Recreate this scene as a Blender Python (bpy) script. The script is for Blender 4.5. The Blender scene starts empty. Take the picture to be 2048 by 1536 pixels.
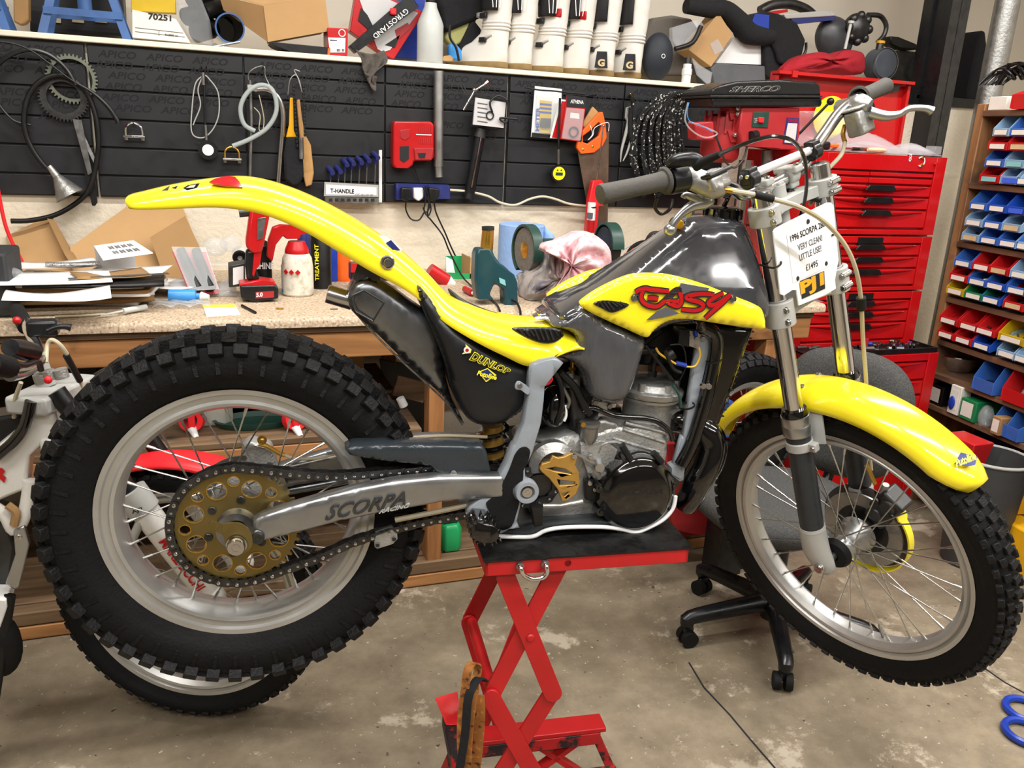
import bpy, math, random
from math import sin, cos, pi, radians, sqrt, hypot, atan2
from mathutils import Vector as V, Matrix
from mathutils.geometry import tessellate_polygon
random.seed(7)
SC = bpy.context.scene
COL = SC.collection
# ---------------------------------------------------------------- camera
F_PX, YAW, PITCH, ROLL = 1643.19, 0.35084, 0.28942, 0.04793
AXLE_Z = 0.7675                                   # rear axle height of the bike on the lift
CAM = V((-0.01611, -1.47257, 0.67796 + AXLE_Z))
_w = V((sin(YAW)*cos(PITCH), cos(YAW)*cos(PITCH), -sin(PITCH)))
_r0 = V((cos(YAW), -sin(YAW), 0)); _u0 = _r0.cross(_w)
_r = _r0*cos(ROLL) + _u0*sin(ROLL); _u = _u0*cos(ROLL) - _r0*sin(ROLL)
cd = bpy.data.cameras.new('camera'); cam = bpy.data.objects.new('camera', cd); COL.objects.link(cam)
cd.sensor_width = 36; cd.lens = F_PX*36/2048; cd.clip_start = 0.02; cd.clip_end = 60
cam.matrix_world = Matrix(((_r.x, _u.x, -_w.x, CAM.x), (_r.y, _u.y, -_w.y, CAM.y), (_r.z, _u.z, -_w.z, CAM.z), (0, 0, 0, 1)))
SC.camera = cam
SC.view_settings.view_transform = 'Standard'
try: SC.view_settings.look = 'None'
except Exception: pass
SC.view_settings.gamma = 1.0
SC.view_settings.use_curve_mapping = False
SC.view_settings.exposure = 0.22
# ---------------------------------------------------------------- world and lamps
wd = bpy.data.worlds.new('world'); SC.world = wd; wd.use_nodes = True
wd.node_tree.nodes['Background'].inputs[0].default_value = (1.0, 0.98, 0.96, 1)
wd.node_tree.nodes['Background'].inputs[1].default_value = 0.12
def area(name, loc, sx, sy, power, col=(1, .975, .945), rot=(0, 0, 0)):
    l = bpy.data.lights.new(name, 'AREA'); l.shape = 'RECTANGLE'; l.size = sx; l.size_y = sy
    l.energy = power; l.color = col
    o = bpy.data.objects.new(name, l); COL.objects.link(o); o.location = loc; o.rotation_euler = rot
    return o
# ceiling strip lights running along the bench
area('strip_light', (0.2, 0.35, 3.02), 1.8, .1, 52)
area('strip_light', (2.4, 0.35, 3.02), 1.5, .1, 40)
area('strip_light', (-1.2, -1.3, 3.02), 1.8, .1, 46)
area('strip_light', (1.2, -1.3, 3.02), 1.8, .1, 52)
area('strip_light', (3.2, -1.3, 3.02), 1.5, .1, 30)
area('strip_light', (-.2, -2.9, 3.02), 2.4, .1, 50)
area('strip_light', (2.2, -2.9, 3.02), 1.8, .1, 40)

# ---------------------------------------------------------------- pixels of the 2048 x 1536 photograph -> points on real planes
def ray(x, y): return _w + _r*((x-1024)/F_PX) - _u*((y-768)/F_PX)
def PY(x, y, Y): d = ray(x, y); return CAM + d*((Y-CAM.y)/d.y)
def PX(x, y, X): d = ray(x, y); return CAM + d*((X-CAM.x)/d.x)
def PZ(x, y, Z): d = ray(x, y); return CAM + d*((Z-CAM.z)/d.z)
def to_px(p):
    d = V(p)-CAM; k = F_PX/d.dot(_w); return (1024+d.dot(_r)*k, 768-d.dot(_u)*k)

# ---------------------------------------------------------------- mesh builder
def frame(axis):
    a = V(axis).normalized(); h = V((0, 0, 1)) if abs(a.z) < .9 else V((1, 0, 0))
    x = h.cross(a).normalized(); return x, a.cross(x), a
def spline(pts, n=6, closed=False):
    pts = [V(p) for p in pts]; m = len(pts)
    if m < 3: return pts
    out = []; rng = m if closed else m-1
    for i in range(rng):
        if closed: a, b, c, d = pts[i-1], pts[i], pts[(i+1) % m], pts[(i+2) % m]
        else: a, b, c, d = pts[max(i-1, 0)], pts[i], pts[i+1], pts[min(i+2, m-1)]
        for k in range(n):
            t = k/n; out.append(.5*((2*b)+(c-a)*t+(2*a-5*b+4*c-d)*t*t+(3*b-a-3*c+d)*t**3))
    if not closed: out.append(pts[-1])
    return out
def lerp(a, b, t): return a+(b-a)*t
class G:
    def __init__(s): s.v = []; s.f = []
    def add(s, vs, fs):
        o = len(s.v); s.v += [V(p) for p in vs]; s.f += [[i+o for i in f] for f in fs]; return s
    def xf(s, M):
        s.v = [M @ p for p in s.v]; return s
    def fn(s, g): s.v = [V(g(p)) for p in s.v]; return s
    def box(s, c, d, R=None):
        c = V(c); x, y, z = [k/2 for k in d]
        vs = [V((a*x, b*y, e*z)) for e in (-1, 1) for b in (-1, 1) for a in (-1, 1)]
        if R is not None: vs = [R @ p for p in vs]
        return s.add([c+p for p in vs], [(0, 2, 3, 1), (4, 5, 7, 6), (0, 1, 5, 4), (1, 3, 7, 5), (3, 2, 6, 7), (2, 0, 4, 6)])
    def bb(s, a, b):
        a = V(a); b = V(b); return s.box((a+b)/2, [abs(k) for k in (b-a)])
    def bar(s, p, q, w, h, up=(0, 0, 1), r=0):          # rectangular bar from p to q, w across, h along up
        p = V(p); q = V(q); a = (q-p).normalized(); x = a.cross(V(up)).normalized(); z = x.cross(a)
        vs = []
        for e in (p, q): vs += [e+x*(i*w/2)+z*(j*h/2) for i, j in ((-1, -1), (1, -1), (1, 1), (-1, 1))]
        return s.add(vs, [(0, 1, 2, 3), (7, 6, 5, 4), (0, 4, 5, 1), (1, 5, 6, 2), (2, 6, 7, 3), (3, 7, 4, 0)])
    def cyl(s, p, q, r, r2=None, n=14, caps=True):
        p = V(p); q = V(q); r2 = r if r2 is None else r2; x, y, a = frame(q-p); vs = []
        for e, rr in ((p, r), (q, r2)): vs += [e+x*(rr*cos(2*pi*i/n))+y*(rr*sin(2*pi*i/n)) for i in range(n)]
        fs = [(i, (i+1) % n, n+(i+1) % n, n+i) for i in range(n)]
        if caps: fs += [list(range(n))[::-1], list(range(n, 2*n))]
        return s.add(vs, fs)
    def lathe(s, prof, o=(0, 0, 0), axis=(0, 0, 1), n=24, close=False, a0=0, a1=2*pi):   # prof: (radius, height)
        o = V(o); x, y, a = frame(axis); vs = []; full = abs(a1-a0-2*pi) < 1e-6; m = n if full else n+1; L = len(prof)
        for i in range(m):
            t = a0+(a1-a0)*i/n; d = x*cos(t)+y*sin(t); vs += [o+d*r+a*h for r, h in prof]
        fs = []
        for i in range(n):
            j = (i+1) % m
            for k in range(L if close else L-1):
                k2 = (k+1) % L; fs.append((i*L+k, j*L+k, j*L+k2, i*L+k2))
        return s.add(vs, fs)
    def tube(s, pts, r, n=8, sm=0, closed=False, caps=True, flat=None):
        rs = r if isinstance(r, (list, tuple)) else None
        P = [V(p) for p in pts]
        if sm: 
            m0 = len(P); P = spline(P, sm, closed)
            if rs: rs = [lerp(rs[min(int(i/sm), m0-1)], rs[min(int(i/sm)+1, m0-1)], (i/sm) % 1) for i in range(len(P))]
        m = len(P); vs = []; x = None
        for i, p in enumerate(P):
            if closed: t = P[(i+1) % m]-P[i-1]
            else: t = P[min(i+1, m-1)]-P[max(i-1, 0)]
            t = t.normalized() if t.length > 1e-9 else V((0, 0, 1))
            if x is None: x, y, _ = frame(t)
            else: x = (x-t*x.dot(t)).normalized(); y = t.cross(x)
            rr = rs[i] if rs else r
            vs += [p+x*(rr*cos(2*pi*k/n))+y*(rr*sin(2*pi*k/n)) for k in range(n)]
        fs = [(i*n+k, i*n+(k+1) % n, ((i+1) % m)*n+(k+1) % n, ((i+1) % m)*n+k) for i in range(m if closed else m-1) for k in range(n)]
        if caps and not closed: fs += [list(range(n))[::-1], [(m-1)*n+k for k in range(n)]]
        return s.add(vs, fs)
    def prism(s, ring, ext, holes=()):                  # planar ring of points extruded by ext (with holes)
        ext = V(ext); loops = [[V(p) for p in ring]]+[[V(p) for p in h] for h in holes]
        tri = tessellate_polygon(loops); flat = [p for l in loops for p in l]; n = len(flat)
        fs = []
        a = flat[tri[0][0]]; b = flat[tri[0][1]]; c = flat[tri[0][2]]
        for t in tri:
            a, b, c = flat[t[0]], flat[t[1]], flat[t[2]]
            if (b-a).cross(c-a).dot(ext) > 0: t = (t[0], t[2], t[1])
            fs.append(t); fs.append((t[0]+n, t[2]+n, t[1]+n))
        o = 0
        for l in loops:
            m = len(l); ar = V((0, 0, 0))
            for i in range(m): ar += l[i].cross(l[(i+1) % m])
            sgn = (ar.dot(ext) > 0) == (o == 0)
            for i in range(m):
                j = (i+1) % m; q = (o+i, o+j, o+j+n, o+i+n); fs.append(q if sgn else q[::-1])
            o += m
        return s.add(flat+[p+ext for p in flat], fs)
    def loft(s, rings, closed=True, caps=True, loop=False):
        n = len(rings[0]); m = len(rings); vs = [p for r in rings for p in r]; k = n if closed else n-1
        fs = [(i*n+j, i*n+(j+1) % n, ((i+1) % m)*n+(j+1) % n, ((i+1) % m)*n+j) for i in range(m if loop else m-1) for j in range(k)]
        if caps and closed and not loop: fs += [list(range(n))[::-1], [(m-1)*n+j for j in range(n)]]
        return s.add(vs, fs)
    def ball(s, c, r, n=12, m=8, sc=(1, 1, 1), R=None):
        c = V(c); vs = []; 
        for i in range(m+1):
            t = pi*i/m
            for j in range(n):
                p = V((r*sc[0]*sin(t)*cos(2*pi*j/n), r*sc[1]*sin(t)*sin(2*pi*j/n), r*sc[2]*cos(t)))
                vs.append(c+(R @ p if R is not None else p))
        fs = [(i*n+j, (i+1)*n+j, (i+1)*n+(j+1) % n, i*n+(j+1) % n) for i in range(m) for j in range(n)]
        return s.add(vs, fs)
    def grid(s, fn, nu, nv, thick=None):                 # fn(u, v) -> point
        vs = [V(fn(i/nu, j/nv)) for i in range(nu+1) for j in range(nv+1)]
        fs = [(i*(nv+1)+j, (i+1)*(nv+1)+j, (i+1)*(nv+1)+j+1, i*(nv+1)+j+1) for i in range(nu) for j in range(nv)]
        return s.add(vs, fs)
WM = {}
def tag(o, label=None, cat=None, group=None, kind=None):
    if label: o['label'] = label
    if cat: o['category'] = cat
    if group: o['group'] = group
    if kind: o['kind'] = kind
    return o
def thing(name, label, cat, loc=(0, 0, 0), group=None):
    o = bpy.data.objects.new(name, None); o.empty_display_size = .05; COL.objects.link(o); o.location = V(loc); WM[o.name] = V(loc)
    return tag(o, label, cat, group)
def build(g, name, m, parent=None, label=None, cat=None, group=None, kind=None, bev=0, sub=0, solid=0, ang=38, flat=False, origin=None, seg=2):
    me = bpy.data.meshes.new(name)
    if parent is not None: o0 = WM[parent.name]
    elif origin is not None: o0 = V(origin)
    else:
        n = max(len(g.v), 1); o0 = V((sum(p.x for p in g.v)/n, sum(p.y for p in g.v)/n, min(p.z for p in g.v)))
    me.from_pydata([tuple(p-o0) for p in g.v], [], [tuple(f) for f in g.f]); me.update()
    if m is not None:
        for k in (m if isinstance(m, (list, tuple)) else [m]): me.materials.append(k)
    if not flat:
        me.polygons.foreach_set('use_smooth', [True]*len(me.polygons))
        if not sub: me.set_sharp_from_angle(angle=radians(ang))
    o = bpy.data.objects.new(name, me); COL.objects.link(o)
    if parent is not None: o.parent = parent
    else: o.location = o0
    WM[o.name] = V(o0)
    if solid: q = o.modifiers.new('s', 'SOLIDIFY'); q.thickness = solid; q.offset = 0
    if bev: q = o.modifiers.new('b', 'BEVEL'); q.width = bev; q.segments = seg; q.limit_method = 'ANGLE'; q.angle_limit = radians(40); q.harden_normals = False
    if sub: q = o.modifiers.new('u', 'SUBSURF'); q.levels = sub; q.render_levels = sub
    return tag(o, label, cat, group, kind)
def inst(o, loc, rot=None, parent=None, name=None):      # a copy of one object sharing its mesh
    c = o.copy(); COL.objects.link(c); c.parent = parent if parent else o.parent
    c.location = loc
    if rot is not None: c.rotation_euler = rot
    WM[c.name] = WM.get(parent.name if parent else o.name, V((0, 0, 0))); return c
def dup(root, loc, rot=None, label=None, group=None, scale=None):
    r = root.copy(); COL.objects.link(r); r.location = V(loc); WM[r.name] = V(loc)
    if rot is not None: r.rotation_euler = rot
    if scale is not None: r.scale = scale
    if label: r['label'] = label
    if group: r['group'] = group
    for ch in list(root.children):
        c = ch.copy(); COL.objects.link(c); c.parent = r
        for gc in list(ch.children):
            d = gc.copy(); COL.objects.link(d); d.parent = c
    return r
_tc = {}
def text_mesh(txt, shear=0, offset=0, spacing=1.0, ext=0):
    k = (txt, shear, offset, spacing, ext)
    if k in _tc: return _tc[k]
    cu = bpy.data.curves.new('t', 'FONT'); cu.body = txt; cu.size = 1; cu.shear = shear; cu.offset = offset; cu.space_character = spacing
    cu.extrude = ext; cu.resolution_u = 3; cu.align_x = 'LEFT'
    ob = bpy.data.objects.new('t', cu); COL.objects.link(ob)
    dg = bpy.context.evaluated_depsgraph_get(); me = ob.evaluated_get(dg).to_mesh()
    vs = [v.co.copy() for v in me.vertices]; fs = [tuple(p.vertices) for p in me.polygons]
    ob.evaluated_get(dg).to_mesh_clear(); bpy.data.objects.remove(ob); bpy.data.curves.remove(cu)
    x0 = min(v.x for v in vs); x1 = max(v.x for v in vs); y0 = min(v.y for v in vs); y1 = max(v.y for v in vs)
    bx = (x0, x1, y0, y1)
    if offset: bx = text_mesh(txt, shear, 0, spacing, 0)[2]
    x0, x1, y0, y1 = bx
    vs = [V(((v.x-x0)/(x1-x0), (v.y-y0)/(y1-y0), v.z)) for v in vs]
    _tc[k] = (vs, fs, bx); return _tc[k]
def text_quad(g, txt, a, b, c, d, lift=(0, 0, 0), **kw):   # text fitted in the quad a (bottom left) b (bottom right) c (top right) d (top left)
    vs, fs, _ = text_mesh(txt, **kw); a, b, c, d = V(a), V(b), V(c), V(d); L = V(lift); n = L.normalized() if L.length else L
    g.add([lerp(lerp(a, b, p.x), lerp(d, c, p.x), p.y)+L+n*p.z for p in vs], fs); return g

# ---------------------------------------------------------------- materials
def lin(c):
    if isinstance(c, str): c = [int(c[i:i+2], 16)/255 for i in (0, 2, 4)]
    return tuple(k/12.92 if k <= .04045 else ((k+.055)/1.055)**2.4 for k in c)+(1,)
def mat(name, col, rough=.5, metal=0, var=.12, sc=14, bump=0, bsc=60, coat=0, spec=.5, alpha=1, trans=0, emit=0, col2=None, thr=.5, wid=.1, rvar=.1, sheen=0, aniso=None, ior=1.45):
    m = bpy.data.materials.new(name); m.use_nodes = True; nt = m.node_tree; N = nt.nodes; L = nt.links
    b = N['Principled BSDF']; c = lin(col)
    b.inputs['Roughness'].default_value = rough; b.inputs['Metallic'].default_value = metal; b.inputs['IOR'].default_value = ior
    b.inputs['Specular IOR Level'].default_value = spec; b.inputs['Coat Weight'].default_value = coat; b.inputs['Coat Roughness'].default_value = .05
    b.inputs['Alpha'].default_value = alpha; b.inputs['Transmission Weight'].default_value = trans
    if sheen: b.inputs['Sheen Weight'].default_value = sheen
    if emit: b.inputs['Emission Color'].default_value = c; b.inputs['Emission Strength'].default_value = emit
    b.inputs['Base Color'].default_value = c
    tc = N.new('ShaderNodeTexCoord'); out = tc.outputs['Object']
    if aniso:
        mp = N.new('ShaderNodeMapping'); mp.inputs['Scale'].default_value = aniso; L.new(out, mp.inputs[0]); out = mp.outputs[0]
    if var or col2:
        nz = N.new('ShaderNodeTexNoise'); nz.inputs['Scale'].default_value = sc; nz.inputs['Detail'].default_value = 5; nz.inputs['Roughness'].default_value = .62
        L.new(out, nz.inputs['Vector']); cr = N.new('ShaderNodeValToRGB'); L.new(nz.outputs[0], cr.inputs[0]); e = cr.color_ramp.elements
        if col2: e[0].position = thr-wid; e[1].position = thr+wid; e[0].color = c; e[1].color = lin(col2)
        else:
            e[0].position = .3; e[1].position = .7; e[0].color = tuple(k*(1-var) for k in c[:3])+(1,); e[1].color = tuple(min(1, k*(1+var)) for k in c[:3])+(1,)
        L.new(cr.outputs[0], b.inputs['Base Color'])
        if rvar:
            mr = N.new('ShaderNodeMapRange'); L.new(nz.outputs[0], mr.inputs[0]); mr.inputs[1].default_value = .3; mr.inputs[2].default_value = .7
            mr.inputs[3].default_value = max(.02, rough-rvar); mr.inputs[4].default_value = min(1, rough+rvar); L.new(mr.outputs[0], b.inputs['Roughness'])
    if bump:
        n2 = N.new('ShaderNodeTexNoise'); n2.inputs['Scale'].default_value = bsc; n2.inputs['Detail'].default_value = 4; L.new(out, n2.inputs['Vector'])
        bp = N.new('ShaderNodeBump'); bp.inputs['Strength'].default_value = bump; bp.inputs['Distance'].default_value = .01; L.new(n2.outputs[0], bp.inputs['Height']); L.new(bp.outputs[0], b.inputs['Normal'])
    return m
def wood(name, c1, c2, scale=(3, 30, 30), rough=.65, dark='3a2a1c', knots=True):
    m = bpy.data.materials.new(name); m.use_nodes = True; nt = m.node_tree; N = nt.nodes; L = nt.links; b = N['Principled BSDF']; b.inputs['Roughness'].default_value = rough
    tc = N.new('ShaderNodeTexCoord'); mp = N.new('ShaderNodeMapping'); mp.inputs['Scale'].default_value = scale; L.new(tc.outputs['Object'], mp.inputs[0])
    nz = N.new('ShaderNodeTexNoise'); nz.inputs['Scale'].default_value = 1.5; nz.inputs['Detail'].default_value = 8; nz.inputs['Distortion'].default_value = .6; L.new(mp.outputs[0], nz.inputs['Vector'])
    cr = N.new('ShaderNodeValToRGB'); L.new(nz.outputs[0], cr.inputs[0]); e = cr.color_ramp.elements
    e[0].position = .32; e[0].color = lin(c2); e[1].position = .68; e[1].color = lin(c1)
    n2 = N.new('ShaderNodeTexNoise'); n2.inputs['Scale'].default_value = 7; n2.inputs['Detail'].default_value = 6; L.new(tc.outputs['Object'], n2.inputs['Vector'])
    c2r = N.new('ShaderNodeValToRGB'); L.new(n2.outputs[0], c2r.inputs[0]); f = c2r.color_ramp.elements; f[0].position = .28; f[0].color = (1, 1, 1, 1); f[1].position = .42; f[1].color = (0, 0, 0, 1)
    mx = N.new('ShaderNodeMixRGB'); L.new(c2r.outputs[0], mx.inputs[0]); L.new(cr.outputs[0], mx.inputs[1]); mx.inputs[2].default_value = lin(dark)
    L.new(mx.outputs[0], b.inputs['Base Color'])
    bp = N.new('ShaderNodeBump'); bp.inputs['Strength'].default_value = .25; bp.inputs['Distance'].default_value = .004; L.new(nz.outputs[0], bp.inputs['Height']); L.new(bp.outputs[0], b.inputs['Normal'])
    return m
# ---------------------------------------------------------------- materials used all over
M = {}
def mm(k, *a, **kw): M[k] = mat(k, *a, **kw); return M[k]
mm('white_paint', 'e9e0cd', .75, var=.05, sc=3, bump=.25, bsc=40)
mm('cream_wall', 'ddd2bd', .85, var=.09, sc=5, bump=.35, bsc=70)
mm('upper_wall', 'cfc6b6', .85, var=.05, sc=2)
mm('black_slat', '1b1c1f', .5, var=.15, sc=8, rvar=.15)
mm('print_grey', '101114', .8, var=0)
mm('black', '0c0c0d', .45, var=.2, sc=20)
mm('gloss_black', '060607', .12, var=0, coat=.8)
mm('satin_black', '141517', .32, var=.1, sc=30)
mm('rubber', '0e0e0f', .72, spec=.35, var=.25, sc=25, bump=.1, bsc=200)
mm('tyre', '0a0a0b', .7, spec=.3, var=.35, sc=18, bump=.15, bsc=160)
mm('tread', '0f0f10', .6, spec=.35, var=.5, sc=60, bump=.3, bsc=200)
mm('grip', '4a4843', .8, var=.1, sc=60, bump=.15, bsc=300)
mm('yellow', 'fce824', .22, var=.02, sc=4, coat=.7, rvar=.04)
mm('yellow_bright', 'fff23a', .3, var=0)
mm('red', 'b51418', .35, var=.06, sc=6)
mm('chest_red', 'b90f13', .3, var=.05, sc=4, coat=.2)
mm('jack_red', 'b31a1d', .38, var=.12, sc=9, rvar=.1)
mm('worn_red', 'a81b1e', .5, sc=16, col2='241e20', thr=.5, wid=.03)
mm('machine_red', 'a3272b', .4, var=.1, sc=10)
mm('orange', 'f0641e', .4, var=.05)
mm('wood_handle', 'b48a55', .55, var=.2, sc=30)
mm('alloy', 'b9bbbb', .34, .95, var=.1, sc=12, rvar=.08)
mm('alloy_rough', 'a9a9a6', .42, .9, var=.14, sc=30, bump=.15, bsc=90)
mm('cast', 'aeaeab', .48, .75, var=.14, sc=20, bump=.25, bsc=220)
mm('rim_alloy', 'c4c4c1', .4, .75, var=.1, sc=7, rvar=.07)
mm('chrome', 'd6d6d8', .12, 1, var=0)
mm('polished', 'c9c9c9', .2, 1, var=.06, sc=10, rvar=.06)
mm('spoke', 'bdbdba', .25, 1, var=0)
mm('steel', '8d8d8b', .35, .9, var=.15, sc=30)
mm('dark_steel', '4c4c4c', .42, .9, var=.25, sc=25)
mm('raw_steel', '83868a', .3, .95, var=.35, sc=6, rvar=.12)
mm('arm_metal', 'a3a5a6', .34, .9, var=.22, sc=7, rvar=.1)
mm('gold', '857547', .36, .85, var=.12, sc=12)
mm('gold_paint', 'b98f45', .4, .5, var=.1, sc=30)
mm('brass', 'c89d45', .3, .9, var=.1)
mm('grey_paint', '8e959c', .25, var=.06, sc=12, coat=.4)
mm('light_grey', 'a9a9a4', .4, var=.06)
mm('fork_grey', '34383c', .35, .3, var=.08, sc=30)
mm('tank', '35363a', .12, var=.06, sc=30, coat=.9)
mm('airbox', '17191c', .38, var=.2, sc=6, rvar=.1, coat=.15)
mm('guard', '2c3338', .28, var=.08, sc=20, coat=.2)
mm('hammered', '47484b', .16, var=.1, sc=20, bump=.75, bsc=22, coat=1, aniso=(2, 2, .6))
mm('plastic_white', 'e8e8e6', .35, var=.03)
mm('paper', 'ecebe9', .7, var=.03, sc=3)
mm('paper_grey', 'c5c4c4', .7, var=.08, sc=5)
mm('ink', '1d1d20', .7, var=0)
mm('ink_grey', '55555c', .7, var=0)
mm('card', 'b59062', .85, var=.08, sc=6)
mm('card_dark', '99774d', .85, var=.1, sc=6)
mm('blue_paint', '3c5f96', .5, var=.25, sc=9)
mm('blue_bin', '3b6cc0', .35, var=.06)
mm('blue_bin_deep', '1f4fb5', .35, var=.06)
mm('pale_blue_bin', '8fb0cf', .35, var=.06)
mm('red_bin', 'c51f22', .35, var=.06)
mm('yellow_bin', 'c9a81c', .35, var=.06)
mm('amber_bin', 'e0a418', .35, var=.06)
mm('green_bin', '1e7f4c', .35, var=.06)
mm('label_white', 'e6e2d8', .6, var=.05)
mm('label_cyan', '7fc0c0', .6, var=.05)
mm('label_blue', '3b62d8', .6, var=.05)
mm('label_tan', 'cbb48a', .6, var=.1)
mm('green', '1f9a5a', .35, var=.06)
mm('teal', '16414a', .35, var=.06, coat=.2)
mm('dark_green', '1f3f36', .4, var=.1)
mm('navy', '252d6b', .4, var=.08)
mm('blue_plastic', '1d3a9c', .35, var=.06)
mm('sky_blue', '3f8fd6', .35, var=.06)
mm('blue_paper', '8fb2e6', .8, var=.05, sc=10, bump=.2)
mm('pink_cloth', 'dd98a2', .9, sc=22, col2='ecd0d0', thr=.5, wid=.12, sheen=.2)
mm('grey_cloth', 'a59d96', .95, sc=16, col2='6c6a78', thr=.55, wid=.08, bump=.3)
mm('brown_cloth', '56504a', .95, var=.25, sc=30, bump=.5)
mm('red_cloth', 'a81f2b', .9, var=.12, sc=12, bump=.2)
mm('black_cloth', '17171a', .92, var=.2, sc=40, bump=.3)
mm('seat_cloth', '3a3a3b', .95, sc=260, col2='55554f', thr=.55, wid=.12, bump=.4, bsc=300)
mm('hose_beige', 'b3a88c', .35, var=.06)
mm('boot_white', 'e4e0d8', .38, sc=7, col2='c9bda6', thr=.6, wid=.12)
mm('boot_sole', '8a7147', .7, var=.2, sc=30)
mm('boot_black', '17171a', .4, var=.1)
mm('clear', 'dfe4e6', .08, var=0, alpha=.22, spec=.8)
mm('clear_bag', 'd8dce0', .12, var=0, alpha=.24, spec=1)
mm('milky', 'cfd3cf', .35, var=.05, alpha=.8)
mm('tube_clear', 'b9c2c0', .25, var=0, alpha=.6)
mm('foil', 'c7c7c7', .3, .8, var=.2, sc=60, bump=.8, bsc=90)
mm('grease', '151312', .35, var=.3, sc=30)
mm('glass_red', 'b0101c', .1, coat=1, var=0)
mm('mat_rubber', '0b0b0b', .45, sc=26, col2='232221', thr=.6, wid=.15, bump=.5, bsc=30)
mm('wire_yellow', 'e8b93c', .4, var=0)
mm('bright_red', 'e3222a', .4, var=.04)
mm('white_frame', 'd8d6cf', .3, var=.04, coat=.3)
mm('disc_steel', '9a9a98', .28, .95, var=.1)
M['wood'] = wood('wood', 'b98450', '96653a', (2, 26, 26))
M['wood_post'] = wood('wood_post', 'a87444', '84562f', (26, 26, 2))
M['wood_old'] = wood('wood_old', '7d6347', '58432f', (2, 24, 24), dark='2a2019')
M['shelf_wood'] = wood('shelf_wood', '7b5a40', '5b4130', (20, 2, 20), dark='38291d')
M['shelf_post'] = wood('shelf_post', 'a27449', '7a5335', (20, 20, 2), dark='5b4130')
# speckled chipboard laminate
def speckle(name, base, c2, c3, sc=140, rough=.55):
    m = mat(name, base, rough, var=0); nt = m.node_tree; N = nt.nodes; L = nt.links; b = N['Principled BSDF']
    tc = N.new('ShaderNodeTexCoord'); v = N.new('ShaderNodeTexNoise'); v.inputs['Scale'].default_value = sc; v.inputs['Detail'].default_value = 3; L.new(tc.outputs['Object'], v.inputs['Vector'])
    cr = N.new('ShaderNodeValToRGB'); L.new(v.outputs[0], cr.inputs[0]); e = cr.color_ramp.elements
    e[0].position = .34; e[0].color = lin(c2); e[1].position = .62; e[1].color = lin(c3); k = e.new(.44); k.color = lin(base); k2 = e.new(.56); k2.color = lin(base)
    L.new(cr.outputs[0], b.inputs['Base Color']); return m
M['laminate'] = speckle('laminate', 'b39f86', '85705a', 'cdbca5')
# concrete floor with stains and old paint
def concrete():
    m = bpy.data.materials.new('concrete'); m.use_nodes = True; nt = m.node_tree; N = nt.nodes; L = nt.links; b = N['Principled BSDF']
    tc = N.new('ShaderNodeTexCoord')
    def noise(s, d=6, r=.6, dist=0):
        n = N.new('ShaderNodeTexNoise'); n.inputs['Scale'].default_value = s; n.inputs['Detail'].default_value = d; n.inputs['Roughness'].default_value = r; n.inputs['Distortion'].default_value = dist; L.new(tc.outputs['Object'], n.inputs['Vector']); return n.outputs[0]
    def ramp(i, a, c1, z, c2):
        r = N.new('ShaderNodeValToRGB'); L.new(i, r.inputs[0]); e = r.color_ramp.elements; e[0].position = a; e[0].color = c1; e[1].position = z; e[1].color = c2; return r.outputs[0]
    def mix(f, x, y, mode='MIX'):
        q = N.new('ShaderNodeMixRGB'); q.blend_type = mode
        if isinstance(f, float): q.inputs[0].default_value = f
        else: L.new(f, q.inputs[0])
        for i, s in ((1, x), (2, y)):
            if isinstance(s, tuple): q.inputs[i].default_value = s
            else: L.new(s, q.inputs[i])
        return q.outputs[0]
    W1 = (1, 1, 1, 1); K = (0, 0, 0, 1)
    c = ramp(noise(1.6, 8, .65), .36, lin('706450'), .64, lin('9b8d76'))
    c = mix(ramp(noise(9, 8, .7), .35, K, .7, (.55, .55, .55, 1)), c, lin('4c4234'))
    c = mix(ramp(noise(2.7, 9, .75, .15), .56, K, .61, (.75, .75, .75, 1)), c, lin('b7ac98'))
    c = mix(ramp(noise(3.3, 9, .75, .2), .62, K, .7, (.6, .6, .6, 1)), c, lin('96594a'))
    c = mix(ramp(noise(60, 3, .6), .66, K, .72, (.7, .7, .7, 1)), c, lin('c8c1b2'))
    c = mix(ramp(noise(38, 3, .5), .7, K, .74, (.9, .9, .9, 1)), c, lin('2c2721'))
    L.new(c, b.inputs['Base Color']); 
    rr = ramp(noise(4, 6), .3, (.42,)*3+(1,), .7, (.75,)*3+(1,)); L.new(rr, b.inputs['Roughness'])
    bp = N.new('ShaderNodeBump'); bp.inputs['Strength'].default_value = .25; bp.inputs['Distance'].default_value = .01; L.new(noise(30, 8, .7), bp.inputs['Height']); L.new(bp.outputs[0], b.inputs['Normal'])
    return m
M['concrete'] = concrete()
# ---------------------------------------------------------------- room shell
WY = 1.75            # face of the back wall (block wall up to the ledge)
LZ = 1.703           # top of the ledge
def struct(name, g, m, **kw): return build(g, name, m, kind='structure', origin=(0, 0, 0), **kw)
struct('floor', G().bb((-4, -4.2, -.1), (4.5, 2.3, 0)), M['concrete'])
struct('wall_back', G().bb((-4, WY, 0), (4.4, WY+.1, LZ-.02)).bb((-4, WY+.1, LZ-.2), (4.4, WY+.45, LZ-.02)), M['cream_wall'])
struct('wall_upper', G().bb((-4, WY+.45, LZ-.2), (4.4, WY+.55, 3.1)), M['upper_wall'])
struct('wall_right', G().bb((4.4, -4.2, 0), (4.5, 2.3, 3.1)), M['upper_wall'])
struct('ceiling', G().bb((-4, -4.2, 3.1), (4.5, 2.3, 3.2)), M['upper_wall'])
struct('wall_front', G().bb((-4.1, -4.3, 0), (4.5, -4.2, 3.1)), mat('dim_wall', '5a554e', .85))
struct('wall_left', G().bb((-4.1, -4.2, 0), (-4, 2.3, 3.1)), M['upper_wall'])
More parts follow.
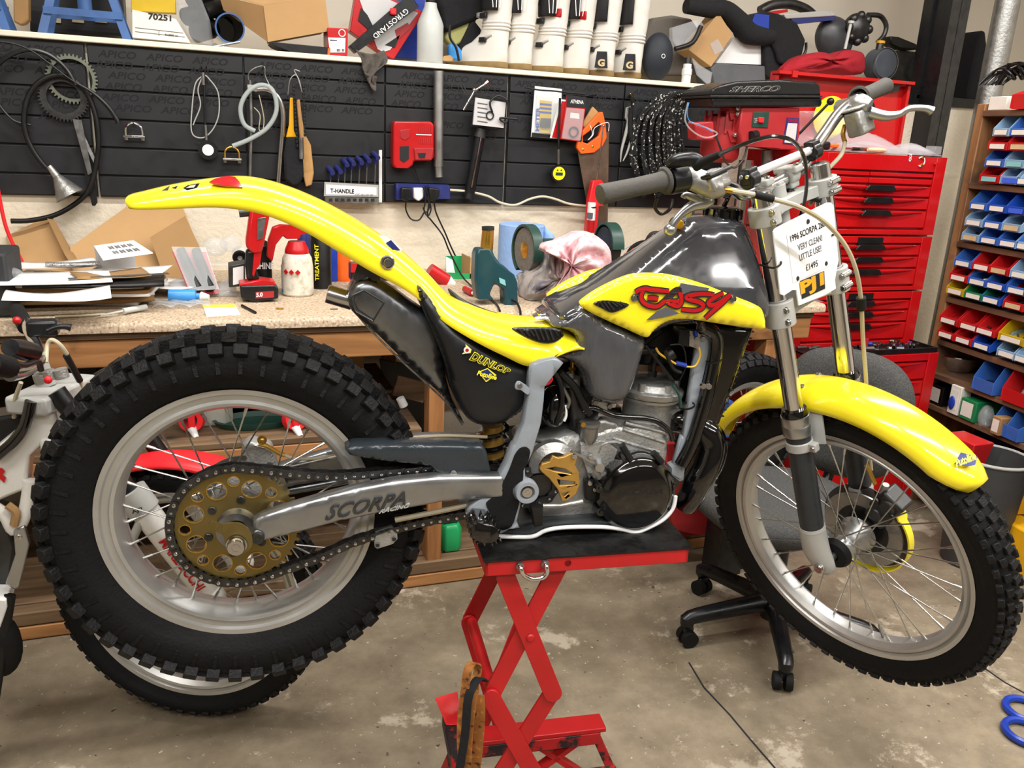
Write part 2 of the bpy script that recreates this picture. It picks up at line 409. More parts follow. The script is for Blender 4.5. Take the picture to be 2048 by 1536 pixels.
struct('trim_1', G().bb((-4, WY-.035, LZ-.018), (3.05, WY+.45, LZ)), M['white_paint'], bev=.003)   # white board on the ledge
# saw cuts in the floor
for pts in ([(1378, 1325), (1408, 1375), (1460, 1430), (1500, 1478), (1550, 1536)], [(1960, 1330), (2010, 1365), (2060, 1392)]):
    g = G(); P = [PZ(x, y, .001) for x, y in pts]
    for a, c in zip(P, P[1:]): g.bar(a, c, .004, .002)
    build(g, 'floor_cut', M['ink'], kind='structure', origin=(0, 0, 0))
# black slatted tool panels, each slat a board of its own
PX0 = [PY(x, y, WY).x for x, y in ((170, 80), (485, 105), (768, 130), (1015, 145), (1247, 160))]
PX0 = [PX0[0]-.49]+PX0+[PX0[-1]+.5]
PZT, PZB = LZ-.022, 1.19
words = ['at the far left behind the looped black hose', 'behind the braided tyre gauge', 'behind the brushes and the bent tube', 'behind the red charger and steel pipe', 'behind the blister packs and saw', 'behind the pliers and the rope']
rows = [1.655, 1.622, 1.59, 1.555, 1.52, 1.487, 1.45]
for i in range(6):
    x0, x1 = PX0[i]+(.004 if i in (1, 4) else .0006), PX0[i+1]-(.003 if i in (0, 3) else .0006)
    t = thing('pegboard', 'black slatted tool board '+words[i], 'tool panel', ((x0+x1)/2, WY, PZB), 'black slatted tool boards')
    build(G().bb((x0, WY-.012, PZB), (x1, WY, PZT)), 'backing', M['black_slat'], t)
    zs = [PZB, 1.262, 1.355, 1.447, 1.54, 1.62, PZT]
    for k in range(6):
        build(G().bb((x0+.002, WY-.022, zs[k]+.003), (x1-.002, WY-.012, zs[k+1]-.003)), 'slat', M['black_slat'], t, bev=.002)
    g = G()
    for r, z in enumerate(rows):
        if (i+r) % 4 == 3 and r > 2: continue
        for q in range(3):
            sx = x0+.02+((r*37+i*13) % 50)/1000+q*.145
            if sx+.12 > x1 or r > 4+(q+i) % 3: continue
            text_quad(g, 'APICO', (sx, WY-.0225, z-.012), (sx+.115, WY-.0225, z-.012), (sx+.115, WY-.0225, z+.01), (sx, WY-.0225, z+.01), shear=.25, offset=.02)
    build(g, 'printed_lettering', M['print_grey'], t, kind='stuff')
# ---------------------------------------------------------------- workbench
BF, BZ = .885, .93
t = thing('workbench', 'long timber workbench with speckled laminate top along the back wall', 'workbench', (.3, 1.3, 0))
prof = [(BF, BZ-.028), (BF, BZ-.012), (BF+.004, BZ-.004), (BF+.012, BZ), (WY, BZ), (WY, BZ-.028)]
g = G(); g.loft([[V((x, y, z)) for y, z in prof][::-1] for x in (-2.2, 2.03)]); build(g, 'worktop', M['laminate'], t)
build(G().bb((-2.2, BF+.02, BZ-.05), (2.0, WY, BZ-.03)), 'underboard', M['wood_old'], t, bev=.002)
build(G().bb((-2.2, BF+.03, .80), (2.0, BF+.075, BZ-.052)), 'front_rail', M['wood'], t, bev=.004)
build(G().bb((-2.2, WY-.06, .80), (2.0, WY-.01, BZ-.052)), 'back_rail', M['wood'], t, bev=.004)
for lx in (-1.4, .585, 1.82):
    for ly in (BF+.03, WY-.08): build(G().bb((lx, ly, .0), (lx+.05, ly+.07, .80)), 'leg', M['wood_post'], t, bev=.004)
build(G().bb((-2.2, BF+.02, .485), (.56, BF+.065, .54)), 'shelf_rail', M['wood'], t, bev=.004)
for k in range(4): build(G().bb((-2.2, BF+.02+k*.2, .541), (.56, BF+.212+k*.2, .562)), 'shelf_plank', M['wood_old'], t, bev=.003)
for k in range(2): build(G().bb((-2.2, BF+.02, .002+k*.045), (1.9, BF+.07, .044+k*.045)), 'plinth_plank', M['wood_old'] if k else M['wood'], t, bev=.004)
for k in range(3): build(G().bb((-2.2, BF+.08+k*.23, .065), (1.9, BF+.3+k*.23, .088)), 'lower_plank', M['wood_old'], t, bev=.003)
# ---------------------------------------------------------------- column, beam and pipe at the right
g = G(); b0 = PY(1888, 300, 1.5); b0.x -= .055
for sx in (-.045, .045): g.bb((b0.x+sx-.005, 1.5, 0), (b0.x+sx+.005, 1.66, 3.1))
g.bb((b0.x-.045, 1.575, 0), (b0.x+.045, 1.585, 3.1)); sc_ = build(g, 'steel_column', M['satin_black'], label='dark steel column standing behind the red tool chests', cat='column'); build(G().bb((b0.x+.0, 1.497, LZ-.25), (b0.x+.004, 1.4995, 3.1)).bb((b0.x-.05, 1.4995, 0), (b0.x+.05, 1.5, 3.1)), 'flange_highlight', M['dark_steel'], sc_)  # flange face, plus a thin paler strip added as a painted edge highlight
g = G(); p0 = PY(1858, 60, 1.6); g.bb((p0.x-.012, 1.59, LZ), (p0.x+.012, 1.62, 3.1)); build(g, 'steel_post', M['satin_black'], label='thin black upright just left of the dark steel column', cat='post')
g = G(); p1 = PY(2010, 30, 1.45); g.cyl((p1.x, 1.45, 0), (p1.x, 1.45, 3.1), .05, n=20); build(g, 'pipe', M['alloy_rough'], label='grey vertical pipe rising behind the shelf of parts bins', cat='pipe')
PT = PY(1925, 197, 1.6).z
g = G(); q0 = PY(1946, 100, 1.7); q1 = PY(1974, 100, 1.7); q2 = PY(1960, 60, 1.7).z
g.loft([[V((q0.x, 1.68, z)), V((q1.x, 1.68, z)), V((q1.x, 1.85, z)), V((q0.x, 1.85, z))] for z in (PT+.001, PT+.05, q2-.12)]+[[V((q0.x+.03, 1.7, q2)), V((q1.x-.03, 1.7, q2)), V((q1.x-.03, 1.84, q2)), V((q0.x+.03, 1.84, q2))]])
build(g, 'black_bag', M['black_cloth'], label='tall black bag on the pier right of the steel column', cat='bag', bev=.02)
# pale wall pier between the chests and the shelf of bins
struct('trim_2', G().bb((2.78, 1.6, 0), (3.9, 1.9, PT-.04)), M['cream_wall'])
struct('trim_3', G().bb((2.78, 1.59, PT-.04), (3.9, 1.9, PT)), M['satin_black'])

# ---------------------------------------------------------------- red tool chests
def cy(y, Y=1.1, x=1700): return PY(x, y, Y).z
XL, XR = 2.06, 2.675
def chest(name, label, z0, z1, drawers, Yf=1.1, xl=XL, xr=XR, logo=None, depth=.42, side=True):
    t = thing(name, label, 'tool chest', ((xl+xr)/2, Yf+depth/2, z0), 'stacked red tool chests')
    build(G().bb((xl, Yf+.006, z0), (xr, Yf+depth, z1)), 'body', M['chest_red'], t, bev=.004)
    g = G(); ys = [d[0] for d in drawers]; zl = min(d[1] for d in drawers)-.006; zh = max(d[2] for d in drawers)+.004
    g.bb((xl, Yf-.012, z0), (xl+.05, Yf+.006, z1)); g.bb((xr-.05, Yf-.012, z0), (xr, Yf+.006, z1)); g.bb((xl+.05, Yf-.012, zh), (xr-.05, Yf+.006, z1)); g.bb((xl+.05, Yf-.012, z0), (xr-.05, Yf+.006, zl))
    build(g, 'front_frame', M['chest_red'], t, bev=.0015)
    for (kind, za, zb) in drawers:
        spans = [(xl+.052, xr-.052)] if kind != 'small' else [(xl+.052, xl+.255), (xl+.259, xr-.052)]
        for a, b in spans:
            g = G().bb((a, Yf-.008, za+.003), (b, Yf+.004, zb-.003)); d = build(g, 'drawer', M['chest_red'], t, bev=.0015)
            if kind != 'small':
                # scooped pull lip: a curved strip deepest in the middle
                c = (a+b)/2; h = (b-a)/2-.02
                def lip(u, v): x = a+.02+(b-a-.04)*u; s = (1-((x-c)/h)**2); return (x, Yf-.009-.014*v*max(s, 0), zb-.004-.02*max(s, 0)*(1-v)-.002)
                build(G().grid(lip, 16, 2), 'pull_lip', M['chest_red'], d, solid=.003)
                w = .075
                build(G().prism([V((c-w, Yf-.026, zb-.022)), V((c+w, Yf-.026, zb-.022)), V((c+w-.015, Yf-.026, zb-.002)), V((c-w+.015, Yf-.026, zb-.002))], (0, .02, 0)), 'handle', M['black'], d, bev=.003)
    if logo is not None: build(G().bb(((xl+xr)/2-.06, Yf-.015, logo-.012), ((xl+xr)/2+.06, Yf-.012, logo+.012)), 'badge', M['black'], t)
    return t
z = cy
top = chest('tool_chest', 'red tool chest, topmost of the stack, holding the open lid', z(468), z(306), [('small', z(351), z(340)), ('small', z(366), z(352)), ('wide', z(391), z(367)), ('wide', z(417), z(392)), ('wide', z(455), z(418))])
a = PY(1817, 323, 1.086); g = G(); text_quad(g, '8', a, a+V((.012, 0, 0)), a+V((.012, 0, .028)), a+V((0, 0, .028))); build(g, 'chalk_mark', M['plastic_white'], top)
a = PY(1842, 323, 1.086); g = G(); g.lathe([(.015, 0), (.015, -.002), (.019, -.002), (.019, 0)], a, (0, 1, 0), 20, True, radians(40), radians(300)); build(g, 'lock_mark', M['plastic_white'], top)
for x, y in ((1845, 315), (1843, 330), (1870, 328)): a = PY(x, y, 1.086); build(G().lathe([(0, -.006), (.004, -.006), (.006, 0)], a, (0, 1, 0), 12), 'rivet', M['brass'] if x < 1860 else M['chest_red'], top)
chest('tool_chest', 'red tool chest, second from the top of the stack', z(581), z(472), [('wide', z(511), z(487)), ('wide', z(536), z(512)), ('wide', z(571), z(537))], logo=z(480))
chest('tool_chest', 'red tool chest, third from the top, above the tray of sockets', z(692), z(584), [('wide', z(621), z(600)), ('wide', z(645), z(622)), ('wide', z(680), z(646))], logo=z(592))
z9 = lambda y: PY(1800, y, .95).z
chest('roller_cabinet', 'red roller cabinet at the bottom of the stack with loose tools on top', .05, z9(708), [('wide', z9(760), z9(724)), ('wide', z9(790), z9(762)), ('wide', z9(840), z9(792)), ('wide', .13, z9(842))], Yf=.95, xr=2.665, depth=.57)
t = thing('tool_tray', 'black tray of loose sockets on the roller cabinet', 'tray', (2.4, 1.02, z9(708)))
g = G(); zt = z9(708); g.bb((2.06, .945, zt+.001), (2.66, 1.085, zt+.006)); g.bb((2.06, .945, zt+.006), (2.66, .952, zt+.02)); g.bb((2.653, .952, zt+.006), (2.66, 1.085, zt+.02)); build(g, 'tray', M['black'], t)
random.seed(3)
for k in range(46):
    x = random.uniform(2.09, 2.63); y = random.uniform(.965, 1.07); r = random.uniform(.006, .011); g = G()
    if k % 3 == 0: g.cyl((x, y, zt+.008), (x, y, zt+.008+random.uniform(.02, .03)), r, n=10)
    else: an = random.uniform(0, pi); g.cyl((x, y, zt+.008+r), (x+.04*cos(an), min(1.08, y+.012*sin(an)), zt+.008+r), r*.8, r*.6, n=8)
    build(g, 'socket', M[('chrome', 'dark_steel', 'steel', 'blue_plastic', 'machine_red')[(k*7) % 5 if k % 4 == 0 else k % 3]], t)
# raised lid of the top chest with a yellow sticker
t = thing('chest_lid', 'raised red lid of the top tool chest with a yellow round sticker', 'chest lid', (2.45, 1.5, 1.47))
a, b, c, d = PY(1552, 152, 1.52), PY(1818, 164, 1.52), PY(1824, 262, 1.5), PY(1552, 240, 1.5); a.x = d.x = 2.13; b.x = c.x = 2.82
for p in (c, d): p.z = 1.47
for p in (a, b): p.z = 1.755
build(G().prism([a, b, c, d], (0, .012, 0)), 'panel', M['chest_red'], t, bev=.003)
build(G().bb((2.13, 1.47, 1.745), (2.82, 1.52, 1.757)).bb((2.13, 1.49, 1.47), (2.145, 1.52, 1.74)).bb((2.805, 1.49, 1.47), (2.82, 1.52, 1.74)).bb((2.19, 1.465, 1.735), (2.215, 1.48, 1.76)), 'lid_rim', M['chest_red'], t)
pc = PY(1661, 235, 1.49); build(G().lathe([(0, 0), (.085, 0), (.085, .003)], pc, (0, 1, 0), 40), 'sticker', M['yellow'], t)
pc = PY(1665, 240, 1.48); build(G().lathe([(0, 0), (.014, 0), (.014, .003)], pc, (0, 1, 0), 20), 'sticker_dot', M['ink'], t)
pc = PY(1722, 228, 1.485); build(G().lathe([(0, 0), (.075, 0), (.075, .004)], pc, (0, 1, 0), 40), 'disc', M['black'], t)
pa = PY(1775, 172, 1.49); build(G().bb((pa.x-.012, 1.495, pa.z-.018), (pa.x+.07, 1.5, pa.z+.008)), 'badge', M['dark_steel'], t)

# ---------------------------------------------------------------- shelf of parts bins along the right wall
SO = V((2.8, 1.09, 0)); SD = V((-.096, -.995, 0)); SN = V((-.995, .096, 0))
def PS(x, y, off=0):                                  # point on the shelf front plane, off = metres in front of it
    d = ray(x, y); o = SO+SN*off; k = (o-CAM).dot(SN)/d.dot(SN); return CAM+d*k
def sh(u, w, z): return SO+SD*u-SN*w+V((0, 0, z))     # u along the shelf, w into it
def sbox(g, u0, u1, w0, w1, z0, z1):
    P = [sh(u, w, z) for z in (z0, z1) for w in (w0, w1) for u in (u0, u1)]; return g.add(P, [(0, 1, 3, 2), (4, 6, 7, 5), (0, 4, 5, 1), (1, 5, 7, 3), (3, 7, 6, 2), (2, 6, 4, 0)])
def su(p): return (p-SO).dot(SD)
t = thing('shelf_unit', 'brown timber shelf unit holding the coloured parts bins', 'shelf', sh(.4, .15, 0))
build(sbox(G(), -.02, .02, -.005, .3, 0, PS(1962, 208).z), 'upright', M['shelf_post'], t, bev=.003)
build(sbox(G(), 1.2, 1.24, -.005, .3, 0, 1.62), 'upright', M['shelf_post'], t, bev=.003)
build(sbox(G(), .02, 1.2, .3, .31, 0, 1.6), 'back_board', M['black'], t)
SHZ = []
for (x, y) in ((2048, 225), (2000, 376), (1990, 500), (1970, 617), (1980, 716), (1970, 788), (1960, 854), (2020, 1020)):
    zz = PS(x, y).z; SHZ.append(zz); build(sbox(G(), .02, 1.2, -.01, .3, zz-.012, zz+.01), 'shelf_board', M['shelf_wood'], t, bev=.002)
BINS = {}
def bin_mesh(g0, u, z, w=.094, h=.074, d=.12, lip=.03, w0=-.03, tilt=.28):
    g = G(); th = .003; x0, x1 = u-w/2, u+w/2; a, b = w0, w0+d
    sbox(g, x0+.006, x1-.006, a+.01, b, z, z+th)
    # front lip, back, sides with a sloping front edge
    g.prism([sh(x0+.004, a+.006, z), sh(x1-.004, a+.006, z), sh(x1, a, z+lip), sh(x0, a, z+lip)], -SN*th)
    g.prism([sh(x0+.004, b, z), sh(x1-.004, b, z), sh(x1, b, z+h), sh(x0, b, z+h)], SN*th)
    for xx, s in ((x0, 1), (x1-th, 1)):
        g.prism([sh(xx, a, z+.002), sh(xx, b, z+.002), sh(xx, b, z+h), sh(xx, a+.055, z+h), sh(xx, a, z+lip)], SD*th)
    sbox(g, x0-.003, x0, a+.055, b, z+h-.008, z+h); sbox(g, x1, x1+.003, a+.055, b, z+h-.008, z+h)
    for p in g.v: p.z += max(0, (p-SO).dot(-SN)-a)*tilt
    return g0.add(g.v, g.f)
cols = {'b': ('blue_bin', 'blue'), 'B': ('blue_bin_deep', 'deep blue'), 'p': ('pale_blue_bin', 'pale blue'), 'r': ('red_bin', 'red'), 'y': ('yellow_bin', 'mustard yellow'), 'g': ('green_bin', 'green'), 'a': ('amber_bin', 'amber')}
rowsB = [('top row under the highest shelf', [(2002, 264, 'p', 'w'), (2037, 265, 'b', 'w')]),
 ('second row', [(1995, 291, 'r', 'w'), (2037, 295, 'r', 't')]), ('third row', [(1988, 325, 'b', 'w'), (2028, 329, 'p', 'c')]), ('fourth row', [(1978, 357, 'r', 'c'), (2020, 361, 'p', 'B'), (2052, 364, 'p', 'w')]),
 ('fifth row', [(1957, 408, 'b', 'w'), (1993, 419, 'B', 'w'), (2031, 425, 'B', 'B')]), ('sixth row', [(1947, 444, 'p', 'w'), (1984, 451, 'b', 'w'), (2022, 457, 'p', 't')]), ('seventh row', [(1940, 474, 'p', 't'), (1977, 481, 'b', 'w'), (2015, 489, 'b', 'w'), (2050, 494, 'p', 'w')]),
 ('eighth row', [(1925, 527, 'b', 'w'), (1962, 535, 'r', 'w'), (1997, 541, 'r', 't'), (2039, 551, 'p', 'w')]), ('ninth row', [(1916, 556, 'r', 'w'), (1954, 564, 'b', 'w'), (1990, 572, 'B', 'w'), (2032, 583, 'b', 'w')]), ('tenth row', [(1909, 584, 'y', 'w'), (1946, 593, 'g', 'w'), (1981, 601, 'B', 'w'), (2026, 611, 'r', 't')]),
 ('eleventh row', [(1896, 643, 'r', 'w'), (1937, 651, 'r', 'w'), (1969, 664, 'r', 'w'), (2021, 681, 'y', 'w')]), ('twelfth row', [(1891, 668, 'r', 'w'), (1925, 683, 'r', 'w'), (1962, 694, 'B', 'w'), (2012, 710, 'p', 'w'), (2046, 719, 'p', 'w')])]
labs = {'w': 'label_white', 'c': 'label_cyan', 'B': 'label_blue', 't': 'label_tan'}
labn = {'w': 'white', 'c': 'cyan', 'B': 'blue', 't': 'tan'}
ordn = ['first', 'second', 'third', 'fourth', 'fifth']
random.seed(11)
for ri, (rn, row) in enumerate(rowsB):
    zr = sum(PS(x, y, .03).z for x, y, _, _ in row)/len(row)
    us = [su(PS(x, y, .03)) for x, y, _, _ in row]
    for k, (x, y, c, l) in enumerate(row):
        u = max(us[k], .072); w = min(.1, (us[1]-us[0])*.95) if len(us) > 1 else .09
        if c in 'y' and ri == 10: w = .12
        mk, cn = cols[c]; z0 = zr-.016
        o = bin_mesh(G(), u, z0, w=w, w0=-.03)
        root = thing('parts_bin', '%s bin, %s label, %s from the post in the %s' % (cn, labn[l], ordn[k], rn.replace('top row under the highest shelf', 'top row')), 'bin', sh(u, .04, z0), 'parts bins on the timber shelf')
        build(o, 'tub', M[mk], root)
        g = G(); sbox(g, u-w*.36, u+w*.36, -.0335, -.031, z0+.007, z0+.024); build(g, 'label', M[labs[l]], root)
        if ri > 4 and (ri*5+k*3) % 4 != 1:
            g = G()
            for q in range(7):
                pu = u+random.uniform(-.028, .028); pw = random.uniform(0, .06); zz = z0+.012+random.uniform(0, .016); an = random.uniform(0, pi)
                g.cyl(sh(pu, pw, zz), sh(pu+.018*cos(an), pw+.018*sin(an), zz+.004), .0045, n=6)
            build(g, 'small_parts', M['steel' if (ri+k) % 2 else 'dark_steel'], root, kind='stuff')
def box_on_shelf(name, label, x0, y0, x1, y1, m, cat, off=0, d=.12, lab=None):
    a, b = PS(x0, y1, off), PS(x1, y0, off); u0, u1 = sorted((su(a), su(b))); z0 = min(SHZ, key=lambda s: abs(s-a.z))+.011; z1 = max(b.z, z0+.03)
    if lab is None: return tag(build(sbox(G(), u0, u1, -off, -off+d, z0, z1), name, M[m], bev=.002), label, cat)
    t = thing(name, label, cat, sh((u0+u1)/2, 0, z0)); build(sbox(G(), u0, u1, -off, -off+d, z0, z1), 'carton', M[m], t, bev=.002)
    build(sbox(G(), u0+(u1-u0)*.1, u0+(u1-u0)*.8, -off-.001, -off, z0+(z1-z0)*.15, z0+(z1-z0)*.85), 'label', M[lab], t); return t
def big_bin(x0, y0, x1, y1, c, label, shelf):
    a, b = PS(x0, y1, .02), PS(x1, y0, .02); u0, u1 = sorted((su(a), su(b))); z0 = SHZ[shelf]+.011; t = thing('parts_bin', label, 'bin', sh((u0+u1)/2, .05, z0), 'large parts bins')
    build(bin_mesh(G(), (u0+u1)/2, z0, w=u1-u0, h=max(b.z-z0, .07), d=.24, lip=.05, w0=-.03, tilt=0), 'tub', M[c], t); return t, (u0+u1)/2, z0
for args in ((1946, 722, 2003, 778, 'blue_bin', 'large blue bin right of the metal bowl', 5), (2004, 742, 2080, 800, 'red_bin', 'large red bin of plastic bags below the twelfth bin row', 5), (1992, 944, 2060, 1015, 'amber_bin', 'large amber bin low on the shelf beside the wire hoop', 7), (1990, 806, 2030, 838, 'blue_bin', 'blue tray of bolts behind the labelled small box', 6), (2012, 846, 2046, 876, 'blue_bin', 'blue tray in front at the right edge of its shelf', 6)):
    tb, u, z0 = big_bin(*args); g = G()
    for q in range(12): g.box(sh(u+random.uniform(-.04, .04), random.uniform(.02, .1), z0+.02+random.uniform(0, .02)), (.03, .02, .012), Matrix.Rotation(random.uniform(0, 3), 3, 'Z') @ Matrix.Rotation(random.uniform(0, 1), 3, 'X'))
    build(g, 'contents', M['clear_bag' if 'red' in args[5] else 'dark_steel'], tb, kind='stuff')
box_on_shelf('carton', 'small white box on the highest shelf beside the red bin', 1976, 192, 2016, 216, 'label_white', 'box', 0, .1)
tb, u, z0 = big_bin(2024, 180, 2075, 214, 'red_bin', 'red bin on the highest shelf at the right edge', 0)
g = G(); random.seed(2)
for q in range(16): 
    c0 = PS(2020+random.uniform(-25, 30), 168, -.1); rr = random.uniform(.05, .09); g.tube([c0+V((random.uniform(-.02, .02)+.02*sin(k), rr*cos(k*.7)*1.2, rr*abs(sin(k*.7))*.9)) for k in range(8)], .004, 6, 3)
for p in range(len(g.v)): g.v[p].z = max(g.v[p].z, SHZ[0]+.012)
tag(build(g, 'cable_bundle', M['black']), 'tangle of black and brown cables on the highest shelf', 'cables')
a = PS(1912, 735, -.13); a.z = SHZ[5]+.012
g = G().lathe([(.0, 0), (.06, 0), (.085, .03), (.1, .065), (.106, .066), (.106, .07), (.095, .068), (.08, .032), (.055, .006), (0, .006)], a, (0, 0, 1), 32); tag(build(g, 'metal_bowl', M['chrome']), 'polished metal bowl on the shelf left of the large blue bin', 'bowl')
box_on_shelf('carton', 'small black box with a barcode label at the left end', 1852, 776, 1888, 806, 'black', 'box', 0, .1, 'label_white')
t = box_on_shelf('carton', 'white and blue box standing upright on the shelf', 1893, 776, 1925, 822, 'label_white', 'box', .02, .05, 'label_white')
build(G().ball(PS(1903, 805, .025), .02, sc=(.3, .8, 1.4)), 'blue_print', M['blue_plastic'], t)
t = box_on_shelf('carton', 'flat green and white carton lying on the shelf', 1914, 806, 1955, 842, 'green_bin', 'box', .02, .12, 'label_white')
box_on_shelf('carton', 'little carton with a printed white label near the blue tray', 1979, 838, 2004, 864, 'card_dark', 'box', .04, .06, 'label_white')
a = PS(1972, 835, .0); g = G().ball(a, .045, 14, 9, (.7, .6, 1.0)); random.seed(5)
for p in range(len(g.v)): g.v[p] = g.v[p]+V((random.uniform(-.006, .006),)*3)
tag(build(g, 'plastic_bag', M['clear_bag'], ang=180), 'clear bag of small fittings between two cartons', 'bag')
# blue sheet hanging behind the lower shelves, grey bin and hoop
g = G().grid(lambda u, v: sh(.02+u*1.2, .28+.012*sin(u*30), .05+v*.5), 30, 4); tag(build(g, 'blue_sheet', mat('blue_sheet', '1b2a5c', .6), solid=.004), 'dark blue sheet hung behind the lower shelves', 'sheet')
c = PX(1985, 912, 2.6); c.y = c.y
t = thing('waste_bin', 'grey waste bin with a pale rim in front of the shelf', 'bin', (c.x, c.y, 0))
build(G().lathe([(.0, .003), (.1, .003), (.13, c.z), (.125, c.z), (.095, .01), (0, .01)], (c.x, c.y, 0), (0, 0, 1), 32), 'tub', mat('bin_grey', '3b3c3d', .5), t)
build(G().tube([(c.x+.131*cos(k*pi/16), c.y+.131*sin(k*pi/16), c.z) for k in range(32)], .006, 8, 0, True), 'rim', M['light_grey'], t)
a = PS(1935, 890, .15); g = G(); g.loft([[a+V((x*s, y*s, h)) for x, y in ((-.05, -.07), (.05, -.07), (.05, .07), (-.05, .07))] for s, h in ((.7, -.12), (1, .03))]); tag(build(g, 'red_tub', M['red_bin'], bev=.004), 'small red tub behind the yellow front mudguard tip', 'tub')
g = G(); sbox(g, .35, .75, -.1, .15, .02, .2); tag(build(g, 'storage_box', M['amber_bin'], bev=.01), 'large yellow box on the floor under the lowest shelf', 'box')
for yy in (1420, 1465): 
    p = PZ(2052, yy, .012); g = G().tube([(p.x+.05*cos(k*pi/12), p.y+.05*sin(k*pi/12), .012) for k in range(24)], .01, 8, 0, True); tag(build(g, 'blue_hose', M['blue_plastic']), 'coil of blue hose on the floor, %s one at the right edge' % ('farther' if yy == 1420 else 'nearer'), 'hose')
# ================================================================= THE YELLOW TRIALS BIKE
BETA, LEAN = .12177, -.01058
_X = V((cos(BETA), -sin(BETA), 0)); _Y0 = V((sin(BETA), cos(BETA), 0)); _Z0 = V((0, 0, 1))
_Y = _Y0*cos(LEAN)-_Z0*sin(LEAN); _Z = _Z0*cos(LEAN)+_Y0*sin(LEAN); BO = V((0, 0, AXLE_Z))
BM = Matrix(((_X.x, _Y.x, _Z.x, 0), (_X.y, _Y.y, _Z.y, 0), (_X.z, _Y.z, _Z.z, AXLE_Z), (0, 0, 0, 1)))
def b(px, py, y=0.):                                   # bike frame: x forward, y to the right, z up, from the rear axle
    d = ray(px, py); o = CAM-BO-_Y*y; q = CAM-BO+d*(-(o.dot(_Y))/d.dot(_Y)); return V((q.dot(_X), q.dot(_Y), q.dot(_Z)))
def bp(pts, y=0.): return [b(p[0], p[1], p[2] if len(p) > 2 else y) for p in pts]
STEER, RAKE, TRL = 1.13035, .31398, .01865
_k = _X*(-sin(RAKE))+_Z*cos(RAKE)
def _rk(v, a): return v*cos(a)+_k.cross(v)*sin(a)+_k*(_k.dot(v)*(1-cos(a)))
_rr = _rk(_Y, -STEER); _f0 = _X*cos(RAKE)+_Z*sin(RAKE); _fw = _rk(_f0, -STEER); FO = BO+_X*1.29319+_Z*(-.11765)-_f0*(TRL+.035)
FM = Matrix(((_fw.x, _rr.x, _k.x, FO.x), (_fw.y, _rr.y, _k.y, FO.y), (_fw.z, _rr.z, _k.z, FO.z), (0, 0, 0, 1)))
def f(px, py, w=0.):                                   # fork frame: x ahead of the steering axis, y to the right leg, z up the axis
    d = ray(px, py); o = CAM-FO-_rr*w; q = CAM-FO+d*(-(o.dot(_rr))/d.dot(_rr)); return V((q.dot(_fw), q.dot(_rr), q.dot(_k)))
def fp(pts, w=0.): return [f(p[0], p[1], p[2] if len(p) > 2 else w) for p in pts]
base = BM @ V((.6, 0, -.045))
bike = thing('trials_bike', 'yellow and dark grey trials motorcycle raised on the red scissor lift', 'motorcycle', base)
def B(name, g, m, p=None, **kw): g.xf(BM); return build(g, name, m, p or bike, **kw)
def F(name, g, m, p=None, **kw): g.xf(FM); return build(g, name, m, p or bike, **kw)
def inset(P, off, ax=(0, 2)):
    i0, i1 = ax; n = len(P); ar = sum(P[i][i0]*P[(i+1) % n][i1]-P[(i+1) % n][i0]*P[i][i1] for i in range(n)); s = 1 if ar > 0 else -1; out = []
    for i in range(n):
        a, c, d = P[i-1], P[i], P[(i+1) % n]
        e1 = V((c[i0]-a[i0], c[i1]-a[i1])); e2 = V((d[i0]-c[i0], d[i1]-c[i1]))
        if e1.length < 1e-9 or e2.length < 1e-9: out.append(c.copy()); continue
        e1.normalize(); e2.normalize(); nn = V((-(e1.y+e2.y), e1.x+e2.x))*s
        l = nn.length
        if l < 1e-6: out.append(c.copy()); continue
        nn /= l; cs = max(.45, nn.x*(-e1.y*s)+nn.y*(e1.x*s)); q = c.copy(); q[i0] += nn.x*off/cs; q[i1] += nn.y*off/cs; out.append(q)
    return out
from mathutils.geometry import delaunay_2d_cdt
